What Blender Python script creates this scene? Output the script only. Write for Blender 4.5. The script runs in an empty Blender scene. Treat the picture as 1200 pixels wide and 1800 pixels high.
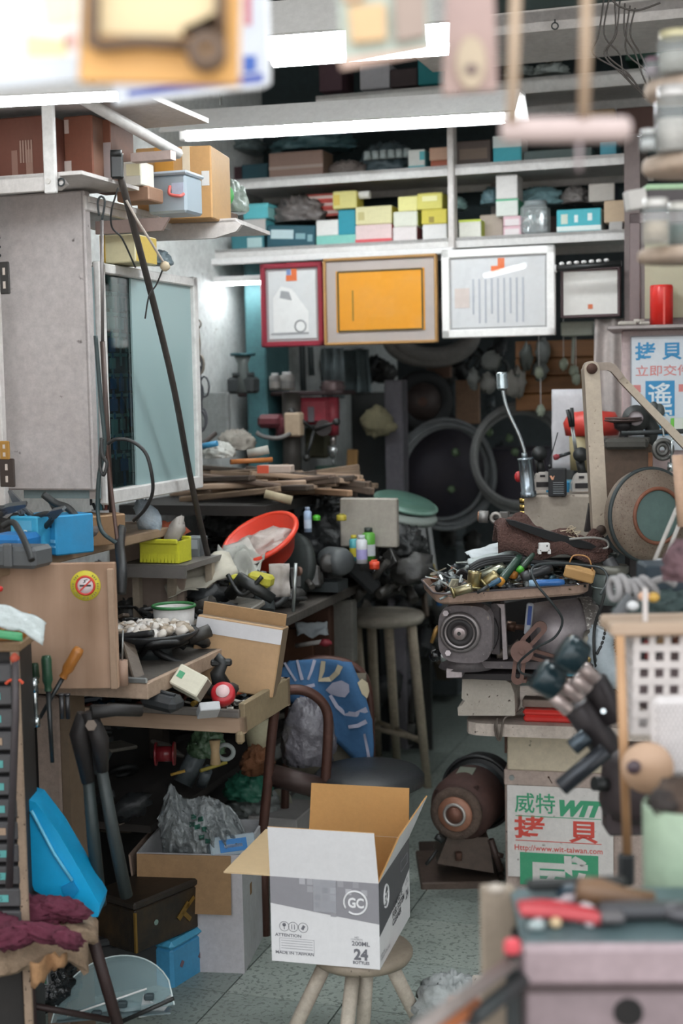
import bpy, math, random
from mathutils import Vector as V, Matrix, Euler, noise
sc=bpy.context.scene
C=sc.collection
rnd=random.Random(7)
PI=math.pi
# ---------------- camera, world, lights, exposure ----------------
F=2500.0
PITCH=math.radians(5.0); ROLL=math.radians(1.1); EYE=1.5
fw=V((0,math.cos(PITCH),-math.sin(PITCH))); up0=V((0,math.sin(PITCH),math.cos(PITCH))); rt0=V((1,0,0))
rt=rt0*math.cos(ROLL)-up0*math.sin(ROLL); up=up0*math.cos(ROLL)+rt0*math.sin(ROLL)
cam_d=bpy.data.cameras.new('camera'); cam=bpy.data.objects.new('camera',cam_d); C.objects.link(cam)
cam.matrix_world=Matrix(((rt.x,up.x,-fw.x,0),(rt.y,up.y,-fw.y,0),(rt.z,up.z,-fw.z,EYE),(0,0,0,1)))
cam_d.sensor_fit='VERTICAL'; cam_d.sensor_height=36; cam_d.sensor_width=24; cam_d.lens=36*F/1800
cam_d.clip_start=.05
cam_d.dof.use_dof=True; cam_d.dof.focus_distance=3.45; cam_d.dof.aperture_fstop=2.8
sc.camera=cam
w=bpy.data.worlds.new('world'); sc.world=w; w.use_nodes=True
nt=w.node_tree; bg=nt.nodes['Background']
tc=nt.nodes.new('ShaderNodeTexCoord'); sx=nt.nodes.new('ShaderNodeSeparateXYZ'); rp=nt.nodes.new('ShaderNodeValToRGB')
nt.links.new(tc.outputs['Generated'],sx.inputs[0]); nt.links.new(sx.outputs['Z'],rp.inputs[0])
rp.color_ramp.elements[0].position=.0; rp.color_ramp.elements[0].color=(.42,.40,.38,1)
rp.color_ramp.elements[1].position=.25; rp.color_ramp.elements[1].color=(.93,.97,1,1)
nt.links.new(rp.outputs[0],bg.inputs[0]); bg.inputs[1].default_value=1.9
sc.view_settings.view_transform='Standard'; sc.view_settings.look='None'; sc.view_settings.gamma=1
sc.view_settings.use_curve_mapping=False; sc.view_settings.exposure=0.58
sc.cycles.max_bounces=6; sc.cycles.transparent_max_bounces=12; sc.cycles.caustics_reflective=False; sc.cycles.caustics_refractive=False
sc.cycles.use_denoising=True; sc.cycles.sample_clamp_indirect=6

# ---------------- pixel / room frames ----------------
def ray(px,py): return rt*((px-600)/F)+up*((900-py)/F)+fw
O=V((0,0,EYE))
def W(px,py,D): r=ray(px,py); return O+r*(D/r.y)
def WZ(px,py,z): r=ray(px,py); return O+r*((z-EYE)/r.z)
YAW=math.radians(-18)
cs,sn=math.cos(YAW),math.sin(YAW)            # u axis=(cs,sn), v axis=(-sn,cs)
def RM(u,v,z=0): return V((u*cs-v*sn, u*sn+v*cs, z))
def uv(p): return (p.x*cs+p.y*sn, -p.x*sn+p.y*cs)
def Dv(px,v,py=600):
    r=ray(px,py); return v/((-r.x*sn+r.y*cs))*r.y
def Wv(px,py,v): return W(px,py,Dv(px,v,py))
def kk(D): return D/F                         # metres per pixel at depth D
def fit(x0,y0,x1,y1,D,yaw=YAW):
    """front face seen between pixels (x0,y0)-(x1,y1) at depth D -> base-centre, width, height"""
    c=W((x0+x1)/2,(y0+y1)/2,D); n=V((-math.sin(yaw),math.cos(yaw),0))
    def hit(px,py):
        r=ray(px,py); return O+r*((c-O).dot(n)/r.dot(n))
    ym=(y0+y1)/2; xm=(x0+x1)/2
    a=hit(x0,ym); b=hit(x1,ym); t=hit(xm,y0); q=hit(xm,y1)
    wd=((b-a)*V((1,1,0))).length if False else (V((b.x-a.x,b.y-a.y,0))).length
    m=(a+b)/2
    return V((m.x,m.y,q.z)), wd, t.z-q.z
# ---------------- materials ----------------
def lin(h):
    h=h.lstrip('#'); o=[]
    for i in (0,2,4):
        x=int(h[i:i+2],16)/255; o.append(x/12.92 if x<=.04045 else ((x+.055)/1.055)**2.4)
    return (*o,1)
_m={}
def mt(col,rough=.6,metal=0,dirt=.25,dcol='#3a3029',scale=6,bump=.15,alpha=1,emit=0,speck=0,scol='#2a1d14'):
    key=(col,rough,metal,dirt,dcol,scale,bump,alpha,emit,speck,scol)
    if key in _m: return _m[key]
    m=bpy.data.materials.new('m_'+col.strip('#')); m.use_nodes=True; n=m.node_tree; L=n.links; b=n.nodes['Principled BSDF']
    b.inputs['Roughness'].default_value=rough; b.inputs['Metallic'].default_value=metal
    if emit:
        b.inputs['Base Color'].default_value=lin(col); b.inputs['Emission Color'].default_value=lin(col); b.inputs['Emission Strength'].default_value=emit
        _m[key]=m; return m
    t=n.nodes.new('ShaderNodeTexCoord'); z=n.nodes.new('ShaderNodeTexNoise'); z.inputs['Scale'].default_value=scale; z.inputs['Detail'].default_value=6; z.inputs['Roughness'].default_value=.65
    L.new(t.outputs['Object'],z.inputs['Vector'])
    r=n.nodes.new('ShaderNodeMapRange'); r.inputs[1].default_value=.42; r.inputs[2].default_value=.78; r.inputs[3].default_value=0; r.inputs[4].default_value=dirt
    L.new(z.outputs['Fac'],r.inputs[0])
    x=n.nodes.new('ShaderNodeMix'); x.data_type='RGBA'; x.inputs[6].default_value=lin(col); x.inputs[7].default_value=lin(dcol)
    L.new(r.outputs[0],x.inputs[0]); out=x.outputs[2]
    zf=n.nodes.new('ShaderNodeTexNoise'); zf.inputs['Scale'].default_value=scale*5+30; zf.inputs['Detail'].default_value=8; zf.inputs['Roughness'].default_value=.75
    L.new(t.outputs['Object'],zf.inputs['Vector']); mr=n.nodes.new('ShaderNodeMapRange'); mr.inputs[1].default_value=.3; mr.inputs[2].default_value=.7; mr.inputs[3].default_value=1-.5*min(dirt,.5); mr.inputs[4].default_value=1.0+.25*min(dirt,.5); L.new(zf.outputs['Fac'],mr.inputs[0])
    vm=n.nodes.new('ShaderNodeVectorMath'); vm.operation='SCALE'; L.new(out,vm.inputs[0]); L.new(mr.outputs[0],vm.inputs['Scale']); out=vm.outputs[0]
    if speck:
        z2=n.nodes.new('ShaderNodeTexNoise'); z2.inputs['Scale'].default_value=scale*9; z2.inputs['Detail'].default_value=3
        L.new(t.outputs['Object'],z2.inputs['Vector'])
        r2=n.nodes.new('ShaderNodeMapRange'); r2.inputs[1].default_value=.72-speck*.2; r2.inputs[2].default_value=.78-speck*.2; L.new(z2.outputs['Fac'],r2.inputs[0])
        x2=n.nodes.new('ShaderNodeMix'); x2.data_type='RGBA'; x2.inputs[7].default_value=lin(scol); L.new(out,x2.inputs[6]); L.new(r2.outputs[0],x2.inputs[0]); out=x2.outputs[2]
    L.new(out,b.inputs['Base Color'])
    if bump:
        z3=n.nodes.new('ShaderNodeTexNoise'); z3.inputs['Scale'].default_value=scale*7; z3.inputs['Detail'].default_value=4
        L.new(t.outputs['Object'],z3.inputs['Vector'])
        bp=n.nodes.new('ShaderNodeBump'); bp.inputs['Strength'].default_value=bump; bp.inputs['Distance'].default_value=.004 if bump<.9 else .02; L.new(z3.outputs['Fac'],bp.inputs['Height']); L.new(bp.outputs[0],b.inputs['Normal'])
    if alpha<1: b.inputs['Alpha'].default_value=alpha
    _m[key]=m; return m
def glass(col='#cfe6e2',alpha=.25,rough=.05):
    key=('glass',col,alpha,rough)
    if key in _m: return _m[key]
    m=bpy.data.materials.new('m_glass'); m.use_nodes=True; n=m.node_tree; b=n.nodes['Principled BSDF']
    b.inputs['Base Color'].default_value=lin(col); b.inputs['Roughness'].default_value=rough; b.inputs['Alpha'].default_value=alpha; b.inputs['Specular IOR Level'].default_value=.8
    _m[key]=m; return m
def clearm(col='#dfe9e8',refl=.10,rough=.03):
    key=('clear',col,refl,rough)
    if key in _m: return _m[key]
    m=bpy.data.materials.new('m_clear'); m.use_nodes=True; n=m.node_tree; L=n.links; n.nodes.remove(n.nodes['Principled BSDF'])
    a=n.nodes.new('ShaderNodeBsdfTransparent'); a.inputs[0].default_value=lin(col); g=n.nodes.new('ShaderNodeBsdfGlossy'); g.inputs['Roughness'].default_value=rough
    f=n.nodes.new('ShaderNodeLayerWeight'); ad=n.nodes.new('ShaderNodeMapRange'); ad.inputs[1].default_value=.3; ad.inputs[3].default_value=refl; ad.inputs[4].default_value=refl+.5; L.new(f.outputs['Facing'],ad.inputs[0]); x=n.nodes.new('ShaderNodeMixShader'); L.new(ad.outputs[0],x.inputs[0]); L.new(a.outputs[0],x.inputs[1]); L.new(g.outputs[0],x.inputs[2]); L.new(x.outputs[0],n.nodes['Material Output'].inputs[0])
    _m[key]=m; return m
def wood(col='#a98862',c2='#6d5238',sc_=1.0,rough=.6,ax=0):
    key=('wood',col,c2,sc_,ax)
    if key in _m: return _m[key]
    m=bpy.data.materials.new('m_wood'); m.use_nodes=True; n=m.node_tree; L=n.links; b=n.nodes['Principled BSDF']; b.inputs['Roughness'].default_value=rough
    t=n.nodes.new('ShaderNodeTexCoord'); mp=n.nodes.new('ShaderNodeMapping'); s=[30*sc_]*3; s[ax]=3*sc_; mp.inputs['Scale'].default_value=s
    z=n.nodes.new('ShaderNodeTexNoise'); z.inputs['Scale'].default_value=1; z.inputs['Detail'].default_value=6; L.new(t.outputs['Object'],mp.inputs[0]); L.new(mp.outputs[0],z.inputs['Vector'])
    z2=n.nodes.new('ShaderNodeTexNoise'); z2.inputs['Scale'].default_value=4; z2.inputs['Detail'].default_value=5; L.new(t.outputs['Object'],z2.inputs['Vector'])
    a=n.nodes.new('ShaderNodeMath'); a.operation='ADD'; L.new(z.outputs[0],a.inputs[0]); L.new(z2.outputs[0],a.inputs[1])
    r=n.nodes.new('ShaderNodeMapRange'); r.inputs[1].default_value=.8; r.inputs[2].default_value=1.3; L.new(a.outputs[0],r.inputs[0])
    x=n.nodes.new('ShaderNodeMix'); x.data_type='RGBA'; x.inputs[6].default_value=lin(col); x.inputs[7].default_value=lin(c2); L.new(r.outputs[0],x.inputs[0]); L.new(x.outputs[2],b.inputs['Base Color'])
    bp=n.nodes.new('ShaderNodeBump'); bp.inputs['Strength'].default_value=.2; bp.inputs['Distance'].default_value=.003; L.new(z.outputs[0],bp.inputs['Height']); L.new(bp.outputs[0],b.inputs['Normal'])
    _m[key]=m; return m
# ---------------- mesh builder ----------------
def fr(z,x=None):
    """matrix whose Z axis is z"""
    z=V(z).normalized(); h=V((0,0,1)) if abs(z.z)<.95 else V((1,0,0))
    if x is not None: h=V(x); xx=(h-z*h.dot(z)).normalized(); yy=z.cross(xx)
    else: xx=h.cross(z).normalized(); yy=z.cross(xx)
    return Matrix((xx,yy,z)).transposed()
class G:
    def __init__(s): s.v=[];s.f=[];s.mi=[];s.sm=[];s.M=Matrix.Identity(4)
    def at(s,loc=(0,0,0),rot=(0,0,0)): s.M=Matrix.Translation(V(loc))@Euler(rot).to_matrix().to_4x4(); return s
    def add(s,vs,fs,mi=0,sm=False):
        o=len(s.v); s.v+=[s.M@V(p) for p in vs]
        for i,f in enumerate(fs):
            s.f.append([a+o for a in f]); s.mi.append(mi[i] if isinstance(mi,list) else mi); s.sm.append(sm[i] if isinstance(sm,list) else sm)
        return s
    def box(s,c,d,r=(0,0,0),b=0,mi=0,front=None,side=None,top=None):
        c=V(c); R=Euler(r).to_matrix(); h=[x/2 for x in d]; vs=[];idx={};fs=[];nn=[]
        if b<=0:
            for i in (-1,1):
                for j in (-1,1):
                    for k in (-1,1): vs.append(V((i*h[0],j*h[1],k*h[2])))
            fs=[[0,1,3,2],[4,6,7,5],[0,4,5,1],[2,3,7,6],[0,2,6,4],[1,5,7,3]]
        else:
            b=min(b,min(h)*.9)
            for i in (-1,1):
                for j in (-1,1):
                    for k in (-1,1):
                        for a in range(3):
                            p=[i*(h[0]-b),j*(h[1]-b),k*(h[2]-b)]; p[a]=(i,j,k)[a]*h[a]
                            idx[(i,j,k,a)]=len(vs); vs.append(V(p))
            q=((-1,-1),(-1,1),(1,1),(1,-1))
            def key(a,sa,o1,o2):
                t=[0,0,0]; t[a]=sa; t[(a+1)%3]=o1; t[(a+2)%3]=o2; return tuple(t)
            for a in range(3):
                for sa in (-1,1): fs.append([idx[key(a,sa,*o)+(a,)] for o in q])
                for o1,o2 in q:
                    k1=key(a,1,o1,o2); k0=key(a,-1,o1,o2); a1=(a+1)%3;a2=(a+2)%3
                    fs.append([idx[k1+(a1,)],idx[k1+(a2,)],idx[k0+(a2,)],idx[k0+(a1,)]])
            for i in (-1,1):
                for j in (-1,1):
                    for k in (-1,1): fs.append([idx[(i,j,k,a)] for a in range(3)])
        ms=[]
        for f in fs:
            ce=sum((vs[i] for i in f),V())/len(f); n=(vs[f[1]]-vs[f[0]]).cross(vs[f[2]]-vs[f[0]])
            if n.dot(ce)<0: f.reverse(); n=-n
            n.normalize(); m=mi
            if front is not None and n.y<-.9: m=front
            if side is not None and abs(n.x)>.9: m=side
            if top is not None and n.z>.9: m=top
            ms.append(m)
        return s.add([R@p+c for p in vs],fs,ms)
    def cyl(s,p0,p1,r0,r1=None,n=16,mi=0,cap=True):
        p0=V(p0);p1=V(p1); r1=r0 if r1 is None else r1; R=fr(p1-p0); vs=[];fs=[];sm=[]
        for p,r in ((p0,r0),(p1,r1)):
            for i in range(n): a=2*PI*i/n; vs.append(p+R@V((math.cos(a)*r,math.sin(a)*r,0)))
        for i in range(n): j=(i+1)%n; fs.append([i,j,n+j,n+i]); sm.append(True)
        if cap: fs.append(list(range(n))[::-1]); sm.append(False); fs.append([n+i for i in range(n)]); sm.append(False)
        return s.add(vs,fs,mi,sm)
    def tube(s,pts,r,n=8,mi=0,closed=False):
        pts=[V(p) for p in pts]; N=len(pts); vs=[];fs=[];sm=[]; prev=None
        for i,p in enumerate(pts):
            a=pts[i-1] if (i>0 or closed) else p; b=pts[(i+1)%N] if (i<N-1 or closed) else p; t=(b-a).normalized()
            if prev is None: R=fr(t); x=R.col[0]
            else: x=(prev-t*prev.dot(t)).normalized()
            prev=x; y=t.cross(x); rr=r[i] if isinstance(r,(list,tuple)) else r
            for k in range(n): q=2*PI*k/n; vs.append(p+x*math.cos(q)*rr+y*math.sin(q)*rr)
        for i in range(N if closed else N-1):
            for k in range(n):
                l=(k+1)%n; j=(i+1)%N; fs.append([i*n+k,i*n+l,j*n+l,j*n+k]); sm.append(True)
        if not closed: fs.append(list(range(n))[::-1]); sm.append(False); fs.append([(N-1)*n+k for k in range(n)]); sm.append(False)
        return s.add(vs,fs,mi,sm)
    def curve(s,pts,r,n=8,mi=0,res=6): return s.tube(smooth(pts,res),r,n,mi)
    def lathe(s,prof,n=24,c=(0,0,0),z=(0,0,1),mi=0,sharp=False):
        R=fr(z); c=V(c); vs=[];fs=[]
        for r,h in prof:
            for i in range(n): a=2*PI*i/n; vs.append(c+R@V((math.cos(a)*r,math.sin(a)*r,h)))
        for k in range(len(prof)-1):
            for i in range(n): j=(i+1)%n; fs.append([k*n+i,k*n+j,k*n+n+j,k*n+n+i])
        return s.add(vs,fs,mi,not sharp)
    def ring(s,c,Rr,r,z=(0,0,1),n=32,m=8,mi=0,sq=1):
        R=fr(z); c=V(c); return s.tube([c+R@V((math.cos(2*PI*i/n)*Rr,math.sin(2*PI*i/n)*Rr*sq,0)) for i in range(n)],r,m,mi,True)
    def prism(s,poly,t,c=(0,0,0),r=(0,0,0),mi=0,edge=None):
        """polygon in local XZ, thickness t along +Y"""
        R=Euler(r).to_matrix(); c=V(c); n=len(poly); A=sum(poly[i][0]*poly[(i+1)%n][1]-poly[(i+1)%n][0]*poly[i][1] for i in range(n))
        if A<0: poly=poly[::-1]
        vs=[c+R@V((x,0,z)) for x,z in poly]+[c+R@V((x,t,z)) for x,z in poly]
        fs=[list(range(n)),[n+i for i in range(n)][::-1]]+[[(i+1)%n,i,n+i,n+(i+1)%n] for i in range(n)]
        e=mi if edge is None else edge
        return s.add(vs,fs,[mi,mi]+[e]*n)
    def blob(s,c,rad,amp=.25,f=2.5,seed=0,n=16,m=10,mi=0,flat=False,ridge=False):
        c=V(c);vs=[];fs=[]; rad=V(rad)
        for j in range(m+1):
            th=PI*j/m
            for i in range(n):
                a=2*PI*i/n; d=V((math.sin(th)*math.cos(a),math.sin(th)*math.sin(a),math.cos(th)))
                q=noise.noise(d*f+V((seed*7.1,seed*3.3,0)))
                if ridge: q=1-1.8*abs(q)-1.1*abs(noise.noise(d*f*2.6+V((seed,5,seed))))-.9*abs(noise.noise(d*f*6+V((seed,1,seed))))
                e=1+amp*q
                p=V((d.x*rad.x*e,d.y*rad.y*e,d.z*rad.z*e))
                if flat and p.z<-rad.z*.35: p.z=-rad.z*.35
                vs.append(c+p)
        for j in range(m):
            for i in range(n): k=(i+1)%n; fs.append([j*n+i,j*n+n+i,j*n+n+k,j*n+k])
        return s.add(vs,fs,mi,True)
    def sheet(s,fn,nx=10,ny=10,t=.003,mi=0,back=None):
        P=[[V(fn(i/nx,j/ny)) for i in range(nx+1)] for j in range(ny+1)]; N=[]
        for j in range(ny+1):
            for i in range(nx+1):
                a=P[j][min(i+1,nx)]-P[j][max(i-1,0)]; b=P[min(j+1,ny)][i]-P[max(j-1,0)][i]; N.append(a.cross(b).normalized()*t)
        vs=[p for r in P for p in r]; q=len(vs); vs=vs+[vs[i]-N[i] for i in range(q)]; fs=[];w_=nx+1
        for j in range(ny):
            for i in range(nx): a=j*w_+i; fs.append([a,a+1,a+w_+1,a+w_])
        nf=len(fs)
        for j in range(ny):
            for i in range(nx): a=j*w_+i+q; fs.append([a+w_,a+w_+1,a+1,a])
        bd=[i for i in range(nx)]+[j*w_+nx for j in range(ny)]+[ny*w_+nx-i for i in range(nx)]+[(ny-j)*w_ for j in range(ny)]
        for k in range(len(bd)): a,b=bd[k],bd[(k+1)%len(bd)]; fs.append([b,a,a+q,b+q])
        bk=mi if back is None else back
        return s.add(vs,fs,[mi]*nf+[bk]*(len(fs)-nf),[True]*(2*nf)+[False]*(len(fs)-2*nf))
    def mesh(s,name,mats):
        me=bpy.data.meshes.new(name); me.from_pydata(s.v,[],s.f)
        for m in (mats if isinstance(mats,(list,tuple)) else [mats]): me.materials.append(m)
        me.polygons.foreach_set('material_index',s.mi); me.polygons.foreach_set('use_smooth',s.sm); me.update(); return me
def smooth(pts,res=6):
    pts=[V(p) for p in pts]; o=[]
    for i in range(len(pts)-1):
        p0=pts[max(i-1,0)];p1=pts[i];p2=pts[i+1];p3=pts[min(i+2,len(pts)-1)]
        for k in range(res):
            t=k/res; o.append(.5*((2*p1)+(p2-p0)*t+(2*p0-5*p1+4*p2-p3)*t*t+(3*p1-p0-3*p2+p3)*t**3))
    return o+[pts[-1]]
def link(o,parent=None): C.objects.link(o); o.parent=parent; return o
def props(o,label,cat,group=None,kind=None):
    if label: o['label']=label
    if cat: o['category']=cat
    if group: o['group']=group
    if kind: o['kind']=kind
    return o
def part(par,name,g,mats,loc=(0,0,0),rot=(0,0,0),label=None):
    o=bpy.data.objects.new(name,g if isinstance(g,bpy.types.Mesh) else g.mesh(name,mats)); link(o,par); o.location=loc; o.rotation_euler=rot
    if label: o['label']=label
    return o
def thing(name,label,cat,loc=(0,0,0),rot=(0,0,0),group=None):
    o=bpy.data.objects.new(name,None); o.empty_display_size=.02; link(o); o.location=loc; o.rotation_euler=rot if isinstance(rot,(tuple,list)) else (0,0,rot)
    return props(o,label,cat,group)
def solo(name,label,cat,g,mats,loc=(0,0,0),rot=(0,0,0),group=None,kind=None):
    o=bpy.data.objects.new(name,g if isinstance(g,bpy.types.Mesh) else g.mesh(name,mats)); link(o); o.location=loc; o.rotation_euler=rot if isinstance(rot,(tuple,list)) else (0,0,rot)
    return props(o,label,cat,group,kind)
def struct(name,g,mats,loc=(0,0,0),rot=(0,0,0)):
    o=solo(name,None,None,g,mats,loc,rot); o['kind']='structure'; return o
def dup(o,loc,rot=None,label=None,scale=None):
    r=o.copy(); C.objects.link(r); r.location=loc
    if rot is not None: r.rotation_euler=rot
    if label: r['label']=label
    if scale: r.scale=(scale,)*3 if not isinstance(scale,(tuple,list)) else scale
    for ch in list(o.children):
        c=ch.copy(); C.objects.link(c); c.parent=r
        for q in list(ch.children): d=q.copy(); C.objects.link(d); d.parent=c
    return r
FR=(PI/2,0,0)
def txt(par,s,size,m,loc,rot=FR,name='lettering',align='CENTER',bold=0,shear=0,xs=1,sp=1):
    cu=bpy.data.curves.new('t','FONT'); cu.body=s; cu.size=size; cu.align_x=align; cu.offset=bold; cu.shear=shear; cu.space_character=sp; cu.space_line=.92; cu.resolution_u=3
    ob=bpy.data.objects.new('t',cu); C.objects.link(ob)
    me=bpy.data.meshes.new_from_object(ob); bpy.data.objects.remove(ob)
    if xs!=1:
        for v in me.vertices: v.co.x*=xs
    me.materials.clear(); me.materials.append(m)
    o=bpy.data.objects.new(name,me); link(o,par); o.location=loc; o.rotation_euler=rot; return o
def R_(): return rnd.random()
def RU(a,b): return a+(b-a)*rnd.random()
# ================= ROOM =================
M_white=mt('#d9d6d3',.5,0,.35,'#8a8078',5); M_offw=mt('#cfc9c5',.55,0,.4,'#8d7f78',4)
M_lamp=mt('#f4fbff',emit=34); M_dark=mt('#2a2f30',.6,0,.4,'#0c0e0f'); M_black=mt('#1e2020',.45,0,.3,'#2b2622')
M_steel=mt('#a9adac',.35,.8,.35,'#5a5450',8); M_rust=mt('#5b4036',.75,.3,.5,'#2c1f1a',8,.4); M_card=mt('#b08a62',.8,0,.3,'#8a6848',5); M_wpap=mt('#e6e4e2',.7,0,.2,'#b9b2ac')
M_brass=mt('#c0a36a',.3,.9,.3,'#6e5a35'); M_chrome=mt('#c9d0d2',.18,.95,.2,'#6f7476'); M_beige=mt('#a89a88',.6,.1,.4,'#6a5d50',7,.2,speck=.3)
g=G().box((0,0,-.03),(3.6,8,.06)); fl=struct('floor',g,mt('#1c1e1c',.9),RM(-.3,4.0),(0,0,YAW))
tm=[mt(c_,.42,0,.35,'#5a625c',9,.12,speck=.85,scol='#747d75') for c_ in ('#a3ada6','#98a29b','#a9b2aa')]
tile_me=[G().box((0,0,.004),(.296,.296,.012)).mesh('tile',t) for t in tm]
for i in range(12):
    for j in range(17):
        o=bpy.data.objects.new('tile',tile_me[(i*7+j*5+i*j)%3]); link(o,fl); o.location=(-1.5+.3*i+.0,-1.6+.3*j,0); o.rotation_euler.z=(i+j)%4*PI/2
def wall(name,u0,v0,u1,v1,z0,z1,m,t=.08):
    L=math.hypot(u1-u0,v1-v0); c=RM((u0+u1)/2,(v0+v1)/2,(z0+z1)/2)
    return struct(name,G().box((0,0,0),(L,t,z1-z0)),m,c,(0,0,YAW+math.atan2(v1-v0,u1-u0)))
UL=-2.06
M_wall=mt('#e2e4e2',.7,0,.5,'#a3a5a0',2.2,.1,speck=.1,scol='#8f8880')
wall('wall_left',UL,.9,UL,7.3,0,3.1,M_wall)
wall('wall_right',1.45,1.8,1.45,7.3,0,3.1,M_wall)
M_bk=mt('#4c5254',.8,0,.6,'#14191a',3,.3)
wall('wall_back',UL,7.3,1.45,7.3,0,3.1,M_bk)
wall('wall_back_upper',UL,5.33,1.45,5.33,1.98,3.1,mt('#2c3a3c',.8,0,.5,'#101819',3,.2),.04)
struct('ceiling',G().box((0,0,0),(3.6,6.4,.08)),mt('#b9bcba',.7,0,.3),RM(-.3,4.1,3.14),(0,0,YAW))
# ---- back shelving ----
VS=4.8
Z1=Wv(600,428,VS).z; Z2=Wv(600,303,VS).z; Z3=Wv(600,165,VS).z; Z4=Z3+.27
sh=thing('storage_shelf','wide off-white metal shelving across the back wall, loaded with small boxes','shelf',RM(0,VS,0),YAW)
def ush(px): return uv(Wv(px,430,VS))[0]
ul,ur=ush(325),ush(1098)
g=lambda z,t,a,b,d=.45: G().box(((a+b)/2,d/2,z-.006),(b-a,d,.012)).box(((a+b)/2,.006,z-t/2),(b-a,.012,t)).box(((a+b)/2,d-.01,z-t/2),(b-a,.012,t))
part(sh,'shelf_board',g(Z1,.035,ul,ur),M_white); part(sh,'shelf_board',g(Z2,.035,ush(388),ush(1125)),M_white)
part(sh,'shelf_board',g(Z3,.05,ush(560),ush(1190)),M_white); part(sh,'shelf_board',g(Z4,.05,ush(600),ush(1300)),mt('#4c5a58',.7))
for px in (795,1300): part(sh,'post',G().box((ush(px),-.008,Z1+.55),(.022,.02,1.2),b=.003).box((ush(px)+.01,.01,Z1+.55),(.003,.04,1.2)),M_offw)
part(sh,'rear_post',G().box((ush(828),.4,Z1+.14),(.025,.02,.26)),mt('#8a8480'))
part(sh,'light_rail',G().box(((ul+ush(800))/2,-.02,Z1-.045),(ush(800)-ul,.03,.022),b=.003),M_wpap,label='bright white rail under the shelf edge')
part(sh,'side_panel',G().box((ush(1112),.1,Z1-.2),(.05,.25,1.0)),mt('#7a6c69',.6),label='brown upright panel')
# ---- helper for boxes on shelves ----
def carton(lab,rect,D,dep,col,side=None,z=None,yaw=YAW,name='cardboard_box',cat='box',grp=None,patch=None,lid=None,tape=None,tilt=0,dirt=.2,pitch=0):
    p,w_,h=fit(*rect,D,yaw)
    if z is not None: h+=p.z-z if abs(p.z-z)<.03 else 0; p.z=z
    t=thing(name,lab,cat,p,(pitch,tilt,yaw),grp)
    m=[mt(col,.65,0,dirt,'#6b5d50'),mt(side or col,.65,0,dirt,'#6b5d50')]
    b=min(.003,w_*.04)
    part(t,'body',G().box((0,dep/2,h/2),(w_,dep,h),b=b,side=1,top=1),m)
    if lid: part(t,'lid',G().box((0,dep/2,h-h*.14),(w_+.004,dep+.004,h*.28),b=b),mt(lid,.6))
    if patch:
        for (a,bb,c_,d_,pc) in patch: part(t,'printed_label',G().box(((a+c_)/2*w_-w_/2,-.0006,(1-(bb+d_)/2)*h),((c_-a)*w_,.0012,(d_-bb)*h)),mt(pc,.6,0,.1))
    if tape: part(t,'packing_tape',G().box((0,-.0006,h*.5),(w_*.14,.0014,h*.98)).box((0,dep/2,h+.0006),(w_*.14,dep,.0012)),mt(tape,.3,0,.1))
    return t,w_,h
def S1(lab,rect,col,side=None,dep=.1,zb=True,v=4.86,**k):
    return carton(lab,rect,Dv((rect[0]+rect[2])/2,v),dep,col,side,z=Z1 if zb is True else (zb or None),**k)
def stack(items,v,Z,dep):
    """items bottom-up on shelf level Z: (label,rect,col,side,extra)"""
    z=Z
    for lab,rect,col,side,ex in items:
        D=Dv((rect[0]+rect[2])/2,v); p,w_,h=fit(*rect,D); 
        t,_,_=carton(lab,rect,D,dep,col,side,z=None,**ex)
        dz=z-p.z; t.location.z=z; z+=h+.0005
W_='#e2dfda'; Y_='#cdc47c'; T_='#3f9fa8'
stack([('dark teal box with pale panel on the lower back shelf beside the cable end',(406,404,463,431),'#2f6f78','#1d4a52',dict(patch=[(.5,.2,.95,.85,'#a9c4c4')])),
 ('greyish white box with teal edge between two teal boxes',(425,376,466,403),'#b9b4b0','#4a9ca4',{}),
 ('bright teal lidded box topmost of the leftmost stack on lower back shelf',(427,349,470,376),'#58b3bb','#8fc7c4',dict(lid='#63bcc3'))],4.86,Z1,.1)
S1('long dark teal box with white print lying under a grey bag',(468,396,552,426),'#1e4f5c','#163c46',dep=.12,tilt=0.06,patch=[(.08,.2,.55,.6,'#b9cdd0'),(.6,.35,.8,.6,'#7fa3aa'),(.85,.4,.95,.7,'#7fa3aa')])
stack([('flat mint green box lying under the white and teal boxes',(555,405,625,424),'#7fc0b4','#5a9f96',{})],4.86,Z1,.14)
zz=Z1+.036
stack([('small plain white box next to a teal box above the mint one',(555,378,594,406),'#dcdad6','#c6c2bc',{})],4.86,zz,.1)
stack([('saturated teal cube box between the white box and yellow stack',(594,362,624,406),'#1b8a9c','#136d7c',{})],4.86,zz,.1)
stack([('lower flat red and white box of the pile at the left of yellow box',(566,364,606,378),'#c85a50','#b04a42',dict(patch=[(.1,.3,.9,.7,'#d9bdb4')])),
 ('middle flat red and white box of the pile',(550,351,603,364),'#cf5b54','#b04a42',dict(patch=[(.1,.3,.9,.7,'#dcc0b8')])),
 ('topmost flat red and white box of the pile',(533,338,590,351),'#d8635a','#b04a42',dict(patch=[(.1,.3,.9,.7,'#e2c8bf')]))],4.98,zz+.084,.12)
stack([('yellow box tilted on top of the teal cube box',(584,331,626,362),Y_,'#b8ab46',dict(patch=[(.05,.2,.3,.8,'#c2a94a')]))],4.86,zz+.092,.09)
stack([('pale pink box with red side under the cream one',(624,386,688,420),'#dcc4c2','#c03a3c',dict(patch=[(0,.75,1,1,'#c94a50')])),
 ('cream box with yellow side on the pale pink box',(624,354,688,386),'#d6cfa0','#c9b93e',dict(patch=[(.08,.3,.25,.75,'#b9ae78')]))],4.86,Z1,.13)
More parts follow.
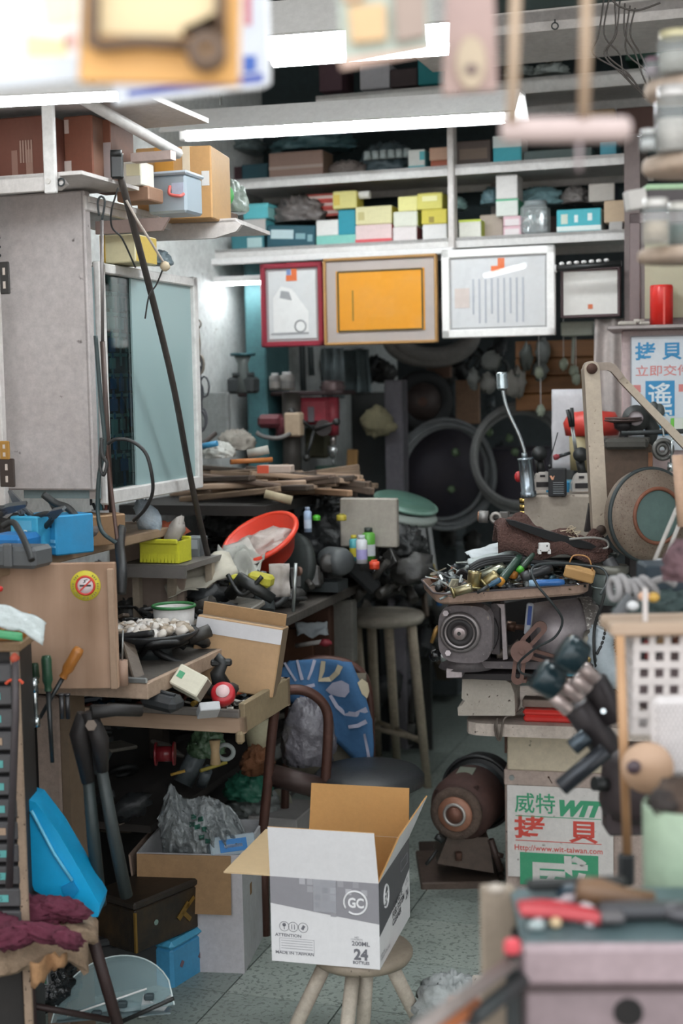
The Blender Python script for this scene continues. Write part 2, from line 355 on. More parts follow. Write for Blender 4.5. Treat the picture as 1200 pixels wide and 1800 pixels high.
stack([('white box at the bottom of the stack left of the post',(690,392,732,419),'#dcd3d2','#7c3a3c',{}),
 ('white box with lime side second from bottom left of the post',(691,365,733,392),'#d9dacb','#b8c046',{}),
 ('small pale yellow box topmost left of the post',(699,339,733,365),'#e2dc92','#c8be55',{})],4.86,Z1,.1)
stack([('white box directly against the shelf post',(742,387,785,416),'#dad8d6','#c4beba',{}),
 ('strong yellow box above the white one against the shelf post',(740,362,785,388),'#c9bb48','#b5a52c',dict(patch=[(.3,.5,.5,.9,'#8a7a2a')])),
 ('yellow box with printed front topmost against the shelf post',(733,333,777,362),'#cfc766','#a59c35',dict(patch=[(.2,.2,.8,.5,'#e6e2a8')]))],4.86,Z1,.1)
S1('white box with lime rim just right of the shelf post',(806,386,845,413),'#deddd2','#b9c84c',patch=[(0,0,1,.12,'#bcc94e')])
S1('plain beige box beside the pink and white boxes',(843,377,884,407),'#b3a598',v=4.92)
stack([('pink and white box lowest of the tall stack',(884,388,915,406),'#dcb8c0','#c48f9c',dict(patch=[(.1,.25,.9,.95,'#dfd6d6')])),
 ('second pink and white box of the tall stack',(884,370,915,388),'#dcb8c0','#c48f9c',dict(patch=[(.1,.3,.9,.95,'#dfd6d6')])),
 ('white box with green edges in the tall stack',(871,341,910,371),'#d8ddd6','#4fae83',dict(patch=[(0,0,1,.1,'#4fae83')])),
 ('plain white box topmost of the tall stack',(871,298,909,341),'#dedbd8','#c6c2be',{})],4.86,Z1,.1)
S1('wide cyan box with printed front on the right of lower shelf',(978,367,1056,402),'#49b4c0','#d9e2df',patch=[(.1,.2,.25,.6,'#cfd9c9'),(.4,.25,.48,.55,'#e6f0ee'),(.7,.2,.8,.5,'#e6f0ee'),(0,.7,1,.9,'#dfe9e6')],dep=.12)
S1('square tan box at the right end of lower back shelf',(1061,352,1098,391),'#c0a88c','#a58c70',zb=None)
S1('small grey box under the square tan box',(1070,389,1094,401),'#b8b4b0')
S1('off-white printed box standing behind the cyan box',(1034,322,1080,354),'#cbc4bb','#2f3a4a',v=5.0,zb=None)
S1('long dark brown box lying behind the front row',(940,354,1060,398),'#4a3634',dep=.1,v=5.08)
# jar with silver foil bits
p=Wv(941,402,4.9); p.z=Z1; k=kk(p.y)
t=thing('glass_jar','square glass jar full of silver parts on the lower back shelf','jar',p,YAW)
part(t,'jar_body',G().box((0,0,27*k),(46*k,46*k,52*k),b=.01),glass('#dfe8e8',.3)); part(t,'lid',G().cyl((0,0,52*k),(0,0,60*k),20*k),mt('#8d9698',.4))
gg=G(); 
for i in range(26): gg.box((RU(-17,17)*k,RU(-17,17)*k,RU(4,44)*k),(.02,.004,.014),(R_()*3,R_()*3,0))
o=part(t,'silver_parts',gg,M_chrome); o['kind']='stuff'
def bag(lab,rect,D,dep,col,alpha=1,seed=0,name='plastic_bag',rough=.3,cat='bag',z=None,amp=.3,grp=None,f=2.6):
    p,w_,h=fit(*rect,D)
    if z is not None: p.z=z
    t=solo(name,lab,cat,G().blob((0,dep/2,h*.42),(w_/2*1.05,dep/2,h*.62),amp,f,seed,40,26,flat=True,ridge=True),mt(col,rough,0,.3,'#4c4f51',2.6,.95,alpha=alpha),p,YAW,grp)
    return t
bag('crumpled dark grey plastic bag above the long teal box',(476,345,556,398),Dv(515,4.9),.12,'#6d6663',seed=1)
bag('small pale blue plastic bag behind the tall stack',(843,331,874,364),Dv(858,5.05),.08,'#7fa0a8',.9,seed=2)
bag('pale teal plastic bag bulging behind the glass jar',(905,330,985,366),Dv(945,5.05),.1,'#7fa3a8',.9,seed=3)
bag('clear bag with small parts behind the cyan box',(985,328,1030,362),Dv(1005,5.05),.1,'#8d8784',.9,seed=4)
bag('clear bag with white tip beside the shelf post',(776,345,812,372),Dv(800,5.0),.1,'#8fb0ac',.9,seed=5)
t=solo('white_tube','short white tube lying on the yellow box','tube',G().cyl((-.03,0,0),(.03,0,0),.014,.014,14).cyl((-.038,0,0),(-.03,0,0),.009,.009,10),mt('#dedcd6'),Wv(636,343,4.9),YAW)
# level 2
def S2(lab,rect,col,side=None,dep=.12,v=4.88,**k): return carton(lab,rect,Dv((rect[0]+rect[2])/2,v),dep,col,side,z=Z2,**k)
S2('brown carton with pale tape on upper back shelf left',(472,266,567,303),'#8f7468','#76604f',patch=[(0,.5,1,.62,'#a8958a')])
S2('dark teal box on upper shelf left of brown carton',(424,266,471,303),'#1f4a55',v=4.95)
S2('maroon flat box under bags at upper shelf',(398,262,425,300),'#4b3238',v=5.0)
bag('teal tinted plastic bag on the brown carton',(470,226,600,268),Dv(540,5.0),.2,'#54767c',.95,seed=6)
bag('transparent bag at the left end of upper back shelf',(388,235,440,268),Dv(410,5.0),.2,'#7a8a8c',.9,seed=7)
bag('grey plastic bag with brown goods right of the brown carton',(568,268,632,300),Dv(600,4.92),.15,'#8b7f7a',.95,seed=8,z=Z2)
bag('large blue grey bag on upper back shelf near the post',(625,228,712,290),Dv(670,4.98),.2,'#556469',.95,seed=9,z=Z2)
S2('small white box with teal corner at the left of orange box',(717,263,746,287),'#d6d8d2','#4ea4aa',patch=[(0,.75,1,1,'#53a7ad'),(.7,.1,1,.5,'#53a7ad')])
stack([('orange red box below a tan box beside the post',(756,268,789,284),'#a5563d','#8c432d',{}),('tan box above the orange red one beside the post',(754,245,788,268),'#c19a82','#a98067',{})],4.88,Z2,.09)
S2('dark brown carton right of the shelf post on upper shelf',(801,247,862,279),'#4e423d',patch=[(.1,.3,.9,.7,'#6b5a4d')])
S2('cyan and white box right of the dark brown carton',(866,238,916,276),'#45aebb','#e0e4e0',patch=[(0,0,1,.4,'#d6dfdd')])
S2('small cyan box at the far right of upper back shelf',(1054,248,1083,264),'#5aa9bd')
S2('long dark tray of fittings on upper back shelf',(920,262,1040,273),'#5c6a68')
for i in range(6):
    p=Wv(645+i*14,250,4.95); p.z=Z2+.06
    solo('bottle_cap','small pale jar lid among bags on upper back shelf','lid',G().cyl((0,0,0),(0,0,.03),.014,.012,12),mt('#a9b3b2'),p,0,'pale lids among the bags')
for i in range(5):
    p=Wv(935+i*22,262,4.9); p.z=Z2+.02
    solo('pipe_fitting','small pale fitting in the dark tray on upper shelf','fitting',G().cyl((-.015,0,.008),(.015,0,.008),.009,.009,10).cyl((0,0,.0),(0,0,.022),.007,.007,8),mt('#a8a39c'),p,YAW+i,'fittings in the dark tray')
# above level 2 / level 3 items
def S3(lab,rect,col,v=4.95,**k): return carton(lab,rect,Dv((rect[0]+rect[2])/2,v),.15,col,**k)
S3('brown carton high at the back above the upper shelf right',(1083,188,1156,240),'#5a3f38',v=5.0)
S3('tan flat carton beside the high brown carton',(1030,192,1080,212),'#b59a7c',v=4.95)
S3('white cube box on the top shelf left',(632,112,684,156),'#b6b4b8')
S3('dark brown box on the top shelf between white and teal',(685,120,733,152),'#3b2e30')
S3('vivid teal box on the top shelf',(734,95,784,148),'#23868c')
S3('maroon box on the top shelf behind the hanging packet',(560,95,600,160),'#4a3038')
S3('small beige box high on the dark shelf between the rods',(945,63,976,94),'#b3a898',v=4.98)
S3('dark green panel box behind the hanging wires',(1098,30,1165,104),'#1f4a3c',v=5.0)
bag('white plastic bag lying on the top shelf behind the rods',(935,108,992,132),Dv(960,4.95),.12,'#a9b0ac',1,seed=10)
bag('grey plastic bag lying on top shelf left of the rod',(880,112,936,136),Dv(905,4.95),.12,'#8b9390',1,seed=11)
g_=G().box((0,.2,0),(1.05,.5,.03)).box((0,-.04,-.01),(1.05,.02,.06))
solo('loft_panel','off-white loft panel edge with a hook above the right shelves','panel',g_,M_offw,W(1010,44,4.1)+V((0,0,.02)),YAW)
p=W(975,47,4.05); solo('ceiling_hook','small dark screw ring under the loft panel','hook',G().ring((0,0,-.008),.009,.002,(0,1,0),16,6).cyl((0,0,0),(0,0,.01),.002),M_dark,p+V((0,0,.01)))
# ---- ceiling lights ----
def fixture(lab,a,b,D0,D1,hous=.09,tr=.014,up_=.05,drop=True,name='fluorescent_light',shade=.0):
    p0=W(a[0],a[1],D0); p1=W(b[0],b[1],D1); t=thing(name,lab,'light',(p0+p1)/2); q=(p1-p0)/2; L=q.length; yw=math.atan2(q.y,q.x); tl=math.atan2(q.z,math.hypot(q.x,q.y))
    e=Euler((0,-tl,yw))
    part(t,'tube',G().cyl((-L,0,0),(L,0,0),tr,tr,16),M_lamp,(0,0,0),e,label='glowing white tube')
    g=G().prism([(-hous,.0),(-hous*.35,up_),(hous*.35,up_),(hous,.0),(hous*.92,-.003),(hous*.32,up_-.008),(-hous*.32,up_-.008),(-hous*.92,-.003)],2*L+.1,(L+.05,0,0),(0,0,PI/2))
    part(t,'housing',g,M_wpap,(0,0,0),e)
    for s in (-1,1):
        part(t,'lamp_holder',G().box((s*(L+.012),0,.008),(.024,.03,.05),b=.004),M_wpap,(0,0,0),e)
    if drop:
        for s in (-1,1): part(t,'hanger',G().cyl((s*L*.7,0,up_),(s*L*.7,0,3.1-t.location.z),.004),M_steel)
    return t
fixture('white fluorescent lamp with reflector hanging before the back shelves',(330,238),(887,206),4.5,4.15,.10,.017,.07)
fixture('large bright fluorescent lamp high above, behind the hanging packet',(480,83),(785,60),3.3,3.2,.12,.045,.09)
fixture('white fluorescent lamp above the brown cartons at upper left',(-80,180),(205,166),2.7,2.8,.05,.012,.03)
fixture('small fluorescent lamp on the left wall beside the red frame',(366,497),(470,493),5.2,5.15,.03,.012,.02,False)
for u_,v_,z_,r_ in ((.55,3.0,2.95,0),(.75,6.3,1.9,0)):  # two out-of-view lamps, added to brighten the right side and the floor
    t=thing('fluorescent_light',['white fluorescent lamp under the ceiling over the right bench','white fluorescent lamp in the back alcove at the right'][int(v_>5)],'light',RM(u_,v_,z_),YAW)
    part(t,'tube',G().cyl((0,-.55,0),(0,.55,0),.015,n=12),M_lamp); part(t,'housing',G().box((0,0,.035),(.12,1.2,.03),b=.004),M_wpap)
# ---- certificates ----
def frame(lab,rect,v,col,inner,bw,mat_=None,name='picture_frame',roll=0,paper='#ece9e4'):
    p,w_,h=fit(*rect,Dv((rect[0]+rect[2])/2,v)); t=thing(name,lab,'picture frame',p,(0,roll,YAW)); b=bw*kk(4.9)
    M=mt(col,.35,0,.2)
    part(t,'frame',G().box((0,.01,b/2),(w_,.025,b),b=.003).box((0,.01,h-b/2),(w_,.025,b),b=.003).box((-w_/2+b/2,.01,h/2),(b,.025,h),b=.003).box((w_/2-b/2,.01,h/2),(b,.025,h),b=.003),M)
    part(t,'backing',G().box((0,.018,h/2),(w_-b,.006,h-b)),M_dark)
    if mat_: 
        part(t,'mount',G().box((0,.012,h/2),(w_-2*b,.004,h-2*b)),mt(mat_[0],.7,0,.1)); b+=mat_[1]*kk(4.9)
    part(t,'certificate',G().box((0,.008,h/2),(w_-2*b,.003,h-2*b)),mt(inner,.7,0,.12,'#b9a98a'))
    part(t,'glass_pane',G().box((0,.003,h/2),(w_-2*bw*kk(4.9),.002,h-2*bw*kk(4.9))),clearm('#ffffff',.02,.02))
    return t,w_,h
ink=mt('#7c8088',.8,0,.0); org=mt('#e0703a',.7,0,.1)
def emblem(t,x,z,s,m=org,b=None): part(t,'emblem',G().box((x,.005,z),(s,.001,s*.5)).box((x+s*.25,.005,z+s*.5),(s*.5,.001,s*.6)),m); b and part(t,'emblem',G().box((x-s*.25,.005,z+s*.5),(s*.4,.001,s*.5)),b)
t,w_,h=frame('small red framed certificate leftmost under the back shelf',(458,462,567,609),4.72,'#8a2434','#dfe0e0',9,('#a9a0a0',5))
emblem(t,.0,h*.82,.04,org,mt('#7f93c4'))
part(t,'print',G().prism([(-.07,.05),(.06,.05),(.06,.12),(.03,.16),(0,.2),(-.04,.21),(-.07,.17)],.001,(0,.0055,0)),mt('#f4f3f1',.7,0,.1),label='pale car-shaped print')  # car mirrored in the glass, painted as a flat pale shape
part(t,'print',G().prism([(-.045,.17),(0,.16),(-.01,.19),(-.04,.195)],.001,(0,.0045,0)).ring((.03,.005,.07),.02,.003,(0,1,0),20,4).box((-.01,.005,.045),(.14,.001,.006)),mt('#a9aaac',.7,0,.1))  # window, wheel and ground line of the painted car reflection
t,w_,h=frame('orange certificate with wide grey mount in a gilt frame, middle of the row',(568,450,768,605),4.70,'#a9814f','#dd9418',5,('#b5aaa4',18))
a,b=w_*.37,h*.34; mb=mt('#5a4a25',.8,0,0)
part(t,'border_print',G().box((0,.005,h/2-b),(2*a,.001,.006)).box((0,.005,h/2+b),(2*a,.001,.006)).box((-a,.005,h/2),(.006,.001,2*b)).box((a,.005,h/2),(.006,.001,2*b)),mb)
part(t,'text_column',G().box((-w_*.24,.005,h*.45),(.006,.001,h*.35)),mt('#a07a28',.8,0,0))
t,w_,h=frame('pale certificate in a thick white frame, right of the orange one',(776,435,975,592),4.68,'#efedea','#d4d5d6',14,('#b9b9ba',3))
emblem(t,.0,h*.76,.045,org)
for i in range(9): part(t,'text_column',G().box((-w_*.22+i*w_*.055,.005,h*.46-(.03 if i%3 else 0)*.5),(.006,.001,h*(.5 if i%3 else .4))),mt('#b2b6bd',.8,0,0))
part(t,'seal',G().box((-w_*.32,.005,h*.45),(.05,.001,.065)),mt('#d3c6bf',.8,0,0))
t,w_,h=frame('bright white sheet in a dark brown frame beneath a black roller',(984,470,1090,558),4.75,'#4d3437','#f5f2ec',5)
part(t,'seal',G().box((0,.005,h*.22),(.015,.001,.015)),org)
p0=Wv(978,472,4.66);p1=Wv(1092,463,4.66); c=(p0+p1)/2
t=thing('rolled_blind','black roller rod with white beads above the bright sheet','roller',c); part(t,'rod',G().cyl(p0-c,p1-c,.010,.010,14),M_black); part(t,'end_cap',G().cyl(p0-c-(p1-p0)*.02,p0-c,.013,.013,14),M_wpap)
for i in range(7): part(t,'bead',G().blob((p1-p0)*(-.42+.115*i)+V((0,0,.014)),(.009,.007,.006),0,1,0,8,6),M_wpap)
t,w_,h=frame('olive paper in a wide brown frame at the right edge behind the jars',(1106,372,1230,585),4.45,'#6d5b5a','#b9b295',17,('#80706e',6))
# ================= LEFT WALL: cabinets, shelves, upper cartons =================
UC=-1.568; VC=2.965
def zc(px,py,v): return Wv(px,py,v).z
cb=thing('key_cabinet','off-white metal wall cabinet with tall side panel and glazed key display','cabinet',RM(UC,VC,0),YAW)
zt=zc(165,333,VC); zb=zc(165,862,VC); w_=.245
part(cb,'side_panel',G().box((-w_/2,.008,(zt+zb)/2),(w_,.016,zt-zb),b=.004).box((-.005,.014,(zt+zb)/2),(.012,.028,zt-zb),b=.003),mt('#b9b1af',.5,0,.45,'#83766f',2.5,.1,speck=.08))
g=G()
for y in (417,433,448): g.cyl((-w_+.02,-.003,zc(20,y,VC)),(-w_+.02,.004,zc(20,y,VC)),.004,n=10)
part(cb,'rivet_row',g,M_dark)
gt=zc(205,468,VC+.04); gb=zc(210,876,VC+.04); VE=.60
part(cb,'top_board',G().box((-.12,.32,zt-.02),(.26,.62,.012)).box((0,.33,zt-.028),(.01,.66,.035),b=.003),M_offw)
part(cb,'cabinet_frame',G().box((0,.06,(gt+gb)/2),(.02,.03,gt-gb+.03),b=.003).box((0,VE,(gt+gb)/2),(.02,.028,gt-gb+.03),b=.003).box((0,.33,gt),(.02,.55,.024),b=.003).box((0,.33,gb),(.022,.56,.034),b=.003),M_white)
part(cb,'carcass',G().box((-.2,.33,(gt+gb)/2),(.01,.55,gt-gb)).box((-.1,.33,gb+.004),(.2,.55,.012)).box((-.1,.33,gt),(.2,.55,.012)).box((-.1,VE,(gt+gb)/2),(.2,.01,gt-gb)).box((-.1,.03,(gt+gb)/2),(.2,.01,gt-gb)),mt('#7a8a8c',.6))
part(cb,'hook_board',G().box((-.10,.27,(gt+gb)/2),(.006,.40,gt-gb-.03)),mt('#1b2629',.7))
part(cb,'sliding_glass',G().box((-.004,.41,(gt+gb)/2),(.005,.36,gt-gb-.02)),glass('#9db6b6',.88,.28),label='milky teal sliding glass pane')
part(cb,'sliding_glass',G().box((-.010,.17,(gt+gb)/2),(.005,.2,gt-gb-.02)),clearm('#b5d8d8',.06),label='clear sliding glass pane')
part(cb,'inner_post',G().box((-.02,.035,(gt+gb)/2),(.015,.02,gt-gb)).box((-.01,.018,(gt+gb)/2),(.02,.006,gt-gb)),mt('#9a8f8a',.5))
nr=9
for r in range(nr):
    z=gt-.055-r*(gt-gb-.08)/nr
    part(cb,'shelf_strip',G().box((-.088,.27,z+.012),(.012,.40,.008)),mt('#f0f4f4'))
kc=['#3f8fe6','#2a6fd0','#4b5256','#f0f3f2','#3fa6c0']
kme=[G().prism([(-.008,0),(.008,0),(.008,-.022),(-.008,-.022)],.004).box((0,.002,-.042),(.005,.002,.038)).ring((0,.002,.004),.005,.0012,(0,1,0),8,4).mesh('key',mt(c_,.35,0 if c_!='#c9cdcb' else .8)) for c_ in kc]
for r in range(nr):
    z=gt-.052-r*(gt-gb-.08)/nr
    for q in range(8):
        if R_()<.12: continue
        ci=(4 if q>6 else 3) if r==0 else (rnd.choice([3,3,2,0,1,3]) if r in(2,4,5,7,8) else rnd.choice([2,3,3,3,3]))
        if r in (4,5) and q>3: ci=0
        p=RM(UC-.075,VC+.085+q*.046,z); solo('key','small key hanging on the dark hook board inside the glazed cabinet','key',kme[ci],None,p,YAW+PI/2+RU(-.3,.3),'keys in the glazed cabinet').scale=(1.5,1.5,RU(1.1,1.7))
# box in the gap
carton('yellowed white box in the gap above the glazed key case',(176,412,238,462),3.42,.12,'#d6cda6','#bba04a',yaw=YAW,patch=[(0,0,.15,1,'#b8963c')])
bag('small blue grey plastic bag in the gap beside the yellowed box',(246,440,285,470),3.62,.08,'#7f8f96',.9,seed=12)
solo('shelf_bracket','brownish steel bracket under the shelf above the key case','bracket',G().prism([(0,0),(.17,.0),(.19,.03),(0,.03)],.01),mt('#8f7a72',.5),W(168,412,3.38),YAW)
# hinges at far left
for i,(r,cc,lb) in enumerate([((0,460,17,517),'#2b2826','upper dark slotted hinge plate left of the metal side panel'),((0,806,26,856),'#33261f','dark brown slotted bracket plate at the foot of the side panel'),((0,775,17,808),'#a2762f','ochre label plate above the dark brown bracket')]):
    p,w2,h=fit(*r,3.2); t=thing('hinge_plate',lb,'plate',p,YAW)
    part(t,'plate',G().box((0,0,h/2),(w2,.006,h),b=.002),mt(cc,.5))
    part(t,'slot',G().box((0,-.0035,h*.7),(.006,.001,h*.22)).box((0,-.0035,h*.28),(.006,.001,h*.22)),mt('#c7b9ae'))
solo('steel_post','narrow pale steel post at the left edge beside the cabinet panel','post',G().box((0,0,.45),(.03,.02,.95),b=.002),M_offw,W(2,860,3.3)-V((0,0,.02)),YAW)
# top-left shelf on post
p=W(0,332,3.1)
t=thing('corner_rack','off-white steel rack at upper left holding big brown cartons','rack',W(50,330,3.15),YAW)
part(t,'shelf_lip',G().prism([(-.2,-.008),(.07,-.008),(.088,.004),(.07,.028),(-.2,.028)],.02),M_offw)
part(t,'shelf_board',G().box((-.04,.14,.025),(.34,.28,.008)),M_offw)
k=kk(3.15)
part(t,'post',G().box((50*k,-.014,.09),(.028,.012,.215),b=.002),M_white)
part(t,'bolt',G().cyl((48*k,-.024,.008),(48*k,-.016,.008),.006),mt('#cfcac4')); part(t,'bolt_ring',G().ring((66*k,-.006,.006),.008,.002,(0,1,0),14,6),M_dark)
part(t,'roof_board',G().box((-.02,.22,.205),(.5,.5,.012)).box((-.02,-.03,.2),(.5,.012,.03)),M_offw)
part(t,'brace',G().tube([(75*k,.05,.2),(150*k,.38,.115)],.013,6),M_white)
part(t,'rail',G().box((145*k,.25,.09),(.1,.03,.02)),mt('#c3aea6'))
zs=W(50,330,3.15).z+.03
cl,_,_=carton('large dark brown printed carton at the upper left behind the white post',(-60,207,87,316),3.3,.2,'#6e4032','#5d3529',z=zs,patch=[(.55,.5,.62,.95,'#8f6b5e'),(.72,.5,.80,.95,'#957365')])
for i in range(5): part(cl,'print',G().box((.035+i*.007,-.0016,.07),(.004,.001,.05)),mt('#9d8073',.8,0,0))
carton('reddish brown carton with torn tape, right of the white post',(112,203,163,320),3.32,.2,'#7f4b38','#74503f',z=zs,patch=[(.05,.05,.2,.25,'#c3b0a8'),(.0,.65,.25,.95,'#d1c4bd')])
carton('brown carton partly wrapped in clear tape at the right of the reddish one',(163,210,195,325),3.36,.12,'#7b4a36','#6b4838',z=zs,patch=[(.0,.35,1,.98,'#a79a98')])
zs=RM(0,0,zt).z
carton('small white and cream box hanging over the small torn carton',(211,284,248,326),3.38,.07,'#dad6cb',patch=[(.3,.1,.95,.6,'#e4ddb8')])
carton('small torn brown carton on the edge of the cabinet top',(205,328,262,364),3.40,.08,'#9a7862','#83634e',z=zt-.014)
tb,w2,h=carton('big tan carton with clear tape and yellow panel on the left shelf',(240,258,372,386),3.66,.2,'#b98d5a','#a8814f',z=None,patch=[(.25,.0,.5,.55,'#c48a38'),(.62,.0,.72,.75,'#d8c6ac'),(.87,.35,.97,.55,'#d8d4d0')],yaw=YAW+.15)
p,w2,h=fit(256,300,330,375,3.5,YAW); t=thing('storage_tub','clear plastic tub with white lid and red handle before the tan carton','tub',p,YAW)
part(t,'tub_body',G().box((0,.05,h*.45),(w2*.92,.1,h*.9),b=.006),glass('#aebcc6',.75,.2)); part(t,'lid',G().box((0,.05,h*.94),(w2,.11,h*.1),b=.004),mt('#bcc6d0',.4))
part(t,'handle',G().curve([(w2*.1,-.005,h*.62),(w2*.15,-.02,h*.42),(w2*.38,-.02,h*.36),(w2*.42,-.005,h*.42)],.004),mt('#c8605a',.4)); part(t,'printed_label',G().box((w2*.27,-.002,h*.55),(w2*.28,.001,h*.3)),mt('#b9c3d6'))
bag('clear bag with bright green label at the end of the left shelf',(366,318,418,385),4.1,.1,'#8f9a90',.9,seed=14)
solo('green_tag','bright green oval tag on the clear bag','tag',G().lathe([(0,0),(.03,0),(.034,.004),(.03,.008),(0,.008)],20,z=(0,-1,0)).box((0,-.009,0),(.02,.002,.016),mi=1),[mt('#3d9a4c',.4),mt('#c8d4d6')],W(392,345,3.98),YAW)
carton('small dark brown box with blue dot right of the big tan carton',(358,372,400,404),4.05,.08,'#5b4436','#4a372c',patch=[(.45,.35,.75,.75,'#1f8fa8')])
# end shelf continuing
solo('end_shelf','off-white curved-end shelf board projecting past the key cabinet','shelf',G().prism([(-.30,-.05),(.0,-.05),(.06,-.035),(.075,-.018),(.06,-.006),(-.30,.0)],.016,(0,0,0),(0,0,0)).box((-.11,.17,-.006),(.34,.34,.01)),M_offw,W(375,398,3.72)+V((0,0,.02)),YAW+.1)
# ---- lower wall shelf ----
zl=1.14
t=thing('wall_shelf','rough wooden wall shelf under the metal panel, crowded with boxes','shelf',RM(-1.6,2.35,zl),YAW)
part(t,'board',G().box((-.2,.58,-.012),(.4,1.15,.024),b=.003),wood('#a58c72','#5e4a38',1,.7,1)); part(t,'back_panel',G().box((-.1,1.16,-.12),(.22,.02,.25)),mt('#9a887c',.7)); part(t,'stay',G().box((-.02,1.14,-.14),(.02,.02,.28)),M_beige)
def on(px,py,D,z): p=W(px,py,D); p.z=z; return p
bx,w2,h=carton('bright blue printed carton tray full of tools on the wooden wall shelf',(18,908,66,972),3.12,.12,'#35a0c4','#2f93bd',z=zl,patch=[(.1,.1,.8,.35,'#5aa9c8')],yaw=YAW-.1)
txt(bx,'S3',.03,mt('#d4e6e6'),(0,-.002,h*.45)); 
carton('blue carton tray end with cut handle hole and small print',(66,906,98,970),3.16,.1,'#2b93c4','#2684b4',z=zl,patch=[(.2,.1,.8,.3,'#123f66'),(.3,.6,.95,.68,'#7fc0e0'),(.3,.75,.95,.8,'#7fc0e0')],yaw=YAW-.5)
solo('blue_bin','deep blue plastic bin leftmost on the wooden wall shelf','bin',G().box((0,.04,.03),(.09,.09,.06),b=.01),mt('#1a6fae',.4),on(8,960,3.02,zl),YAW)
solo('grey_case','dark grey tool case at the very left of the wall shelf','case',G().box((0,.03,.022),(.12,.08,.045),b=.008).box((0,-.012,.028),(.02,.01,.05),b=.003),mt('#55585a',.5),on(20,985,2.93,zl),YAW)
carton('small tan and white carton right of the blue tray',(94,925,122,962),3.2,.07,'#b78f72','#a07a5e',z=zl,patch=[(0,0,1,.35,'#d4cfc8'),(.2,.5,.9,.58,'#e0d8d0'),(.2,.68,.9,.74,'#e0d8d0')])
carton('brown cardboard carton leaning on the wall shelf centre',(124,905,158,955),3.35,.1,'#a07f5e','#8b6c4e',z=zl,tilt=.05,yaw=YAW-.5)
carton('side part of a folded brown carton beside the white cup',(155,905,177,950),3.4,.02,'#9a7a60',z=zl)
t=thing('white_cup','tall white plastic cup at the right end of the wall shelf','cup',on(182,945,3.42,zl),YAW); part(t,'cup_body',G().lathe([(0,0),(.021,0),(.027,.078),(.024,.078),(.018,.005),(0,.005)],20),mt('#cfd0d2',.4))
for i in range(5): part(t,'pen',G().cyl((RU(-.01,.01),RU(-.01,.01),.01),(RU(-.03,.03),RU(-.03,.03),RU(.09,.115)),.004,n=6),mt(['#3b6f7a','#884438','#2f3335','#b3a48c','#44525c'][i]))
t=thing('glue_bottle','small yellow green bottle with black nozzle on the wall shelf','bottle',on(106,920,3.25,zl+.03),YAW); part(t,'bottle_body',G().lathe([(0,0),(.015,0),(.015,.045),(.008,.055),(0,.055)],14),mt('#a9b53c',.35)); part(t,'nozzle',G().cyl((0,0,.055),(-.025,0,.085),.012,.006,8),M_black)
# tool blobs on shelf
def plier(lab,loc,rot,col='#26292a',grp=None,L=.14):
    t=thing('pliers',lab,'tool',loc,rot,grp); me1=G().curve([(-.018,0,-L*.55),(-.012,0,-L*.2),(-.003,0,0)],.0065).mesh('handle',mt(col,.5))
    part(t,'handle',me1,None); part(t,'handle',me1,None,rot=(0,0,PI)); part(t,'jaw',G().prism([(-.009,-.01),(.009,-.01),(.01,.012),(.003,.05),(-.003,.05),(-.01,.012)],.012,(0,-.006,0)),mt('#6d7072',.4,.8)); return t
plier('dark pliers lying over the corner of the blue tray',W(92,905,3.1),(1.0,.9,.3))
plier('black-handled pliers standing in the blue tray',W(38,895,3.14),(.2,-.5,0)); plier('dark cutters left of the black-handled pliers in the tray',W(12,895,3.08),(1.2,.8,1))
for i,(x,y,cc,lb) in enumerate([(30,885,'#2c2a29','dark heap of rags behind the blue tray'),(70,890,'#6e6358','grey brown rag crumpled behind the tray at shelf left'),(125,890,'#6c625e','dusty grey bundle below the metal side panel')]):
    solo('rag',lb,'rag',G().blob((0,0,.02),(.06,.04,.04),.4,2.5,i,16,10,flat=True,ridge=True),mt(cc,.9,0,.5,'#2b2725',20,.6),on(x,y,3.35,zl+.01),YAW)
solo('claw_tool','black bent tool sticking up over the glue bottle','tool',G().curve([(-.03,0,.02),(0,0,.0),(.03,0,-.01),(.05,0,-.03)],.009),M_black,W(98,885,3.2),YAW)
# ---- poles & cables at left ----
t=thing('long_black_rod','long thin black rod leaning from the top shelf down to the bench','rod',W(385,1060,3.95)); a=V((0,0,0)); b=W(207,292,3.25)-t.location
part(t,'shaft',G().curve([b,b*.6+V((.012,0,0)),b*.3,a],.0085,8),mt('#3a3735',.4,.3,.4,'#6d625a'))
part(t,'clamp',G().box(b+V((0,-.012,.0)),(.028,.02,.06),b=.004).cyl(b+V((-.012,-.02,.025)),b+V((.012,-.02,.025)),.008,n=10),M_black)
def cable(lab,pts,r,col='#262626',name='cable',grp=None,rough=.5,cat='cable',closed=False):
    P=[W(*q) for q in pts]; o=P[0].copy(); g=G().curve([p-o for p in P],r,7)
    return solo(name,lab,cat,g,mt(col,rough,0,.2),o,0,grp)
cable('thin black cable following the black rod near the top',[(238,470,3.35),(215,420,3.3),(197,400,3.28),(196,370,3.26),(208,330,3.25)],.0022)
cable('white string tied from the cabinet top to the glass case edge',[(222,352,3.28),(240,385,3.3),(262,420,3.33),(288,462,3.38)],.003,'#b8aca2',name='string',cat='string')
solo('knot','yellowish knotted end of the white string','knot',G().blob((0,0,0),(.012,.01,.012),.2,3,1,10,8),mt('#b7a78c'),W(290,468,3.38))
cable('thin dark wire dropping from the string knot to the glass pane',[(288,468,3.38),(275,500,3.4),(262,520,3.4),(255,560,3.41)],.002)
t=thing('hanging_rod','slim grey rod with hook hanging in front of the cabinet corner','rod',W(178,355,3.24)); q=t.location
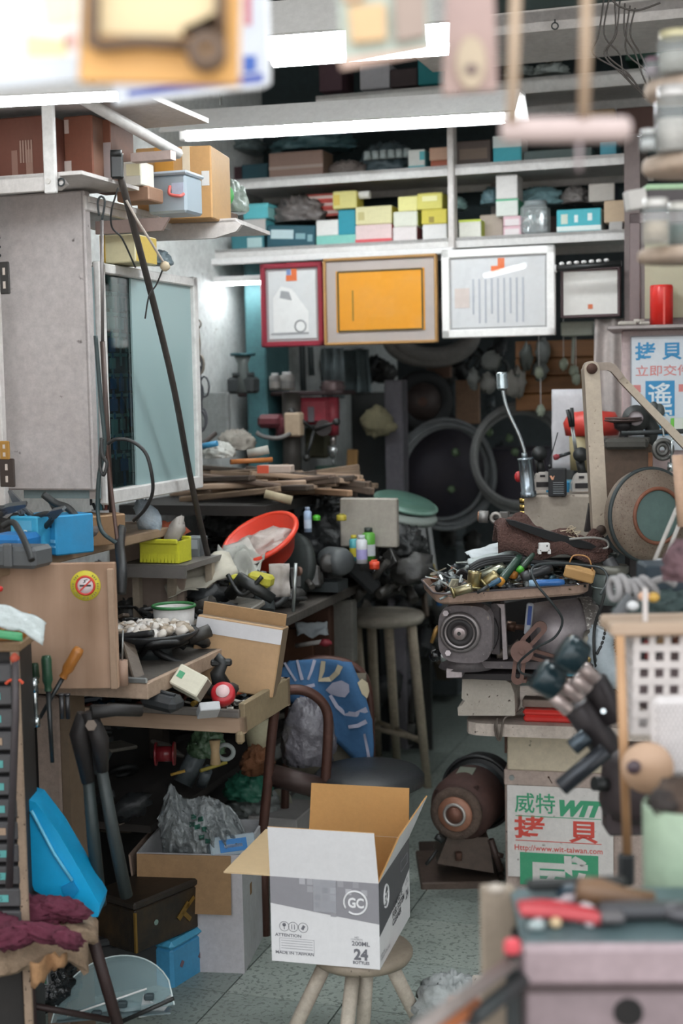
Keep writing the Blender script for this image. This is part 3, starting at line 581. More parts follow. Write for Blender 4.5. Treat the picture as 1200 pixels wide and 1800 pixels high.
part(t,'hook',G().curve([V((0,0,-.04)),V((.008,0,-.0)),V((0,0,.012)),V((-.008,0,0)),V((-.006,0,-.03))],.0025),M_dark); part(t,'shaft',G().cyl(V((0,0,-.04)),W(180,600,3.26)-q,.004),mt('#7f7a78',.4,.5)); part(t,'lower_shaft',G().cyl(W(180,600,3.26)-q,W(196,900,3.3)-q,.006),mt('#4e403b',.5,.3))
cable('thick dark green cable running down the cabinet corner',[(168,590,3.24),(173,650,3.24),(178,710,3.24),(184,780,3.24),(176,825,3.24),(173,850,3.24),(172,900,3.24),(180,935,3.22),(205,955,3.2)],.005,'#2b3a3b')
cable('black cable loop bulging over the cabinet edge',[(190,780,3.22),(205,772,3.2),(230,775,3.2),(255,795,3.2),(266,830,3.2),(268,865,3.22),(255,895,3.25),(235,915,3.3)],.0042)
cable('small dark cable loop hanging beside the side panel edge',[(178,770,3.2),(180,800,3.19),(188,815,3.19),(182,835,3.19),(176,820,3.2),(177,790,3.2),(180,770,3.2)],.004)
cable('brown cable running down from the cabinet corner to the bench',[(186,780,3.26),(192,830,3.26),(198,880,3.25),(205,940,3.22),(213,990,3.2)],.0045,'#4a3128')
cable('black bent tube at the left end of the wooden wall shelf',[(5,925,2.96),(22,918,2.95),(35,935,2.93),(48,962,2.9),(56,985,2.88)],.007,'#1c1e1f')
cable('black hose hanging from wall shelf down behind the plywood board',[(213,930,3.3),(210,960,3.2),(214,1000,3.12),(212,1045,3.1)],.012,'#191a1b')
cable('thin black cord drooping right of the yellow basket',[(240,915,3.4),(262,880,3.6),(275,850,3.7),(262,840,3.7)],.003)
# tools hanging on white wall
for i,(x,y0,y1,cc,lb) in enumerate([(347,570,640,'#8b8378','ring spanner hanging topmost on the white wall'),(346,610,655,'#7d5a44','brown-handled tool hanging on the white wall'),(350,640,740,'#55565a','long grey chain of keys hanging on the white wall')]):
    D=Dv(x,0,600) if False else 4.55
    q=W(x,(y0+y1)/2,D); k=kk(D); h=(y1-y0)*k
    g=G().tube([(0,0,h/2),(.003,0,0),(0,0,-h/2)],[.006,.009,.006],8)
    if i!=1: g.ring((0,0,h/2),.014,.003,(0,1,0),14,6).ring((.002,0,-h/2),.018,.004,(0,1,0),14,6,sq=1.8)
    if i==2: 
        for j in range(7): g.ring((RU(-.015,.02),0,RU(-h/2,h/2)),.016,.0035,(0,1,0),12,5,sq=2)
    solo('hanging_tool',lb,'tool',g,mt(cc,.5,.4),q,YAW)
# ---- yellow basket shelf right of back panel ----
zb2=W(280,992,3.75).z
t=thing('side_shelf','grey metal side shelf below the glass case','shelf',W(288,985,3.75),YAW); part(t,'board',G().box((0,.05,-.01),(.19,.24,.015)).box((0,-.07,-.022),(.19,.01,.03)),mt('#6a6662',.5)); part(t,'leg',G().box((-.08,.0,-.12),(.02,.02,.2)),M_beige); part(t,'leg',G().box((.08,.12,-.12),(.02,.02,.2)),M_beige)
zs_=t.location.z
p=W(281,992,3.7); p.z=zs_
t=thing('plastic_basket','yellow ribbed plastic basket under the glass key case','basket',p,YAW)
g=G(); k=kk(3.7)
bw,bh,bd=36*k,38*k,.075
g.box((0,bd/2,.004),(bw*1.8,bd*.9,.006))
for i in range(11):
    x=-bw+i*bw*.2; g.box((x*.95,0,bh/2),(bw*.15,.006,bh),r=(-.12,0,0)); g.box((x*.95,bd,bh/2),(bw*.15,.006,bh),r=(.12,0,0))
part(t,'basket_body',g.box((0,-.006,bh),(bw*2.05,.008,.014),b=.003).box((0,-.0,bh*.55),(bw*1.95,.007,bh*.8)).box((0,bd+.006,bh),(bw*2.05,.008,.014),b=.003).box((-bw*1.0,bd/2,bh*.5),(.007,bd,bh)).box((bw*1.0,bd/2,bh*.5),(.007,bd,bh)),mt('#c4c232',.45))
solo('crumpled_foil','crumpled blue and white wrapper standing in the yellow basket','wrapper',G().blob((0,0,.03),(.028,.025,.055),.35,3,3,16,12,ridge=True),mt('#b5c0c8',.35,0,.4,'#3d6f9a',25,.4),W(268,935,3.72),(0,-.35,0))
solo('grey_bag_piece','grey crumpled packaging at the right in the yellow basket','wrapper',G().blob((0,0,.02),(.02,.02,.045),.4,3,4,14,10,ridge=True),mt('#9a938c',.6),W(302,950,3.73),(0,.4,0))
solo('orange_cloth','orange and red cloth bits inside the yellow basket','cloth',G().blob((0,0,.02),(.045,.02,.025),.5,3,5,14,10,ridge=True),mt('#a8503a',.8,0,.5,'#c08a3a',25,.4),W(296,948,3.78),0)
carton('small grey electric box beside the yellow basket',(322,945,350,985),3.85,.06,'#7d8486','#606668',patch=[(.1,.1,.9,.5,'#a8b0b2')])
solo('metal_clip','grey metal clip standing at the top of the basket','clip',G().ring((0,0,.01),.016,.005,(0,1,0),14,6).cyl((0,0,-.03),(0,0,0),.006),M_steel,W(262,912,3.72))
# ================= LEFT WORKBENCH =================
ZB=.87; UB=-1.354
wb=thing('workbench','cluttered wooden workbench along the left wall with a pulled-out tray','workbench',RM(UB,2.77,0),YAW)
M_bw=wood('#8d7d68','#4b3c2e',1,.7,1)
part(wb,'bench_top',G().box((-.35,1.1,ZB-.014),(.7,2.2,.028),b=.003),mt('#4a443e',.7,0,.6,'#1c1a18',8,.4))
part(wb,'edge_trim',G().box((-.14,-.008,ZB-.018),(.30,.012,.036),b=.002).box((.003,.2,ZB-.018),(.012,.42,.036),b=.002),mt('#a8907c',.7,0,.4,'#5d4e40',12,.3))
part(wb,'metal_strip',G().box((-.14,-.016,ZB+.006),(.30,.008,.012),b=.002),M_steel)
part(wb,'leg',G().box((-.262,.05,ZB/2-.02),(.058,.05,ZB-.06),b=.004),mt('#8f7d72',.8,0,.5,'#5a4a40',5,.3)); part(wb,'leg',G().box((-.222,.07,ZB/2-.02),(.02,.08,ZB-.06)),mt('#6e5c4a',.8))
part(wb,'leg',G().box((-.62,2.1,ZB/2-.02),(.06,.06,ZB-.06)),mt('#3f3630',.8)); part(wb,'leg',G().box((-.55,1.2,ZB/2-.02),(.05,.05,ZB-.06)),mt('#3f3630',.8))
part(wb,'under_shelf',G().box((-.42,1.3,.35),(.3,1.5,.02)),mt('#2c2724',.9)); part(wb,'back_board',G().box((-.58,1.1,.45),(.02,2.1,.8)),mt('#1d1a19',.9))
# drawer
UD=-1.227; ZD=.758
dr=thing('pulled_out_tray','shallow wooden drawer tray pulled out of the bench, full of small parts','drawer',RM(UD,3.02,0),YAW)
M_dw=wood('#b49a84','#8a705a',1,.7,0)
part(dr,'side_board',G().box((-.27,.008,ZD-.036),(.54,.016,.042),b=.002),M_dw); part(dr,'side_board',G().box((-.27,.30,ZD-.02),(.54,.016,.07)),M_dw)
part(dr,'slide_rail',G().box((-.18,-.006,ZD-.008),(.34,.010,.020),b=.002).box((-.18,-.012,ZD-.008),(.34,.002,.008)),mt('#8d8680',.4,.6))
part(dr,'front_board',G().box((-.008,.155,ZD-.02),(.016,.31,.07),b=.002).box((-.012,-.002,ZD-.065),(.02,.02,.03),b=.006),mt('#8b7b60',.7,0,.35,'#5e4f3c'))
part(dr,'bottom_panel',G().box((-.27,.155,ZD-.05),(.53,.3,.006)),mt('#3a332d',.8))
# plywood board with sticker
p,w_,h=fit(-60,991,205,1212,3.0,math.radians(-2)); t=thing('plywood_board','upright plywood board with round no-smoking sticker on the bench end','board',p,math.radians(-2))
part(t,'panel',G().box((0,.009,h/2),(w_,.018,h),b=.002),wood('#b0917a','#83664f',.5,.75,2))
part(t,'edge_strip',G().box((w_/2-.009,.004,h/2-.006),(.014,.028,h-.012),b=.002),mt('#a08670',.8))
k=kk(3.0); sx_=w_/2-53*k; sz=h-40*k; st=part(t,'sticker',G().lathe([(0,0),(27*k,0),(27*k,.0012),(0,.0012)],40,z=(0,-1,0)),mt('#cfc13c',.5,0,.15),(sx_,0,sz),label='yellow round no-smoking sticker')
part(st,'sticker_ring',G().ring((0,-.0015,0),16*k,2.2*k,(0,1,0),40,4,sq=1),mt('#c9382c',.5,0,.1)); part(st,'sticker_disc',G().lathe([(0,0),(15*k,0),(15*k,.0018),(0,.0018)],36,z=(0,-1,0)),mt('#d9cfd0',.5,0,.1))
part(st,'cigarette',G().box((0,-.0022,0),(20*k,.001,3*k)).curve([(-4*k,-.0022,5*k),(0,-.0022,7*k),(-2*k,-.0022,9*k),(4*k,-.0022,11*k)],.7*k,4),M_black); part(st,'slash',G().box((0,-.003,0),(30*k,.001,2.6*k),r=(0,-.75,0)),mt('#c9382c',.5,0,.1))
for i in range(28):
    a=PI*.15+i*(PI*1.7/28)+PI/2; part(st,'ring_print',G().box((math.cos(a)*22*k,-.0016,math.sin(a)*22*k),(2.2*k,.0006,3.5*k),r=(0,-a+PI/2,0)),mt('#7d7a35',.5,0,0)) if i%4 else None
# screwdrivers hung in the bench edge
def screwdriver(lab,p0,p1,D,hr,hc,frac=.35,sr=.0035,grp=None,sc_='#44484a'):
    A=W(p0[0],p0[1],D); B=W(p1[0],p1[1],D+.0); t=thing('screwdriver',lab,'screwdriver',A,0,grp); d=B-A; h=d*frac; n=d.normalized()
    part(t,'handle',G().lathe([(0,0),(hr*.8,.001),(hr,hr*.8),(hr*.95,h.length*.45),(hr*1.02,h.length*.7),(hr*.65,h.length*.85),(hr*.75,h.length)],10,z=n),mt(hc,.35,0,.3))
    part(t,'shaft',G().cyl(h,d,sr,sr*.8,8),mt(sc_,.4,.7)); return t
screwdriver('green-handled long screwdriver hanging through the bench edge',(81,1152),(92,1340),2.93,.011,'#27503a',.33,.0055)
screwdriver('short dark green screwdriver behind the long green one',(60,1165),(66,1225),2.96,.009,'#22432f',.6)
screwdriver('orange wooden-handled file sticking up from the bench edge',(140,1139),(70,1262),2.94,.0125,'#b0702f',.42,.005)
t=thing('socket_extension','chrome socket extension bar hanging at the left bench edge','tool',W(59,1192,2.92)); k=kk(2.92)
part(t,'bar',G().cyl((0,0,0),(.002,0,-85*k),.006,n=12),M_chrome); part(t,'socket',G().cyl((.002,0,-70*k),(.002,0,-88*k),.0085,n=12).cyl((0,0,.002),(0,0,-25*k),.009,n=12),M_chrome)
for i,(x,cc) in enumerate([(108,'#5c5c5e'),(118,'#4c4c4e')]): solo('steel_pin',['short dark steel pin set in the bench edge','second dark steel pin right beside the first in the bench edge'][i],'pin',G().cyl((0,0,0),(0,0,-.05),.005).cyl((0,0,0),(0,0,.004),.007),mt(cc,.4,.6),W(x,1222,2.93))
# tube standing on bench right of board
t=thing('pencil_tube','brown round tin with a steel scriber standing right of the plywood','tin',on(216,1205,3.02,ZB)); k=kk(3.02); part(t,'tin',G().cyl((0,0,0),(0,0,.055),.012,n=16),mt('#9b7f6d',.6)); part(t,'scriber',G().cyl((0,0,.05),(.004,0,.12),.002,n=6),M_steel)
# bolt cutters
t=thing('bolt_cutters','large dark bolt cutters with two long handles leaning on the bench leg','bolt cutters',W(160,1600,2.95)); q=t.location
part(t,'handle',G().tube([W(155,1370,2.9)-q,W(165,1480,2.92)-q,W(176,1590,2.95)-q],[.012,.014,.014],10),mt('#2f3838',.5,.2)); part(t,'handle',G().tube([W(178,1350,2.9)-q,W(200,1470,2.92)-q,W(222,1575,2.95)-q],[.012,.014,.014],10),mt('#343b3b',.5,.2))
part(t,'jaw_link',G().tube([W(150,1255,2.9)-q,W(140,1290,2.9)-q,W(155,1375,2.9)-q],[.018,.022,.014],8).tube([W(155,1250,2.89)-q,W(175,1300,2.89)-q,W(180,1355,2.9)-q],[.016,.02,.013],8),mt('#221f1f',.6,.2)); part(t,'pivot_bolt',G().cyl(W(160,1275,2.86)-q,W(160,1275,2.9)-q,.012,n=6),mt('#5a5048',.4,.7))
part(t,'arm',G().tube([W(160,1252,2.88)-q,W(205,1248,2.9)-q,W(248,1250,2.93)-q],[.016,.013,.012],8),mt('#1c1b1b',.6))
# items standing on / in the drawer
t,w2,h=carton('open brown shipping carton with white tape strip standing behind the tray',(327,1092,478,1215),3.42,.09,'#ae8d68','#84705a',z=None,yaw=math.radians(-8),tilt=math.radians(9),pitch=math.radians(-6),patch=[(0.0,.03,1,.24,'#cac8ca')])
part(t,'flap',G().box((0,.045,h+.012),(w2*.98,.004,.04),r=(.25,0,0)),mt('#a5845f',.8))
t,w2,h=carton('small white box with green mark tilted on the tray edge',(294,1172,345,1212),3.12,.04,'#d2cdba','#8b7f72',yaw=math.radians(-25),tilt=math.radians(22),pitch=math.radians(-35),patch=[(.1,.3,.3,.6,'#4f9a72')])
t=thing('white_bucket','white plastic bucket with green rim behind the carton','bucket',on(308,1160,3.5,ZB)); part(t,'bucket_body',G().lathe([(0,0),(.046,0),(.052,.095),(.048,.095),(.044,.004),(0,.004)],28),mt('#c9c5c2',.4)); part(t,'rim',G().ring((0,0,.098),.052,.004,n=32),mt('#2f6f3e',.4)); part(t,'handle',G().curve([(-.05,-.02,.05),(0,-.062,.03),(.05,-.02,.05)],.003),M_black)
t=thing('fragment_pan','wide dark pan heaped with cream paper and wax fragments','pan',on(265,1105,3.35,ZB+.06),0); part(t,'pan',G().lathe([(0,-.03),(.08,-.03),(.115,.0),(.11,.004),(.07,-.02),(0,-.02)],30),mt('#26282a',.4,.3))
part(t,'pan_foot',G().cyl((0,0,-.06),(0,0,-.03),.05),M_dark)
fme=[G().blob((0,0,0),(RU(.012,.024),RU(.01,.02),RU(.006,.012)),.5,3,i,10,7,ridge=True).mesh('fragment',mt(c_,.8,0,.3,'#8a7a68')) for i,c_ in enumerate(['#d3cbc2','#bfb2a4','#e0dbd5','#a59684'])]
for i in range(60):
    a=R_()*6.28; r=math.sqrt(R_())*.09
    o=solo('wax_fragment',['cream','beige','whitish','brownish'][i%4]+' broken fragment in the wide dark pan','fragment',fme[i%4],None,t.location+V((math.cos(a)*r,math.sin(a)*r,.004+(.1-r)*.12)),(RU(-.6,.6),RU(-.6,.6),a),'pale fragments in the dark pan')
# tray contents
zt_=ZD-.03
def inb(u,v): return RM(UD-u,3.02+v,0)
solo('red_tape_measure','red and white round tape measure in the pulled-out tray','tape measure',G().lathe([(0,0),(.024,0),(.028,.006),(.028,.022),(.024,.028),(0,.028)],24).lathe([(0,.028),(.016,.028),(.016,.031),(0,.031)],20,mi=1),[mt('#b3202a',.35),mt('#d8b9b9')],W(393,1225,3.22),(.9,0,0))
t=thing('black_sprayer','black small trigger grinder standing in the tray','tool',W(390,1205,3.3)); part(t,'tool_body',G().tube([(.0,0,.0),(-.01,0,.03),(.005,0,.055),(-.012,0,.07)],[.022,.018,.014,.011],10).box((.0,0,.055),(.05,.02,.016),b=.004),M_black); part(t,'base',G().blob((0,0,-.01),(.04,.03,.02),.2,2,2),M_black)
tc_=['#26292c','#2f3437','#8f9698','#c9c7c0','#b08c3a','#444b52','#6e3a2e','#a6adb0','#1c4f6a','#55595a']
sme=[]
for i,c_ in enumerate(tc_):
    g=G()
    if i%4==0: g.cyl((-.02,0,0),(.02,0,0),.006,.004,8)
    elif i%4==1: g.box((0,0,0),(.04,.018,.012),b=.003)
    elif i%4==2: g.ring((0,0,0),.011,.004,n=14,m=6)
    else: g.box((0,0,0),(.05,.006,.004),b=.001).cyl((.02,0,0),(.03,0,0),.006,n=8)
    sme.append(g.mesh('small_part',mt(c_,.45,.6 if i%3==2 else 0,.2)))
def litter(n,f,lab,grp,name='small_part',cat='part',mes=None,sc0=1,zj=.02,sc1=1.6):
    for i in range(n):
        p=f(); s=RU(sc0,sc1); ii=rnd.randrange(10); o=solo(name,['black pin','dark slate block','grey ring','white toggle','ochre pin','blue grey block','rusty ring','silver toggle','dark blue pin','grey block'][ii]+' '+lab,cat,sme[ii],None,p,(RU(-.5,.5),RU(-.5,.5),R_()*6.3),grp); o.scale=(s,s,s)
litter(46,lambda: inb(RU(.03,.48),RU(.03,.28))+V((0,0,ZD-.04+RU(0,.03))),'lying in the pulled-out tray','small parts in the pulled-out tray')
solo('orange_ring','flat orange ring lying behind the red tape measure','ring',G().ring((0,0,0),.018,.006),mt('#c4542f',.4),inb(.09,.17)+V((0,0,ZD+.005)))
solo('charger','black adapter plug lying at the left of the tray','adapter',G().box((0,0,0),(.09,.06,.035),b=.012).cyl((-.03,0,.02),(.03,0,.02),.004),mt('#24282b',.5),W(285,1232,3.1),(0,.15,-.4))
carton('small white folded paper box lying in the front of the tray',(352,1232,388,1248),3.12,.05,'#b7b9bb','#9c9fa1',yaw=.3,pitch=-.6)
# ---- bench clutter ----
bme=[]
def mk(g,c_,r=.5,me=0): bme.append(g.mesh('scrap',mt(c_,r,me,.4,'#1a1816',14,.4)))
mk(G().blob((0,0,0),(.06,.04,.03),.5,2.5,1,14,9,ridge=True),'#232527'); mk(G().blob((0,0,0),(.045,.05,.03),.5,2.5,4,14,9,ridge=True),'#3b3a38')
mk(G().box((0,0,0),(.11,.06,.04),b=.008).cyl((.03,0,.02),(.03,0,.035),.015),'#2b2d2f'); mk(G().cyl((-.09,0,0),(.09,0,0),.009,n=8).cyl((.05,0,0),(.1,0,0),.014,n=8),'#3a3733')
mk(G().box((0,0,0),(.16,.025,.008),b=.002),'#5c4f43'); mk(G().ring((0,0,0),.035,.009,n=20),'#1f2122'); mk(G().box((0,0,0),(.08,.07,.05),b=.004).cyl((0,-.04,0),(0,.04,0),.018),'#4b4a48',.4,.5)
mk(G().curve([(-.08,0,0),(-.03,.04,.01),(.02,-.03,.02),(.09,.01,0)],.006),'#1d1d1e'); mk(G().cyl((0,0,-.03),(0,0,.04),.022,n=14).cyl((0,0,.04),(0,0,.06),.010,n=10),'#5a6164',.4)
mk(G().box((0,0,0),(.12,.09,.012),b=.003),'#6f6a62')
BW=['lumpy black rag','crumpled dark grey lump','dark boxy tool with a knob','dark rod with a thick end','flat brown wooden strip','black ring','grey block with an axle','bent black wire','small grey can','flat grey plate']
def heap(n,u0,u1,v0,v1,hf,lab,grp,ms=None):
    for i in range(n):
        u=RU(u0,u1); v=RU(v0,v1); b0,h0=hf(u,v); p=RM(u,v,b0+.012+h0*R_()); s=RU(.6,1.4)
        ii=rnd.choice([i for i in range(10) if ms is None or bme[i] in ms]); o=solo('workshop_scrap',BW[ii]+' '+lab,'scrap',bme[ii],None,p,(RU(-.5,.5),RU(-.5,.5),R_()*6.3),grp); o.scale=(s,s,s)
heap(150,-2.0,UB-.03,3.35,4.9,lambda u,v: (ZB,(.05+.1*max(0,min(1,(v-3.4)/1.1)))*(1 if u<-1.5 else .8)),'heaped on the left bench','dark scrap heaped on the left bench')
heap(50,-1.75,UB-.03,2.82,3.42,lambda u,v: (ZB,.02+.04*(v-2.8)),'lying on the near end of the left bench','metal bits on the near end of the left bench',[m for i,m in enumerate(bme) if i in(3,4,5,7)])
# under bench darkness junk
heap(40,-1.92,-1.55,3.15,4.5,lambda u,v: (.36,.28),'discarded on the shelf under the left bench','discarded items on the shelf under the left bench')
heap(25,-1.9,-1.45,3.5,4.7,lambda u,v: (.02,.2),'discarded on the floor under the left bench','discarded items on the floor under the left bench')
# upper back bench shelf with planks
ZU=W(440,868,4.7).z
t=thing('raised_bench_shelf','dark raised shelf at the back of the bench carrying planks','shelf',RM(-1.99,3.95,0),YAW); part(t,'board',G().box((.24,.42,ZU-.015),(.48,.9,.03)),mt('#24211f',.8)); part(t,'upright',G().box((.44,.02,(ZU+ZB)/2),(.03,.03,ZU-ZB)),mt('#3a342e')); part(t,'upright',G().box((.44,.82,(ZU+ZB)/2),(.03,.03,ZU-ZB)),mt('#3a342e'))
wme=[G().box((0,0,0),(RU(.22,.42),RU(.02,.045),RU(.012,.022)),b=.003).mesh('strip',wood(a,b_,1,.75,0)) for a,b_ in (('#6c5a4c','#2f2620'),('#8a745e','#4b3c30'),('#a9876a','#6a503a'),('#54473d','#241d18'),('#7f6a5c','#3c3029'),('#b9a08a','#7b644f'))]
for i in range(60):
    p=W(RU(360,560),0,RU(4.35,4.9)); p.z=ZU+RU(.01,.10)*(1-.45*abs(p.x/4.6*2500+155)/110*.8); 
    wi=rnd.randrange(6); o=solo('wood_strip',['dark brown','tan brown','light tan','very dark','greyish brown','pale cream'][wi]+' strip of wood in the pile on the raised bench shelf','wood strip',wme[wi],None,p,(RU(-.1,.1),RU(-.12,.12),YAW+RU(-.6,.6)),'wood strips piled on the raised bench shelf')
def bar(lab,a,b,D0,D1,r,col,name='bar',cat='bar',m=None,ends=None):
    A=W(*a,D0);B=W(*b,D1); g=G().cyl((0,0,0),B-A,r,n=10)
    t=solo(name,lab,cat,g,m or mt(col,.6),A); return t
bar('orange brown wooden stick across the plank pile',(405,812),(478,808),4.35,4.4,.008,'#a5642e','wooden_stick','stick'); bar('pale handle lying across the front of the plank pile',(465,868),(513,880),4.25,4.25,.014,'#a89a7e','tool_handle','handle'); bar('light grey roll at the top of the plank pile',(435,798),(472,790),4.4,4.4,.014,'#a7a59c','paper_roll','roll'); bar('dark stick leaning up against the white wall',(345,790),(378,762),4.4,4.5,.008,'#2e2520','dark_stick','stick')
carton('small orange and white carton on the plank pile',(452,818,510,832),4.3,.04,'#b9a79a',patch=[(0,0,.35,1,'#d0573c')])
bag('white and yellow folded plastic bag on the plank pile',(352,780,396,812),4.45,.1,'#c9c9c2',1,seed=20)
solo('blue_pen','blue tube on the white bag beside the wall','tube',G().cyl((-.03,0,0),(.03,0,.01),.009),mt('#3a8ab5',.4),W(366,785,4.38),YAW)
bag('grey beige paper bundle behind the plank pile',(375,760,430,800),4.7,.12,'#8b857c',1,seed=21,rough=.8)
# red basin
t=thing('red_basin','bright red plastic basin tipped on its side on the bench','basin',W(458,948,4.1),(math.radians(24),math.radians(-24),math.radians(0))); k=kk(4.1)
Rb=70*k
part(t,'basin_shell',G().lathe([(0,-.07),(Rb*.62,-.07),(Rb*.7,-.06),(Rb*.95,.0),(Rb*1.02,.0),(Rb*1.02,.008),(Rb*.93,.008),(Rb*.66,-.062),(0,-.062)],40),mt('#d23a24',.4,0,.15,'#9c2a1c'))
part(t,'rim',G().ring((0,0,.006),Rb*1.0,.008,n=40),mt('#dd4129',.35,0,.1))
solo('plastic_liner','crumpled clear plastic bag lying inside the red basin','bag',G().blob((0,0,0),(Rb*.8,Rb*.55,.03),.4,3,6,24,14,ridge=True),mt('#b8aaa2',.3,0,.3,'#7a6f69',10,.5),W(455,962,4.1),(math.radians(22),math.radians(-24),0))
# papers etc
def sheetob(lab,loc,w_,h,rot,col,amp=.006,name='paper_sheet',cat='paper',t_=.0015,seed=0,m=None,nx=10):
    g=G().sheet(lambda a,b:((a-.5)*w_,(b-.5)*h,amp*noise.noise(V((a*3,b*3,seed*5)))*3),nx,nx,t_)
    return solo(name,lab,cat,g,m or mt(col,.7,0,.2),loc,rot)
sheetob('pale grey paper sheet lying under the red basin',W(385,990,4.0),.22,.12,(.5,-.35,.3),'#b5b0a8',.01)
sheetob('off-white paper slanting down left of the basin',W(350,1010,3.85),.2,.09,(.6,-.3,.2),'#c4beae',.01,seed=2)
sheetob('crumpled light paper in front of the basin',W(420,985,3.95),.12,.1,(.6,.2,-.2),'#a8a8a0',.03,seed=3)
sheetob('upright grey torn card right of the yellow drill',W(491,1020,3.8),.055,.09,(1.4,0,.1),'#a49c96',.006,seed=4)
t=thing('yellow_drill','yellow and black power tool lying in the bench clutter','power tool',W(440,1022,3.75),YAW); k=kk(3.75)
part(t,'motor_housing',G().box((-24*k,0,0),(26*k,.04,24*k),b=.008).box((20*k,0,4*k),(44*k,.045,22*k),b=.008,r=(0,.2,0)),mt('#b9b23a',.5)); part(t,'grip',G().tube([(-40*k,0,-25*k),(-10*k,-.02,5*k),(10*k,-.03,-5*k),(45*k,-.01,-30*k)],[.018,.02,.018,.014],10),M_black); part(t,'strap',G().curve([(-35*k,-.03,14*k),(-5*k,-.04,-20*k),(30*k,-.03,12*k)],.006),M_black)
bar('upright thin steel rod standing beside the grinding disc',(515,1075),(520,990),3.75,3.75,.005,'#9aa3a6','steel_rod','rod',m=M_steel)
# second grinder
t=thing('bench_grinder','dusty bench grinder with a large dark disc behind the red basin','grinder',W(560,1000,4.3),YAW); k=kk(4.3)
part(t,'grinding_disc',G().lathe([(0,0),(58*k,0),(60*k,.01),(58*k,.03),(0,.03)],40,c=(-38*k,-.02,5*k),z=(-.55,-.8,.15)),mt('#2c3230',.6,.1,.5,'#141616'),label='large dark disc')
part(t,'motor_body',G().lathe([(0,-.03),(20*k,-.03),(25*k,-.01),(25*k,.05),(20*k,.07),(0,.07)],28,c=(20*k,.02,14*k),z=(.75,-.5,0)),mt('#55595a',.5,.2)); part(t,'end_cap',G().lathe([(0,0),(18*k,0),(14*k,.015),(0,.02)],28,c=(24*k,-.03,12*k),z=(.6,-.8,0)),mt('#3b3a38',.5)); part(t,'hub',G().cyl((-12*k,-.06,0),(-22*k,-.09,2*k),.014),mt('#76584a',.5,.3)); part(t,'foot',G().box((0,.02,-30*k),(.14,.1,.03)),M_dark)
# cans, bottle row
def can(lab,px,py,h,r,D,cols,name='spray_can',z=None,tilt=0):
    p=W(px,py,D); k=kk(D); r*=k;h*=k
    if z is not None: p.z=z
    t=thing(name,lab,'can',p,(0,tilt,0)); part(t,'can_body',G().lathe([(0,0),(r,0),(r,h*.8),(r*.6,h*.87),(0,h*.87)],18),mt(cols[0],.35)); part(t,'cap',G().cyl((0,0,h*.86),(0,0,h),r*.62,n=14),mt(cols[1],.4)); part(t,'printed_band',G().lathe([(r*1.01,h*.15),(r*1.01,h*.5)],18),mt(cols[2],.35)); return t
can('slim white and blue spray bottle left of the green cans',541,935,44,7,4.2,['#9fb4cf','#8794a8','#c4cfe0'])
can('tall green can with dark cap in the bench clutter',648,985,58,12,4.35,['#59a03a','#26302a','#d7dbe0'])
can('white and lilac can just left of the green can',636,990,50,10,4.25,['#d6d8dc','#c6ccd0','#a9a3d6'])
can('yellow and teal can behind the white one',622,985,45,8,4.35,['#4fa0a6','#c9b83a','#c9b83a'])
can('short red-orange tin lying right of the lilac can',658,1000,16,9,4.2,['#d94a2c','#d94a2c','#c93d20'],'orange_tin')
can('small lime tin among the black bags',556,915,10,7,4.3,['#4fb02f','#4fb02f','#4fb02f'],'lime_tin'); can('small yellow tin among the black bags',600,915,12,9,4.35,['#b5a43a','#8a8a3a','#b5a43a'],'yellow_tin')
for i,(r,lb) in enumerate([((520,885,630,985),'large black plastic bag heap behind the bench grinder'),((560,870,610,905),'small black bag on top of the heap'),((665,935,735,1000),'black rubbery bundle right of the spray cans'),((585,925,640,985),'black bag between the heap and the cans'),((350,880,420,960),'dark sack hanging under the plank shelf'),((420,875,470,920),'dark bundle behind the red basin')]):
    bag(lb,r,4.5 if i!=4 else 4.6,.15,'#1d1f1f',1,seed=30+i,name='black_bag',rough=.5)
# ================= CENTRE: box on stool, stools, chair, floor cartons =================
def leg_stool(lab,top_c,r_seat,th,legs,D,col,rungs=(),lr=.017,scol='#958878'):
    """legs: list of (top px,py,D) , foot px (z=0)"""
    zc_=top_c.z; t=thing('wooden_stool',lab,'stool',V((top_c.x,top_c.y,0))); o=t.location
    M=mt(col,.6,0,.5,'#6d6050',7,.3,speck=.12,scol='#5a4c3e')
    part(t,'seat',G().lathe([(0,zc_-th),(r_seat*.94,zc_-th),(r_seat,zc_-th*.6),(r_seat,zc_-th*.25),(r_seat*.95,zc_),(0,zc_)],36),mt(scol,.6,0,.6,'#574b3e',10,.3,speck=.2))
    feet=[]
    for a,f in legs:
        part(t,'leg',G().tube([a-o,(a*.5+f*.5)-o,f-o],[lr,lr*.98,lr*.85],12),M); feet.append((a-o,f-o))
    for i,j,q in rungs:
        p=feet[i][0]*(1-q)+feet[i][1]*q; r=feet[j][0]*(1-q)+feet[j][1]*q; part(t,'rung',G().cyl(p,r,lr*.55,n=8),M)
    return t
# front stool
zs=.272; c=WZ(636,1664,zs)
L=[]
for (tx,ty,fx,Df,rr) in ((553,1700,500,3.02,0),(618,1712,598,2.88,0),(646,1712,634,3.05,0),(700,1692,740,3.12,0)):
    a=c+ (W(tx,ty,3.0)-c)*.8; a.z=zs-.03
    f=W(fx,1800,Df); f.z=0; f+= (f-V((c.x,c.y,0)))*.15; L.append((a,f))
stf=leg_stool('low paint-worn white wooden stool carrying the open carton',c,.112,.026,L,3,'#b5aa9c',(),.0165)
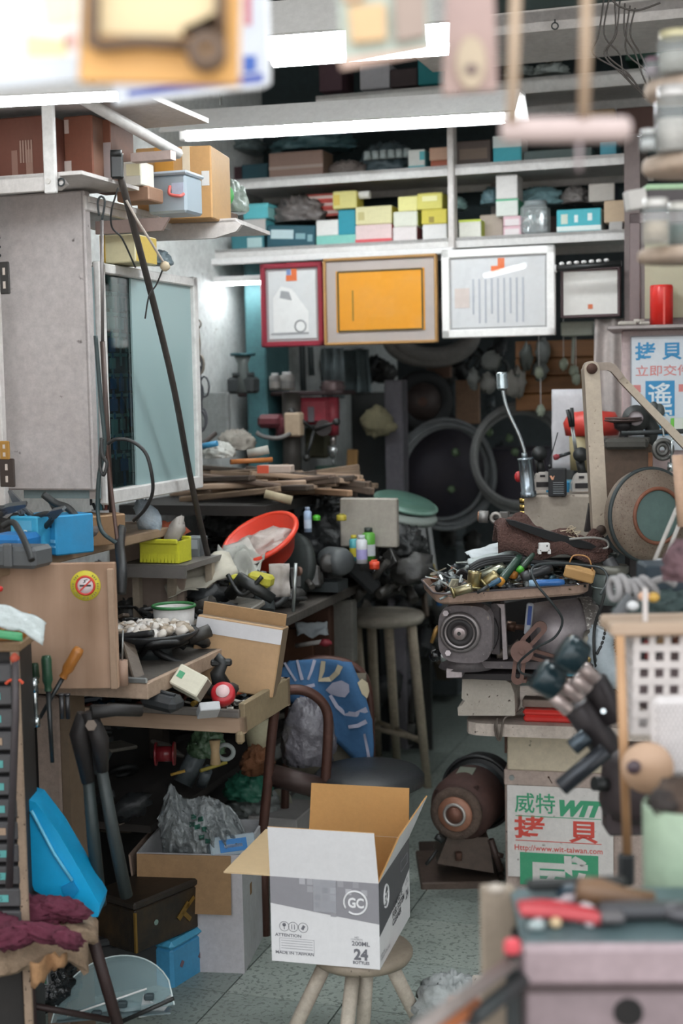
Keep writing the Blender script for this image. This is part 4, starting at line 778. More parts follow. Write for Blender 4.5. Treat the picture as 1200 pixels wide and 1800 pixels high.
# box
zb_=zs; FL=WZ(476,1691,zb_); FRt=WZ(669,1702,zb_); BR=WZ(739,1607,zb_)
e1=(FRt-FL); w_=e1.length; yb=math.atan2(e1.y,e1.x); d_=(BR-FRt).length*.97
yb=(yb+math.atan2((BR-FRt).y,(BR-FRt).x)-PI/2)/2
r=ray(664,1551); h_=(O+r*(FRt.y/r.y)).z-zb_
print('BOX',w_,d_,h_,math.degrees(yb),math.degrees(math.atan2((BR-FRt).y,(BR-FRt).x)))
e1=V((math.cos(yb),math.sin(yb),0)); mid=(FL+FRt)/2
bx=thing('open_carton','open white printed carton with brown inside standing on the low stool','carton',mid,yb)
Mw=mt('#dcdadb',.6,0,.12,'#b5afae',5,.05); Mi=mt('#b98c55',.8,0,.15,'#9b7444',12,.1); Mg=mt('#8d8b90',.55,0,.1,'#7d7b80'); Mdk=mt('#4b4b50',.5,0,.1); tk=.004
part(bx,'front_panel',G().box((0,tk/2,h_/2),(w_,tk,h_)),[Mw]); part(bx,'back_panel',G().box((0,d_-tk/2,h_/2),(w_,tk,h_),front=1),[Mw,Mi])
part(bx,'side_panel',G().box((w_/2-tk/2,d_/2,h_/2),(tk,d_-2*tk,h_)),Mw); part(bx,'side_panel',G().box((-w_/2+tk/2,d_/2,h_/2),(tk,d_-2*tk,h_)),[Mi]); part(bx,'bottom_panel',G().box((0,d_/2,tk/2),(w_-2*tk,d_-2*tk,tk)),Mi)
part(bx,'inner_lining',G().box((w_/2-tk-.0006,d_/2,h_/2),(.001,d_-2*tk,h_-.002)).box((0,tk+.0006,h_/2),(w_-2*tk,.001,h_-.002)),Mi)
fh=.112
def flap(name,p,q,up_v,hh,mo,mi_,shr=.0):
    p=V(p);q=V(q);u=(q-p);n=V(up_v).normalized()*hh; s=u.normalized()*shr
    nn=u.cross(n).normalized()*tk*-.8 if False else -(u.cross(n).normalized())*tk*.8
    vs=[p,q,q+n-s,p+n+s]; vs2=[v+nn for v in vs]
    g=G().add(vs+vs2,[[0,1,2,3],[7,6,5,4],[1,5,4,0],[2,6,5,1],[3,7,6,2],[0,4,7,3]],[0,1,1,1,1,1]); return part(bx,name,g,[mo,mi_])
flap('front_flap',(-w_/2,0,h_),(w_/2,0,h_),(-.02,-.10,1),fh,Mw,Mi,.003)
flap('back_flap',(w_/2,d_,h_),(-w_/2,d_,h_),(.02,.12,1),fh*1.02,Mw,Mi,.002)
flap('side_flap',(w_/2,0,h_),(w_/2,d_,h_),(.45,0,1),fh*1.0,Mw,Mi,.004)
flap('side_flap',(-w_/2,d_,h_),(-w_/2,0,h_),(-1,-.0,-.02),fh*.95,Mw,mt('#cdb28b',.8,0,.1),.004)
def fx(px): return (px-569)/193*w_ if False else (px-472)/193*w_-w_/2
def fz(py): return h_*(1-(py-1547)/150)
y0=-.0006
part(bx,'printed_band',G().prism([(-w_/2,h_),(w_/2,h_),(w_/2,fz(1618)),(w_*.1,fz(1609)),(-w_/2,fz(1594))],.0006,(0,y0,0)),Mg,label='grey printed band')
sq=.0128
for i,(a,b,cc) in enumerate([(530,1547,'#b2b0b5'),(544,1547,'#a7a5aa'),(557,1547,'#9b999e'),(571,1560,'#5e5e63'),(571,1573,'#7c7a7f'),(557,1573,'#6b6a6f'),(585,1560,'#b5b3b8'),(598,1547,'#a09ea3'),(612,1560,'#b7b5ba'),(557,1586,'#76757a'),(571,1586,'#85848a'),(585,1573,'#a3a1a6'),(625,1547,'#9b999e'),(640,1560,'#a9a7ac'),(585,1600,'#98969b'),(544,1560,'#a19fa4')]):
    part(bx,'printed_square',G().box((fx(a),y0-.0003,fz(b)-sq/2+.0),(sq,.0006,sq)),mt(cc,.55,0,.05))
part(bx,'packing_tape',G().box((fx(570),y0-.0012,fz(1575)),(.05,.0006,.07)),glass('#c9c9cf',.35,.15))
Ml=mt('#e6e5e6',.5,0,0)
def gc(par,x,y,z,s,rz=0,m=Ml,xs=1):
    g=G().tube([(x+math.cos(a)*s*xs,y,z+math.sin(a)*s) for a in [(-2.2+i*(5.9/30)) for i in range(31)]],s*.1,4) if rz==0 else G().tube([(x,y+math.cos(a)*s*xs,z+math.sin(a)*s) for a in [(-2.2+i*(5.9/30)) for i in range(31)]],s*.1,4)
    part(par,'emblem_ring',g,m)
gc(bx,fx(624),y0-.001,fz(1583),.025)
txt(bx,'GC',.029,Ml,(fx(625),y0-.0012,fz(1591)),bold=.001,xs=.85)
Mt=mt('#6b6a70',.6,0,0)
for i,s in enumerate(['ATTENTION','MADE IN TAIWAN']): txt(bx,s,.0095,Mt,(fx([503,514][i]),y0,fz([1652,1683][i])),bold=.0002,xs=1.1)
for i in range(4): part(bx,'fine_print',G().box((fx(518),y0,fz(1659+i*4.5)),(.070,.0004,.0012)),mt('#a7a6ab'))
part(bx,'print_outline',G().box((fx(518),y0,fz(1655)),(.078,.0004,.0008)).box((fx(518),y0,fz(1678)),(.078,.0004,.0008)).box((fx(487),y0,fz(1666)),(.0008,.0004,.028)).box((fx(549),y0,fz(1666)),(.0008,.0004,.028)),mt('#a7a6ab'))
for i,x in enumerate((496,512,530)):
    part(bx,'care_symbol',G().ring((fx(x),y0,fz(1634)),.0105,.0006,(0,1,0),24,4),mt('#8b8a8f')); g=G()
    if i==0: g.box((fx(x),y0,fz(1634)-.002),(.0015,.0005,.009)).lathe([(0,0),(.004,0),(.004,.0005),(0,.0005)],12,c=(fx(x),y0,fz(1631)),z=(0,-1,0))
    elif i==1: g.box((fx(x)-.003,y0,fz(1634)),(.0015,.0005,.011)).box((fx(x)+.003,y0,fz(1634)),(.0015,.0005,.011))
    else: g.box((fx(x),y0,fz(1634)),(.006,.0005,.010),r=(0,.5,0))
    part(bx,'care_symbol',g,Mt)
txt(bx,'200ML',.0135,Mt,(fx(632),y0,fz(1658)),bold=.0003,xs=1.05); txt(bx,'24',.032,Mt,(fx(632),y0,fz(1682)),bold=.0014,xs=.95); txt(bx,'BOTTLES',.009,Mt,(fx(632),y0,fz(1690)),bold=.0003); txt(bx,'NET\nCONTENTS',.005,Mt,(fx(625),y0,fz(1645)),xs=1.0)
# right side prints
xr=w_/2+.0006; SR=(PI/2,0,PI/2)
part(bx,'printed_band',G().prism([(0,h_),(d_,h_),(d_,h_*.62),(d_*.55,h_*.46),(0,h_*.38)],.0006,(xr,0,0),(0,0,PI/2)),Mdk,label='dark printed band')
gc(bx,xr+.001,d_*.2,h_*.74,.024,1,xs=.9); txt(bx,'GC',.03,Ml,(xr+.0012,d_*.2,h_*.67),SR,bold=.0012,xs=.9)
txt(bx,'COMPLETE\nFUEL SYSTEM\nCLEANER',.0195,mt('#47474c',.6,0,0),(xr,d_*.40,h_*.44),SR,align='LEFT',bold=.0006,xs=1.1); txt(bx,'24',.03,Mt,(xr,d_*.9,h_*.3),SR,bold=.001,xs=.95); txt(bx,'200ML\nBOTTLES',.008,Mt,(xr,d_*.9,h_*.52),SR); txt(bx,'KEEP DRY\nHANDLE WITH CARE',.009,Mt,(xr,d_*.03,h_*.12),SR,align='LEFT')
part(bx,'print_outline',G().box((xr+.0008,d_*.8,h_*.86),(.0005,d_*.22,.001)).box((xr+.0008,d_*.8,h_*.74),(.0005,d_*.22,.001)).box((xr+.0008,d_*.69,h_*.8),(.0005,.001,h_*.12)).box((xr+.0008,d_*.91,h_*.8),(.0005,.001,h_*.12)),mt('#9b9aa0'))
# tall stool
c=W(672,1077,5.2); L=[]
for tx,fx_,fy in ((722,752,1388),(682,698,1350),(652,664,1332),(626,646,1352)):
    a=W(tx,1090,5.2+(.06 if tx in(652,626) else -.06)); f=WZ(fx_,fy,0); L.append((a,f))
leg_stool('tall beige wooden stool with worn round seat standing behind the chair',c,.155,.035,L,5.2,'#bbad98',((0,1,.72),(0,3,.70),(1,2,.72),(2,3,.70)),.018,'#bdb4a5')
# chair with towel
zseat=.42
ch=thing('metal_chair','rusty tubular metal chair with dark padded seat next to the tray','chair',WZ(600,1475,0)); o=ch.location
Mr=mt('#57382f',.45,.3,.5,'#221815',10,.3)
part(ch,'arm_frame',G().curve([W(462,1460,3.78)-o,W(470,1380,3.78)-o,W(480,1270,3.78)-o,W(492,1222,3.78)-o,W(520,1212,3.78)-o,W(552,1222,3.79)-o,W(574,1250,3.8)-o,W(576,1300,3.8)-o,W(570,1400,3.8)-o,W(566,1470,3.8)-o],.014,10),Mr)
part(ch,'arm_frame',G().curve([W(500,1440,4.15)-o,W(505,1300,4.15)-o,W(520,1180,4.15)-o,W(580,1160,4.15)-o,W(640,1190,4.15)-o,W(652,1300,4.15)-o,W(650,1440,4.15)-o],.013,10),Mr)
part(ch,'crossbar',G().cyl(W(478,1362,3.8)-o,W(572,1388,3.8)-o,.03,n=10),mt('#3a2a26',.5,.2))
p=WZ(648,1366,.42)-o
part(ch,'seat',G().lathe([(0,-.03),(.13,-.03),(.155,-.015),(.155,.005),(.14,.02),(0,.026)],36,c=p),mt('#2b2d2f',.45,0,.4,'#17181a',10,.3))
part(ch,'leg',G().cyl(p+V((.04,-.08,-.03)),V((p.x+.05,p.y-.06,0)),.012,n=10),Mr); part(ch,'leg',G().cyl(p+V((-.02,.1,-.03)),V((p.x-.02,p.y+.13,0)),.012,n=10),Mr)
for (a,b) in (((462,1460,3.78),WZ(458,1480,0)),((566,1470,3.8),WZ(566,1490,0))): part(ch,'leg',G().cyl(W(*a)-o,V((W(*a).x,W(*a).y,0))-o,.013,n=10),Mr)
part(ch,'backrest',G().sheet(lambda a,b:(W(508+135*a,1370-185*b,4.12)-o+V((0,.02*math.sin(a*3),0))),8,8,.012),mt('#6d6558',.8,0,.4))
# towel
def tow(a,b):
    # a across, b from bottom to top
    prof=[(490,650),(487,656),(484,654),(492,640),(510,618)]
    s=b*4; i=min(int(s),3); f=s-i; l=prof[i][0]*(1-f)+prof[i+1][0]*f; r=prof[i][1]*(1-f)+prof[i+1][1]*f
    yb_=1225+145*(a**1.3); y=yb_*(1-b)+(1158+10*abs(a-.4))*b
    return W(l+(r-l)*a,y,4.07-.02*math.sin(a*7+b*2)-.05*math.sin(b*PI*.5)+.04*b)
def towelmat():
    m=mt('#3b648c',.9,0,.25,'#2b4a6a',6,.5); return m
g=G().sheet(tow,16,14,.008); q0=W(570,1260,4.07); g.v=[v-q0 for v in g.v]
tw=solo('towel','blue patterned towel with cream swirls draped over the chair back','towel',g,towelmat(),q0)
def onT(px,py):
    return W(px,py,4.0)-q0
def patchT(pts,col,lab='pattern'):
    # thin print just in front of towel, draped onto surface by nearest point
    A=[v for v in g.v[:17*15]]
    out=[]
    for x,y in pts:
        r=ray(x,y); best=min(A,key=lambda v:((v+q0-O).cross(r).length)); D=(best+q0).y-.004; out.append(W(x,y,D)-q0)
    n=len(out); ce=sum(out,V())/n; vs=out+[ce]; part(tw,lab,G().add(vs,[[i,(i+1)%n,n] for i in range(n)],0,True),mt(col,.9,0,.1))
def thick(pts,w1,w2=None,col='#a9a9b5'):
    w2=w1 if w2 is None else w2; n=len(pts); a=[];b=[]
    for i,(x,y) in enumerate(pts):
        x0,y0_=pts[max(i-1,0)]; x1,y1=pts[min(i+1,n-1)]; dx,dy=x1-x0,y1-y0_; l=math.hypot(dx,dy) or 1; ww=w1+(w2-w1)*i/(n-1); a.append((x-dy/l*ww,y+dx/l*ww)); b.append((x+dy/l*ww,y-dx/l*ww))
    for i in range(n-1): patchT([a[i],a[i+1],b[i+1],b[i]],col)
cr='#b5a98f'; lv='#a3a3b4'
thick([(500,1165),(512,1185),(520,1197)],2,2,lv); thick([(522,1160),(527,1180),(531,1195)],2,3,lv); thick([(553,1160),(547,1180),(541,1195)],3,2,lv); thick([(517,1213),(535,1208),(553,1204)],3,3,lv)
thick([(568,1162),(566,1180),(562,1195),(580,1194),(592,1183),(598,1170)],4,5,cr); patchT([(572,1213),(584,1200),(600,1196),(613,1203),(614,1216),(606,1226),(592,1224),(580,1220)],lv)
thick([(580,1222),(592,1242),(606,1254),(625,1256),(645,1247)],3,5,lv); patchT([(628,1200),(636,1193),(646,1200),(649,1215),(645,1228),(636,1220)],cr); thick([(612,1278),(628,1276),(644,1268)],3,4,lv); thick([(640,1290),(646,1320),(650,1345)],2,3,lv)
thick([(491,1190),(496,1205),(500,1215)],4,3,lv)
bag('grey translucent plastic bag stuffed between the chair arms',(484,1232,566,1362),3.9,.16,'#6f6c72',1,seed=51,amp=.18,z=.40)
bag('brown grey bag resting at the chair back under the towel',(562,1262,640,1372),4.12,.10,'#6a5f56',1,seed=52,amp=.2,z=.41)
# white carton on floor, with bag
def cornerbox(t,name,wr,wl,h,m,z=0,b=.004): return part(t,name,G().box((wr/2,wl/2,z+h/2),(wr,wl,h),b=b),m)
p=WZ(430,1718,0); ya=math.radians(62)
t=thing('floor_carton','white carton with brown flap folded over its front on the floor','carton',p,math.radians(-8)); hh=.32;ww=.275;dd=.30
part(t,'front_panel',G().box((-ww/2,.003,hh/2),(ww,.006,hh)),mt('#c9c5c9',.6,0,.3,'#9b9694')); part(t,'side_panel',G().box((-.003,dd/2,hh/2),(.006,dd-.012,hh)),mt('#c2c2c4',.6,0,.3)); part(t,'side_panel',G().box((-ww+.003,dd/2,hh/2),(.006,dd-.012,hh)),mt('#c2c2c4',.6,0,.3)); part(t,'back_panel',G().box((-ww/2,dd-.003,hh/2),(ww,.006,hh)),mt('#c2c2c4',.6,0,.3)); part(t,'bottom_panel',G().box((-ww/2,dd/2,.004),(ww-.012,dd-.012,.006)),M_card)
part(t,'folded_flap',G().box((-ww/2-.012,-.012,hh-.075),(ww-.03,.005,.15),r=(-.07,0,0)),mt('#a7845f',.8,0,.3)); part(t,'folded_flap',G().box((-ww-.012,dd/2,hh-.08),(.005,dd,.15),r=(0,-.1,0)),mt('#8f7a6c',.8)); part(t,'hand_hole',G().box((.0008,.1,hh*.62),(.002,.018,.03),b=.0009),mt('#8a6a44'))
q0=W(355,1505,3.62)
def bagf(a,b):
    tops=[1440,1374,1402,1404,1398,1404,1416,1440,1475]; q=a*8; i=min(int(q),7); f=q-i; yt_=tops[i]*(1-f)+tops[i+1]*f
    x=278+162*a; x=x+(360-x)*.12*(1-b) ; y=1515+(yt_-1515)*b
    n1=noise.noise(V((a*7,b*2.2+a*3,1.7))); n2=noise.noise(V((a*16+b*5,b*7,4.1))); n3=noise.noise(V((a*34,b*26,9.1)))
    return W(x,y,3.66-.09*math.sin(PI*min(1,max(0,a)))**.6*math.sin(PI*(.15+.8*b))-.035*(1-2*abs(n1))-.018*(1-2*abs(n2))-.006*n3)-q0
bgo=solo('plastic_bag','large crumpled grey plastic bag with green print in the floor carton','bag',G().sheet(bagf,60,40,.004),mt('#9a9fa0',.28,0,.25,'#6c7274',5,.9),q0)
for a,b in ((.38,.72),(.46,.66),(.42,.55),(.50,.50),(.47,.38),(.54,.32),(.36,.60)): part(bgo,'green_print',G().sheet(lambda u,v:bagf(a+.06*(u-.5),b+.07*(v-.5))+V((0,-.0035,0)),4,4,.001),mt('#2f6455',.4))
for i,(x,y) in enumerate([(326,1440),(345,1452),(333,1465),(352,1478),(340,1490)]): solo('bag_print',['top dark green mark on the grey bag','second dark green mark on the grey bag','middle dark green mark on the grey bag','fourth dark green mark on the grey bag','lowest dark green mark on the grey bag'][i],'print',G().blob((0,0,0),(.016,.003,.01),.3,3,i,10,6),mt('#2c5a50',.5),W(x,y,3.47)) if False else None
t,w2,h=carton('blue and white packet in clear wrap lying in the floor carton',(372,1468,452,1504),3.55,.1,'#a5b4bd','#8b9aa3',yaw=.35,pitch=-.5,patch=[(.2,.2,.8,.8,'#3a7fc0'),(.3,.45,.7,.6,'#d9dfe6')])
carton('white open box behind the floor carton',(436,1438,522,1520),4.05,.2,'#b9b5b2','#a8a4a2',z=None)
bag('green and teal plastic wrappers piled beside the chair leg',(388,1372,458,1420),4.05,.12,'#3a7f68',1,seed=62)
bag('pale crumpled plastic under the green wrappers',(395,1400,470,1450),4.1,.14,'#8a8f8c',1,seed=63)
solo('glass_disc','round pale disc lying under the chair','disc',G().lathe([(0,0),(.04,0),(.04,.006),(0,.006)],24,z=(0,-1,.3)),mt('#a8a896'),W(490,1410,4.2))
# black decorated case, blue box, black toolbox
p=WZ(304,1745,0); t=thing('blue_storage_box','light blue plastic box with lid on the floor under the black case','box',p,math.radians(60))
part(t,'box_body',G().box((.105,.10,.055),(.21,.2,.11),b=.008),mt('#4796c2',.4,0,.25,'#3b6f8c')); part(t,'lid',G().box((.105,.10,.118),(.222,.212,.022),b=.01),mt('#4fa6cd',.35,0,.2)); part(t,'latch',G().box((-.004,.07,.09),(.008,.03,.045),b=.002),mt('#c9cfd2')); part(t,'sticker',G().box((.04,-.0008,.06),(.012,.001,.016),r=(0,.7,0)).box((.12,-.0008,.055),(.014,.001,.018),r=(0,.7,0)),mt('#7a5f6a'))
p=W(240,1692,3.36); p.z=.132; t=thing('black_case','black case with worn gold edges stacked on the blue box','case',p,math.radians(52))
part(t,'case_body',G().box((.11,.075,.055),(.22,.15,.11),b=.004),mt('#1f1914',.45,0,.5,'#5c4320',9,.2)); part(t,'lid',G().box((.11,.075,.12),(.226,.156,.02),b=.005),mt('#221c18',.5,0,.5,'#4a3a26',7,.2)); part(t,'gold_trim',G().box((.0,.0,.055),(.006,.006,.10)),mt('#8a6a2c',.4,.4)); part(t,'gold_pattern',G().box((.165,-.0015,.06),(.05,.002,.015),r=(0,-.7,0)).box((.175,-.0015,.045),(.04,.002,.012),r=(0,.8,0)).box((.19,-.0015,.075),(.035,.002,.01),r=(0,-.6,0)),mt('#8a6a2c',.4,.4)); part(t,'keyhole_plate',G().cyl((.07,-.001,.06),(.07,.001,.06),.007,n=12),mt('#8fa8a0',.4,.5)); part(t,'yellow_tag',G().box((.07,.1,.131),(.02,.006,.003)),mt('#b9b03a'))
p=WZ(128,1765,0); t=thing('black_toolbox','low black toolbox on the floor behind the clear cover','toolbox',p,math.radians(22)); part(t,'box_body',G().box((.11,.1,.065),(.22,.2,.13),b=.006),mt('#1e2021',.5)); part(t,'lid',G().box((.11,.1,.14),(.226,.206,.02),b=.006),mt('#26282a',.4)); part(t,'handle',G().curve([(.05,.1,.15),(.06,.1,.17),(.16,.1,.17),(.17,.1,.15)],.006),M_black)
solo('support_block','dark wooden block filling the floor behind the blue box','block',G().box((0,0,.06),(.16,.14,.12),b=.004),mt('#1f1b18'),WZ(215,1700,0)+V((0,.0,0)),.6)
# blue bin
P=[(38,1402),(62,1410),(100,1460),(138,1525),(176,1592),(172,1612),(140,1612),(60,1565),(37,1500)]
q0=W(100,1600,2.84); g=G()
ps=[W(x,y,2.84)-q0 for x,y in P]; g.prism([(v.x,v.z) for v in ps],.09,(0,0,0)); g.v=[V((v.x,v.y,v.z)) for v in g.v]
t=thing('blue_plastic_bin','bright blue plastic bin leaning upside down behind the burlap chair','bin',q0)
part(t,'bin_shell',g,mt('#18a3d8',.35,0,.15,'#1380b0')); part(t,'rib',G().tube([W(55,1425,2.835)-q0,W(95,1500,2.835)-q0,W(127,1548,2.835)-q0],.0035,6),mt('#6fc8ea',.3)); part(t,'hand_hold',G().prism([(a.x,a.z) for a in [W(x,y,2.835)-q0 for x,y in ((107,1560),(128,1550),(138,1566),(120,1590))]],.008,(0,-.004,0)),mt('#0f86bd',.4))
# clear cover
q0=W(200,1770,3.05)
def cov(a,b):
    x=-1+2*a; top=math.sqrt(max(0,1-x*x)); yy=b*top
    return W(198+108*x,1782+20*(-x)*.8-(92*yy),3.02+.10*b*top)-q0+V((0,.03*top*b,0))
t=thing('clear_cover','transparent dome-shaped plastic cover with white fittings on the floor','cover',q0)
part(t,'cover_shell',G().sheet(cov,24,6,.002),glass('#a9c4c8',.35,.05)); part(t,'edge_rib',G().tube([cov(i/20,1) for i in range(21)],.002,5),glass('#dfecec',.8,.1)); part(t,'base_tray',G().sheet(lambda a,b:W(100+200*a,1796-16*a-8*b-28*b*(1-abs(2*a-1)),3.0+.08*b)-q0,14,5,.003),mt('#5b6c70',.3,0,.3)); part(t,'crossbar',G().cyl(W(118,1786,3.0)-q0,W(258,1738,3.05)-q0,.0022,n=6),M_wpap)
part(t,'bracket',G().prism([(a.x,a.z) for a in [W(x,y,3.0)-q0 for x,y in ((244,1782),(248,1762),(256,1760),(260,1772),(276,1776),(296,1762),(300,1768),(282,1792),(240,1800))]],.012,(0,-.02,0)),mt('#c4c8c8',.5)); part(t,'axle',G().cyl(W(205,1800,3.0)-q0,W(305,1755,3.0)-q0,.005,n=8),M_black)
for x,y in ((170,1782),(215,1765),(262,1752)): part(t,'fitting',G().box(W(x,y,3.02)-q0,(.022,.015,.014),b=.003),mt('#39484d'))
# burlap chair
bc=thing('burlap_chair','old chair with torn burlap seat and dark steel legs at lower left','chair',W(60,1800,2.8)*1.0); o=bc.location.copy(); o.z=0; bc.location=o
zq=.44
def seatf(a,b):
    p=W(-70+ (172+70)*a - 14*b,1690-95*b-20*a+ (12 if a<.1 else 0),2.62+.34*b)-o; p.z=zq+.012*noise.noise(V((a*6,b*6,2)))-.05*max(0,a-.9)*8*0-.02*(a**6)-.04*((1-b)**5); return p
ps=lambda x,y,z: WZ(x,y,z)-o
g=G().sheet(lambda a,b: (lambda q:V((q.x,q.y,zq+.014*noise.noise(V((a*7,b*7,2)))-.03*((2*a-1)**8 if a>.5 else 0)-.045*(max(0,1-b*3)**2))))(ps(-60+232*a-(18 if b<.3 else 0)*a,1682-88*b-38*a*(1-b)+6*noise.noise(V((a*9,b*3,7))),zq)),22,12,.016)
part(bc,'seat',g,mt('#96806a',.9,0,.55,'#5a4534',16,.7))
part(bc,'torn_edge',G().sheet(lambda a,b:ps(55+60*a,1690-18*a+5*math.sin(a*9),zq-.01)+V((0,0,-.05*b*(1-.6*a)+.01*noise.noise(V((a*8,b*4,1))))),10,4,.004),mt('#a8805a',.9,0,.5,'#6a4a30',16,.7))
Mlg=mt('#3a2a28',.5,.3,.5,'#191414',10)
for a,b,z in (((48,1700,2.72),(58,1860,2.76),0),((163,1650,2.82),(215,1830,2.9),0)):
    A=W(*a)-o; B=W(*b)-o; B=A+(B-A)*((A.z)/(A.z-B.z)); part(bc,'leg',G().tube([A,A*.5+B*.5,B],.0125,10),Mlg)
A=W(25,1762,2.75)-o; B=W(192,1793,2.86)-o; part(bc,'crossbar',G().cyl(A,B,.007,n=8),Mlg)
A=W(-60,1700,2.95)-o; part(bc,'leg',G().cyl(A,V((A.x-.02,A.y,0)),.0125,n=10),Mlg)
# maroon cloth
for i,(x,y,rx,ry,rz_,rr,cc) in enumerate([(45,1600,.085,.05,.03,-.1,'#5d2838'),(95,1590,.06,.04,.028,-.5,'#4f2230'),(30,1655,.05,.04,.026,.2,'#6d3244'),(100,1640,.07,.035,.025,.45,'#6b2d40')]): pass
t=thing('maroon_cloth','maroon rag crumpled on the torn burlap seat','cloth',ps(60,1640,zq+.03)+o)
def rag(t,lst,m):
    for (x,y,rx,ry,rz_,rr,sd) in lst: part(t,'fold',G().at(rot=(0,0,0)).blob((0,0,0),(rx,ry,rz_),.38,2.4,sd,30,18,ridge=True),m,ps(x,y,zq+.03)+o-t.location,(0,rr,rr))
rag(t,[(50,1600,.075,.04,.026,.1,1),(110,1598,.05,.03,.02,.3,2),(22,1645,.045,.035,.022,-.2,3),(88,1642,.06,.022,.016,.35,4),(118,1652,.028,.02,.014,.6,5),(-10,1630,.05,.04,.022,0,6)],mt('#632a3c',.95,0,.4,'#3a1622',14,.8))
t,w2,h=carton('small open-lettered snack packet dangling under the burlap seat',(55,1708,84,1732),2.95,.02,'#9aa3a6','#555555',yaw=-.1); txt(t,'OPEN',.012,mt('#2f8a58'),(0,-.002,h*.15),bold=.0003)
bag('black glossy bags stuffed under the burlap chair',(10,1700,95,1800),3.05,.15,'#17191b',1,seed=71,rough=.2,z=None,name='black_bag')
# drawer organiser at far left
D0=2.72; p=W(20,1560,D0); p.z=0; zt2=W(20,1142,D0).z; t=thing('drawer_organiser','dark steel small-parts drawer rack at the left edge','organiser',V((W(20,1300,D0).x-.03,D0,0)),-.02); k=kk(D0)
part(t,'carcass',G().box((-.05,.1,zt2/2),(.16,.18,zt2)),mt('#2a2725',.6)); part(t,'peg_strip',G().box((42*k-.0+.0,-.01,zt2/2+.01),(15*k,.012,zt2),b=.002),mt('#9c8672',.7,0,.4,'#6b5848',12,speck=.4)); part(t,'top_board',G().box((-.04,.05,zt2+.008),(.20,.14,.018),b=.003),mt('#8a6f52',.7,0,.4))
for i in range(12):
    z=zt2-.03-i*.0445; d=part(t,'drawer',G().box((-.045+.02,-.005,z-.012),(.13,.03,.036),b=.003),mt('#4b4a4c',.5)); part(d,'drawer_label',G().box((0.0,-.021,z-.012),(.035,.001,.014)),mt('#5aa6a3' if i%4!=3 else '#a98f78')); 
    txt(d,'3456A0572818'[i]+'5',.013,mt('#33585a'),(.0,-.0218,z-.017))
t=thing('steel_rule_rod','long grey rod with orange-red clip hanging on the drawer rack','rod',W(25,1180,2.66)); q=t.location
part(t,'shaft',G().tube([W(27,1160,2.66)-q,W(27,1260,2.66)-q,W(16,1560,2.66)-q],.0075,8),mt('#4a4446',.5,.3)); part(t,'clip',G().curve([(-.017,0,-.024),(-.01,0,-.018),(0,0,-.016),(.01,0,-.018),(.016,0,-.024)],.003),mt('#d04a28')); part(t,'cap',G().lathe([(0,0),(.006,.004),(.010,.014),(.004,.022),(0,.024)],12,c=(.002,0,.012)),mt('#a8442c'))
t=thing('orange_crate','amber plastic crate at the left edge on the drawer rack','crate',W(10,1132,2.72)); t.location.z=zt2+.018
g=G().box((-.02,.04,.005),(.10,.08,.01)); 
for i in range(9): g.box((-.065+i*.011,-.001,.022),(.004,.004,.04)).box((.03,.0+i*.01,.022),(.004,.004,.04))
for j in range(4): g.box((-.02,-.001,.008+j*.011),(.10,.004,.003))
part(t,'crate_body',g.box((-.02,0,.044),(.104,.006,.006)),mt('#a86a1e',.35))
solo('clear_bag','clear plastic bag with green stripe drooping over the amber crate','bag',G().sheet(lambda a,b:((a-.55)*.16,-.03*b+.01*math.sin(a*9),(.035-.05*a*a+.0)*1.1-(.035*b)+.008*noise.noise(V((a*6,b*5,0)))),18,8,.004).sheet(lambda a,b:((a-.7)*.12,-.033,-.005-.016*b-.02*a),8,3,.003,mi=1),[mt('#b9c1c0',.25,0,.2,'#8a9392',14,.6),mt('#4fa672',.4)],W(12,1085,2.68))
solo('knob','small red knob at the left edge above the clear bag','knob',G().blob((0,0,0),(.006,.006,.006),0),mt('#c02a22'),W(0,1035,2.8))
# debris under bench with own look
bar('yellow folding rule lying under the bench',(300,1362),(325,1355),3.6,3.6,.004,'#b08a3a','folding_rule','ruler'); bar('thin yellow stick under the pulled-out tray',(352,1355),(398,1340),3.7,3.75,.005,'#9a8a3a','yellow_stick','stick')
solo('wooden_spool','pale wooden spool hanging under the pulled-out tray','spool',G().lathe([(0,-.03),(.014,-.03),(.010,0),(.014,.03),(0,.03)],14),mt('#b59a74'),W(378,1322,3.45))
solo('tape_roll','grey ring of tape beside the wooden spool under the tray','tape roll',G().ring((0,0,0),.02,.006,(0,1,.2)),mt('#8f9694'),W(396,1322,3.5))
solo('red_reel','dark red reel in the shadow under the bench','reel',G().cyl((-.02,0,0),(.02,0,0),.02).cyl((-.025,0,0),(-.02,0,0),.03).cyl((.02,0,0),(.025,0,0),.03),mt('#7a2028',.3),W(290,1325,3.5))
bag('green and grey packets stuffed under the tray',(325,1290,375,1345),3.7,.1,'#4a6248',1,seed=81); bag('rust brown cloth bundle under the tray right side',(415,1325,460,1375),3.85,.12,'#6d4326',1,seed=82,rough=.9)
solo('cream_funnel','cream tapered cone standing under the tray corner','funnel',G().lathe([(0,0),(.02,0),(.045,.13),(0,.13)],16),mt('#a8a184'),W(455,1345,3.95))
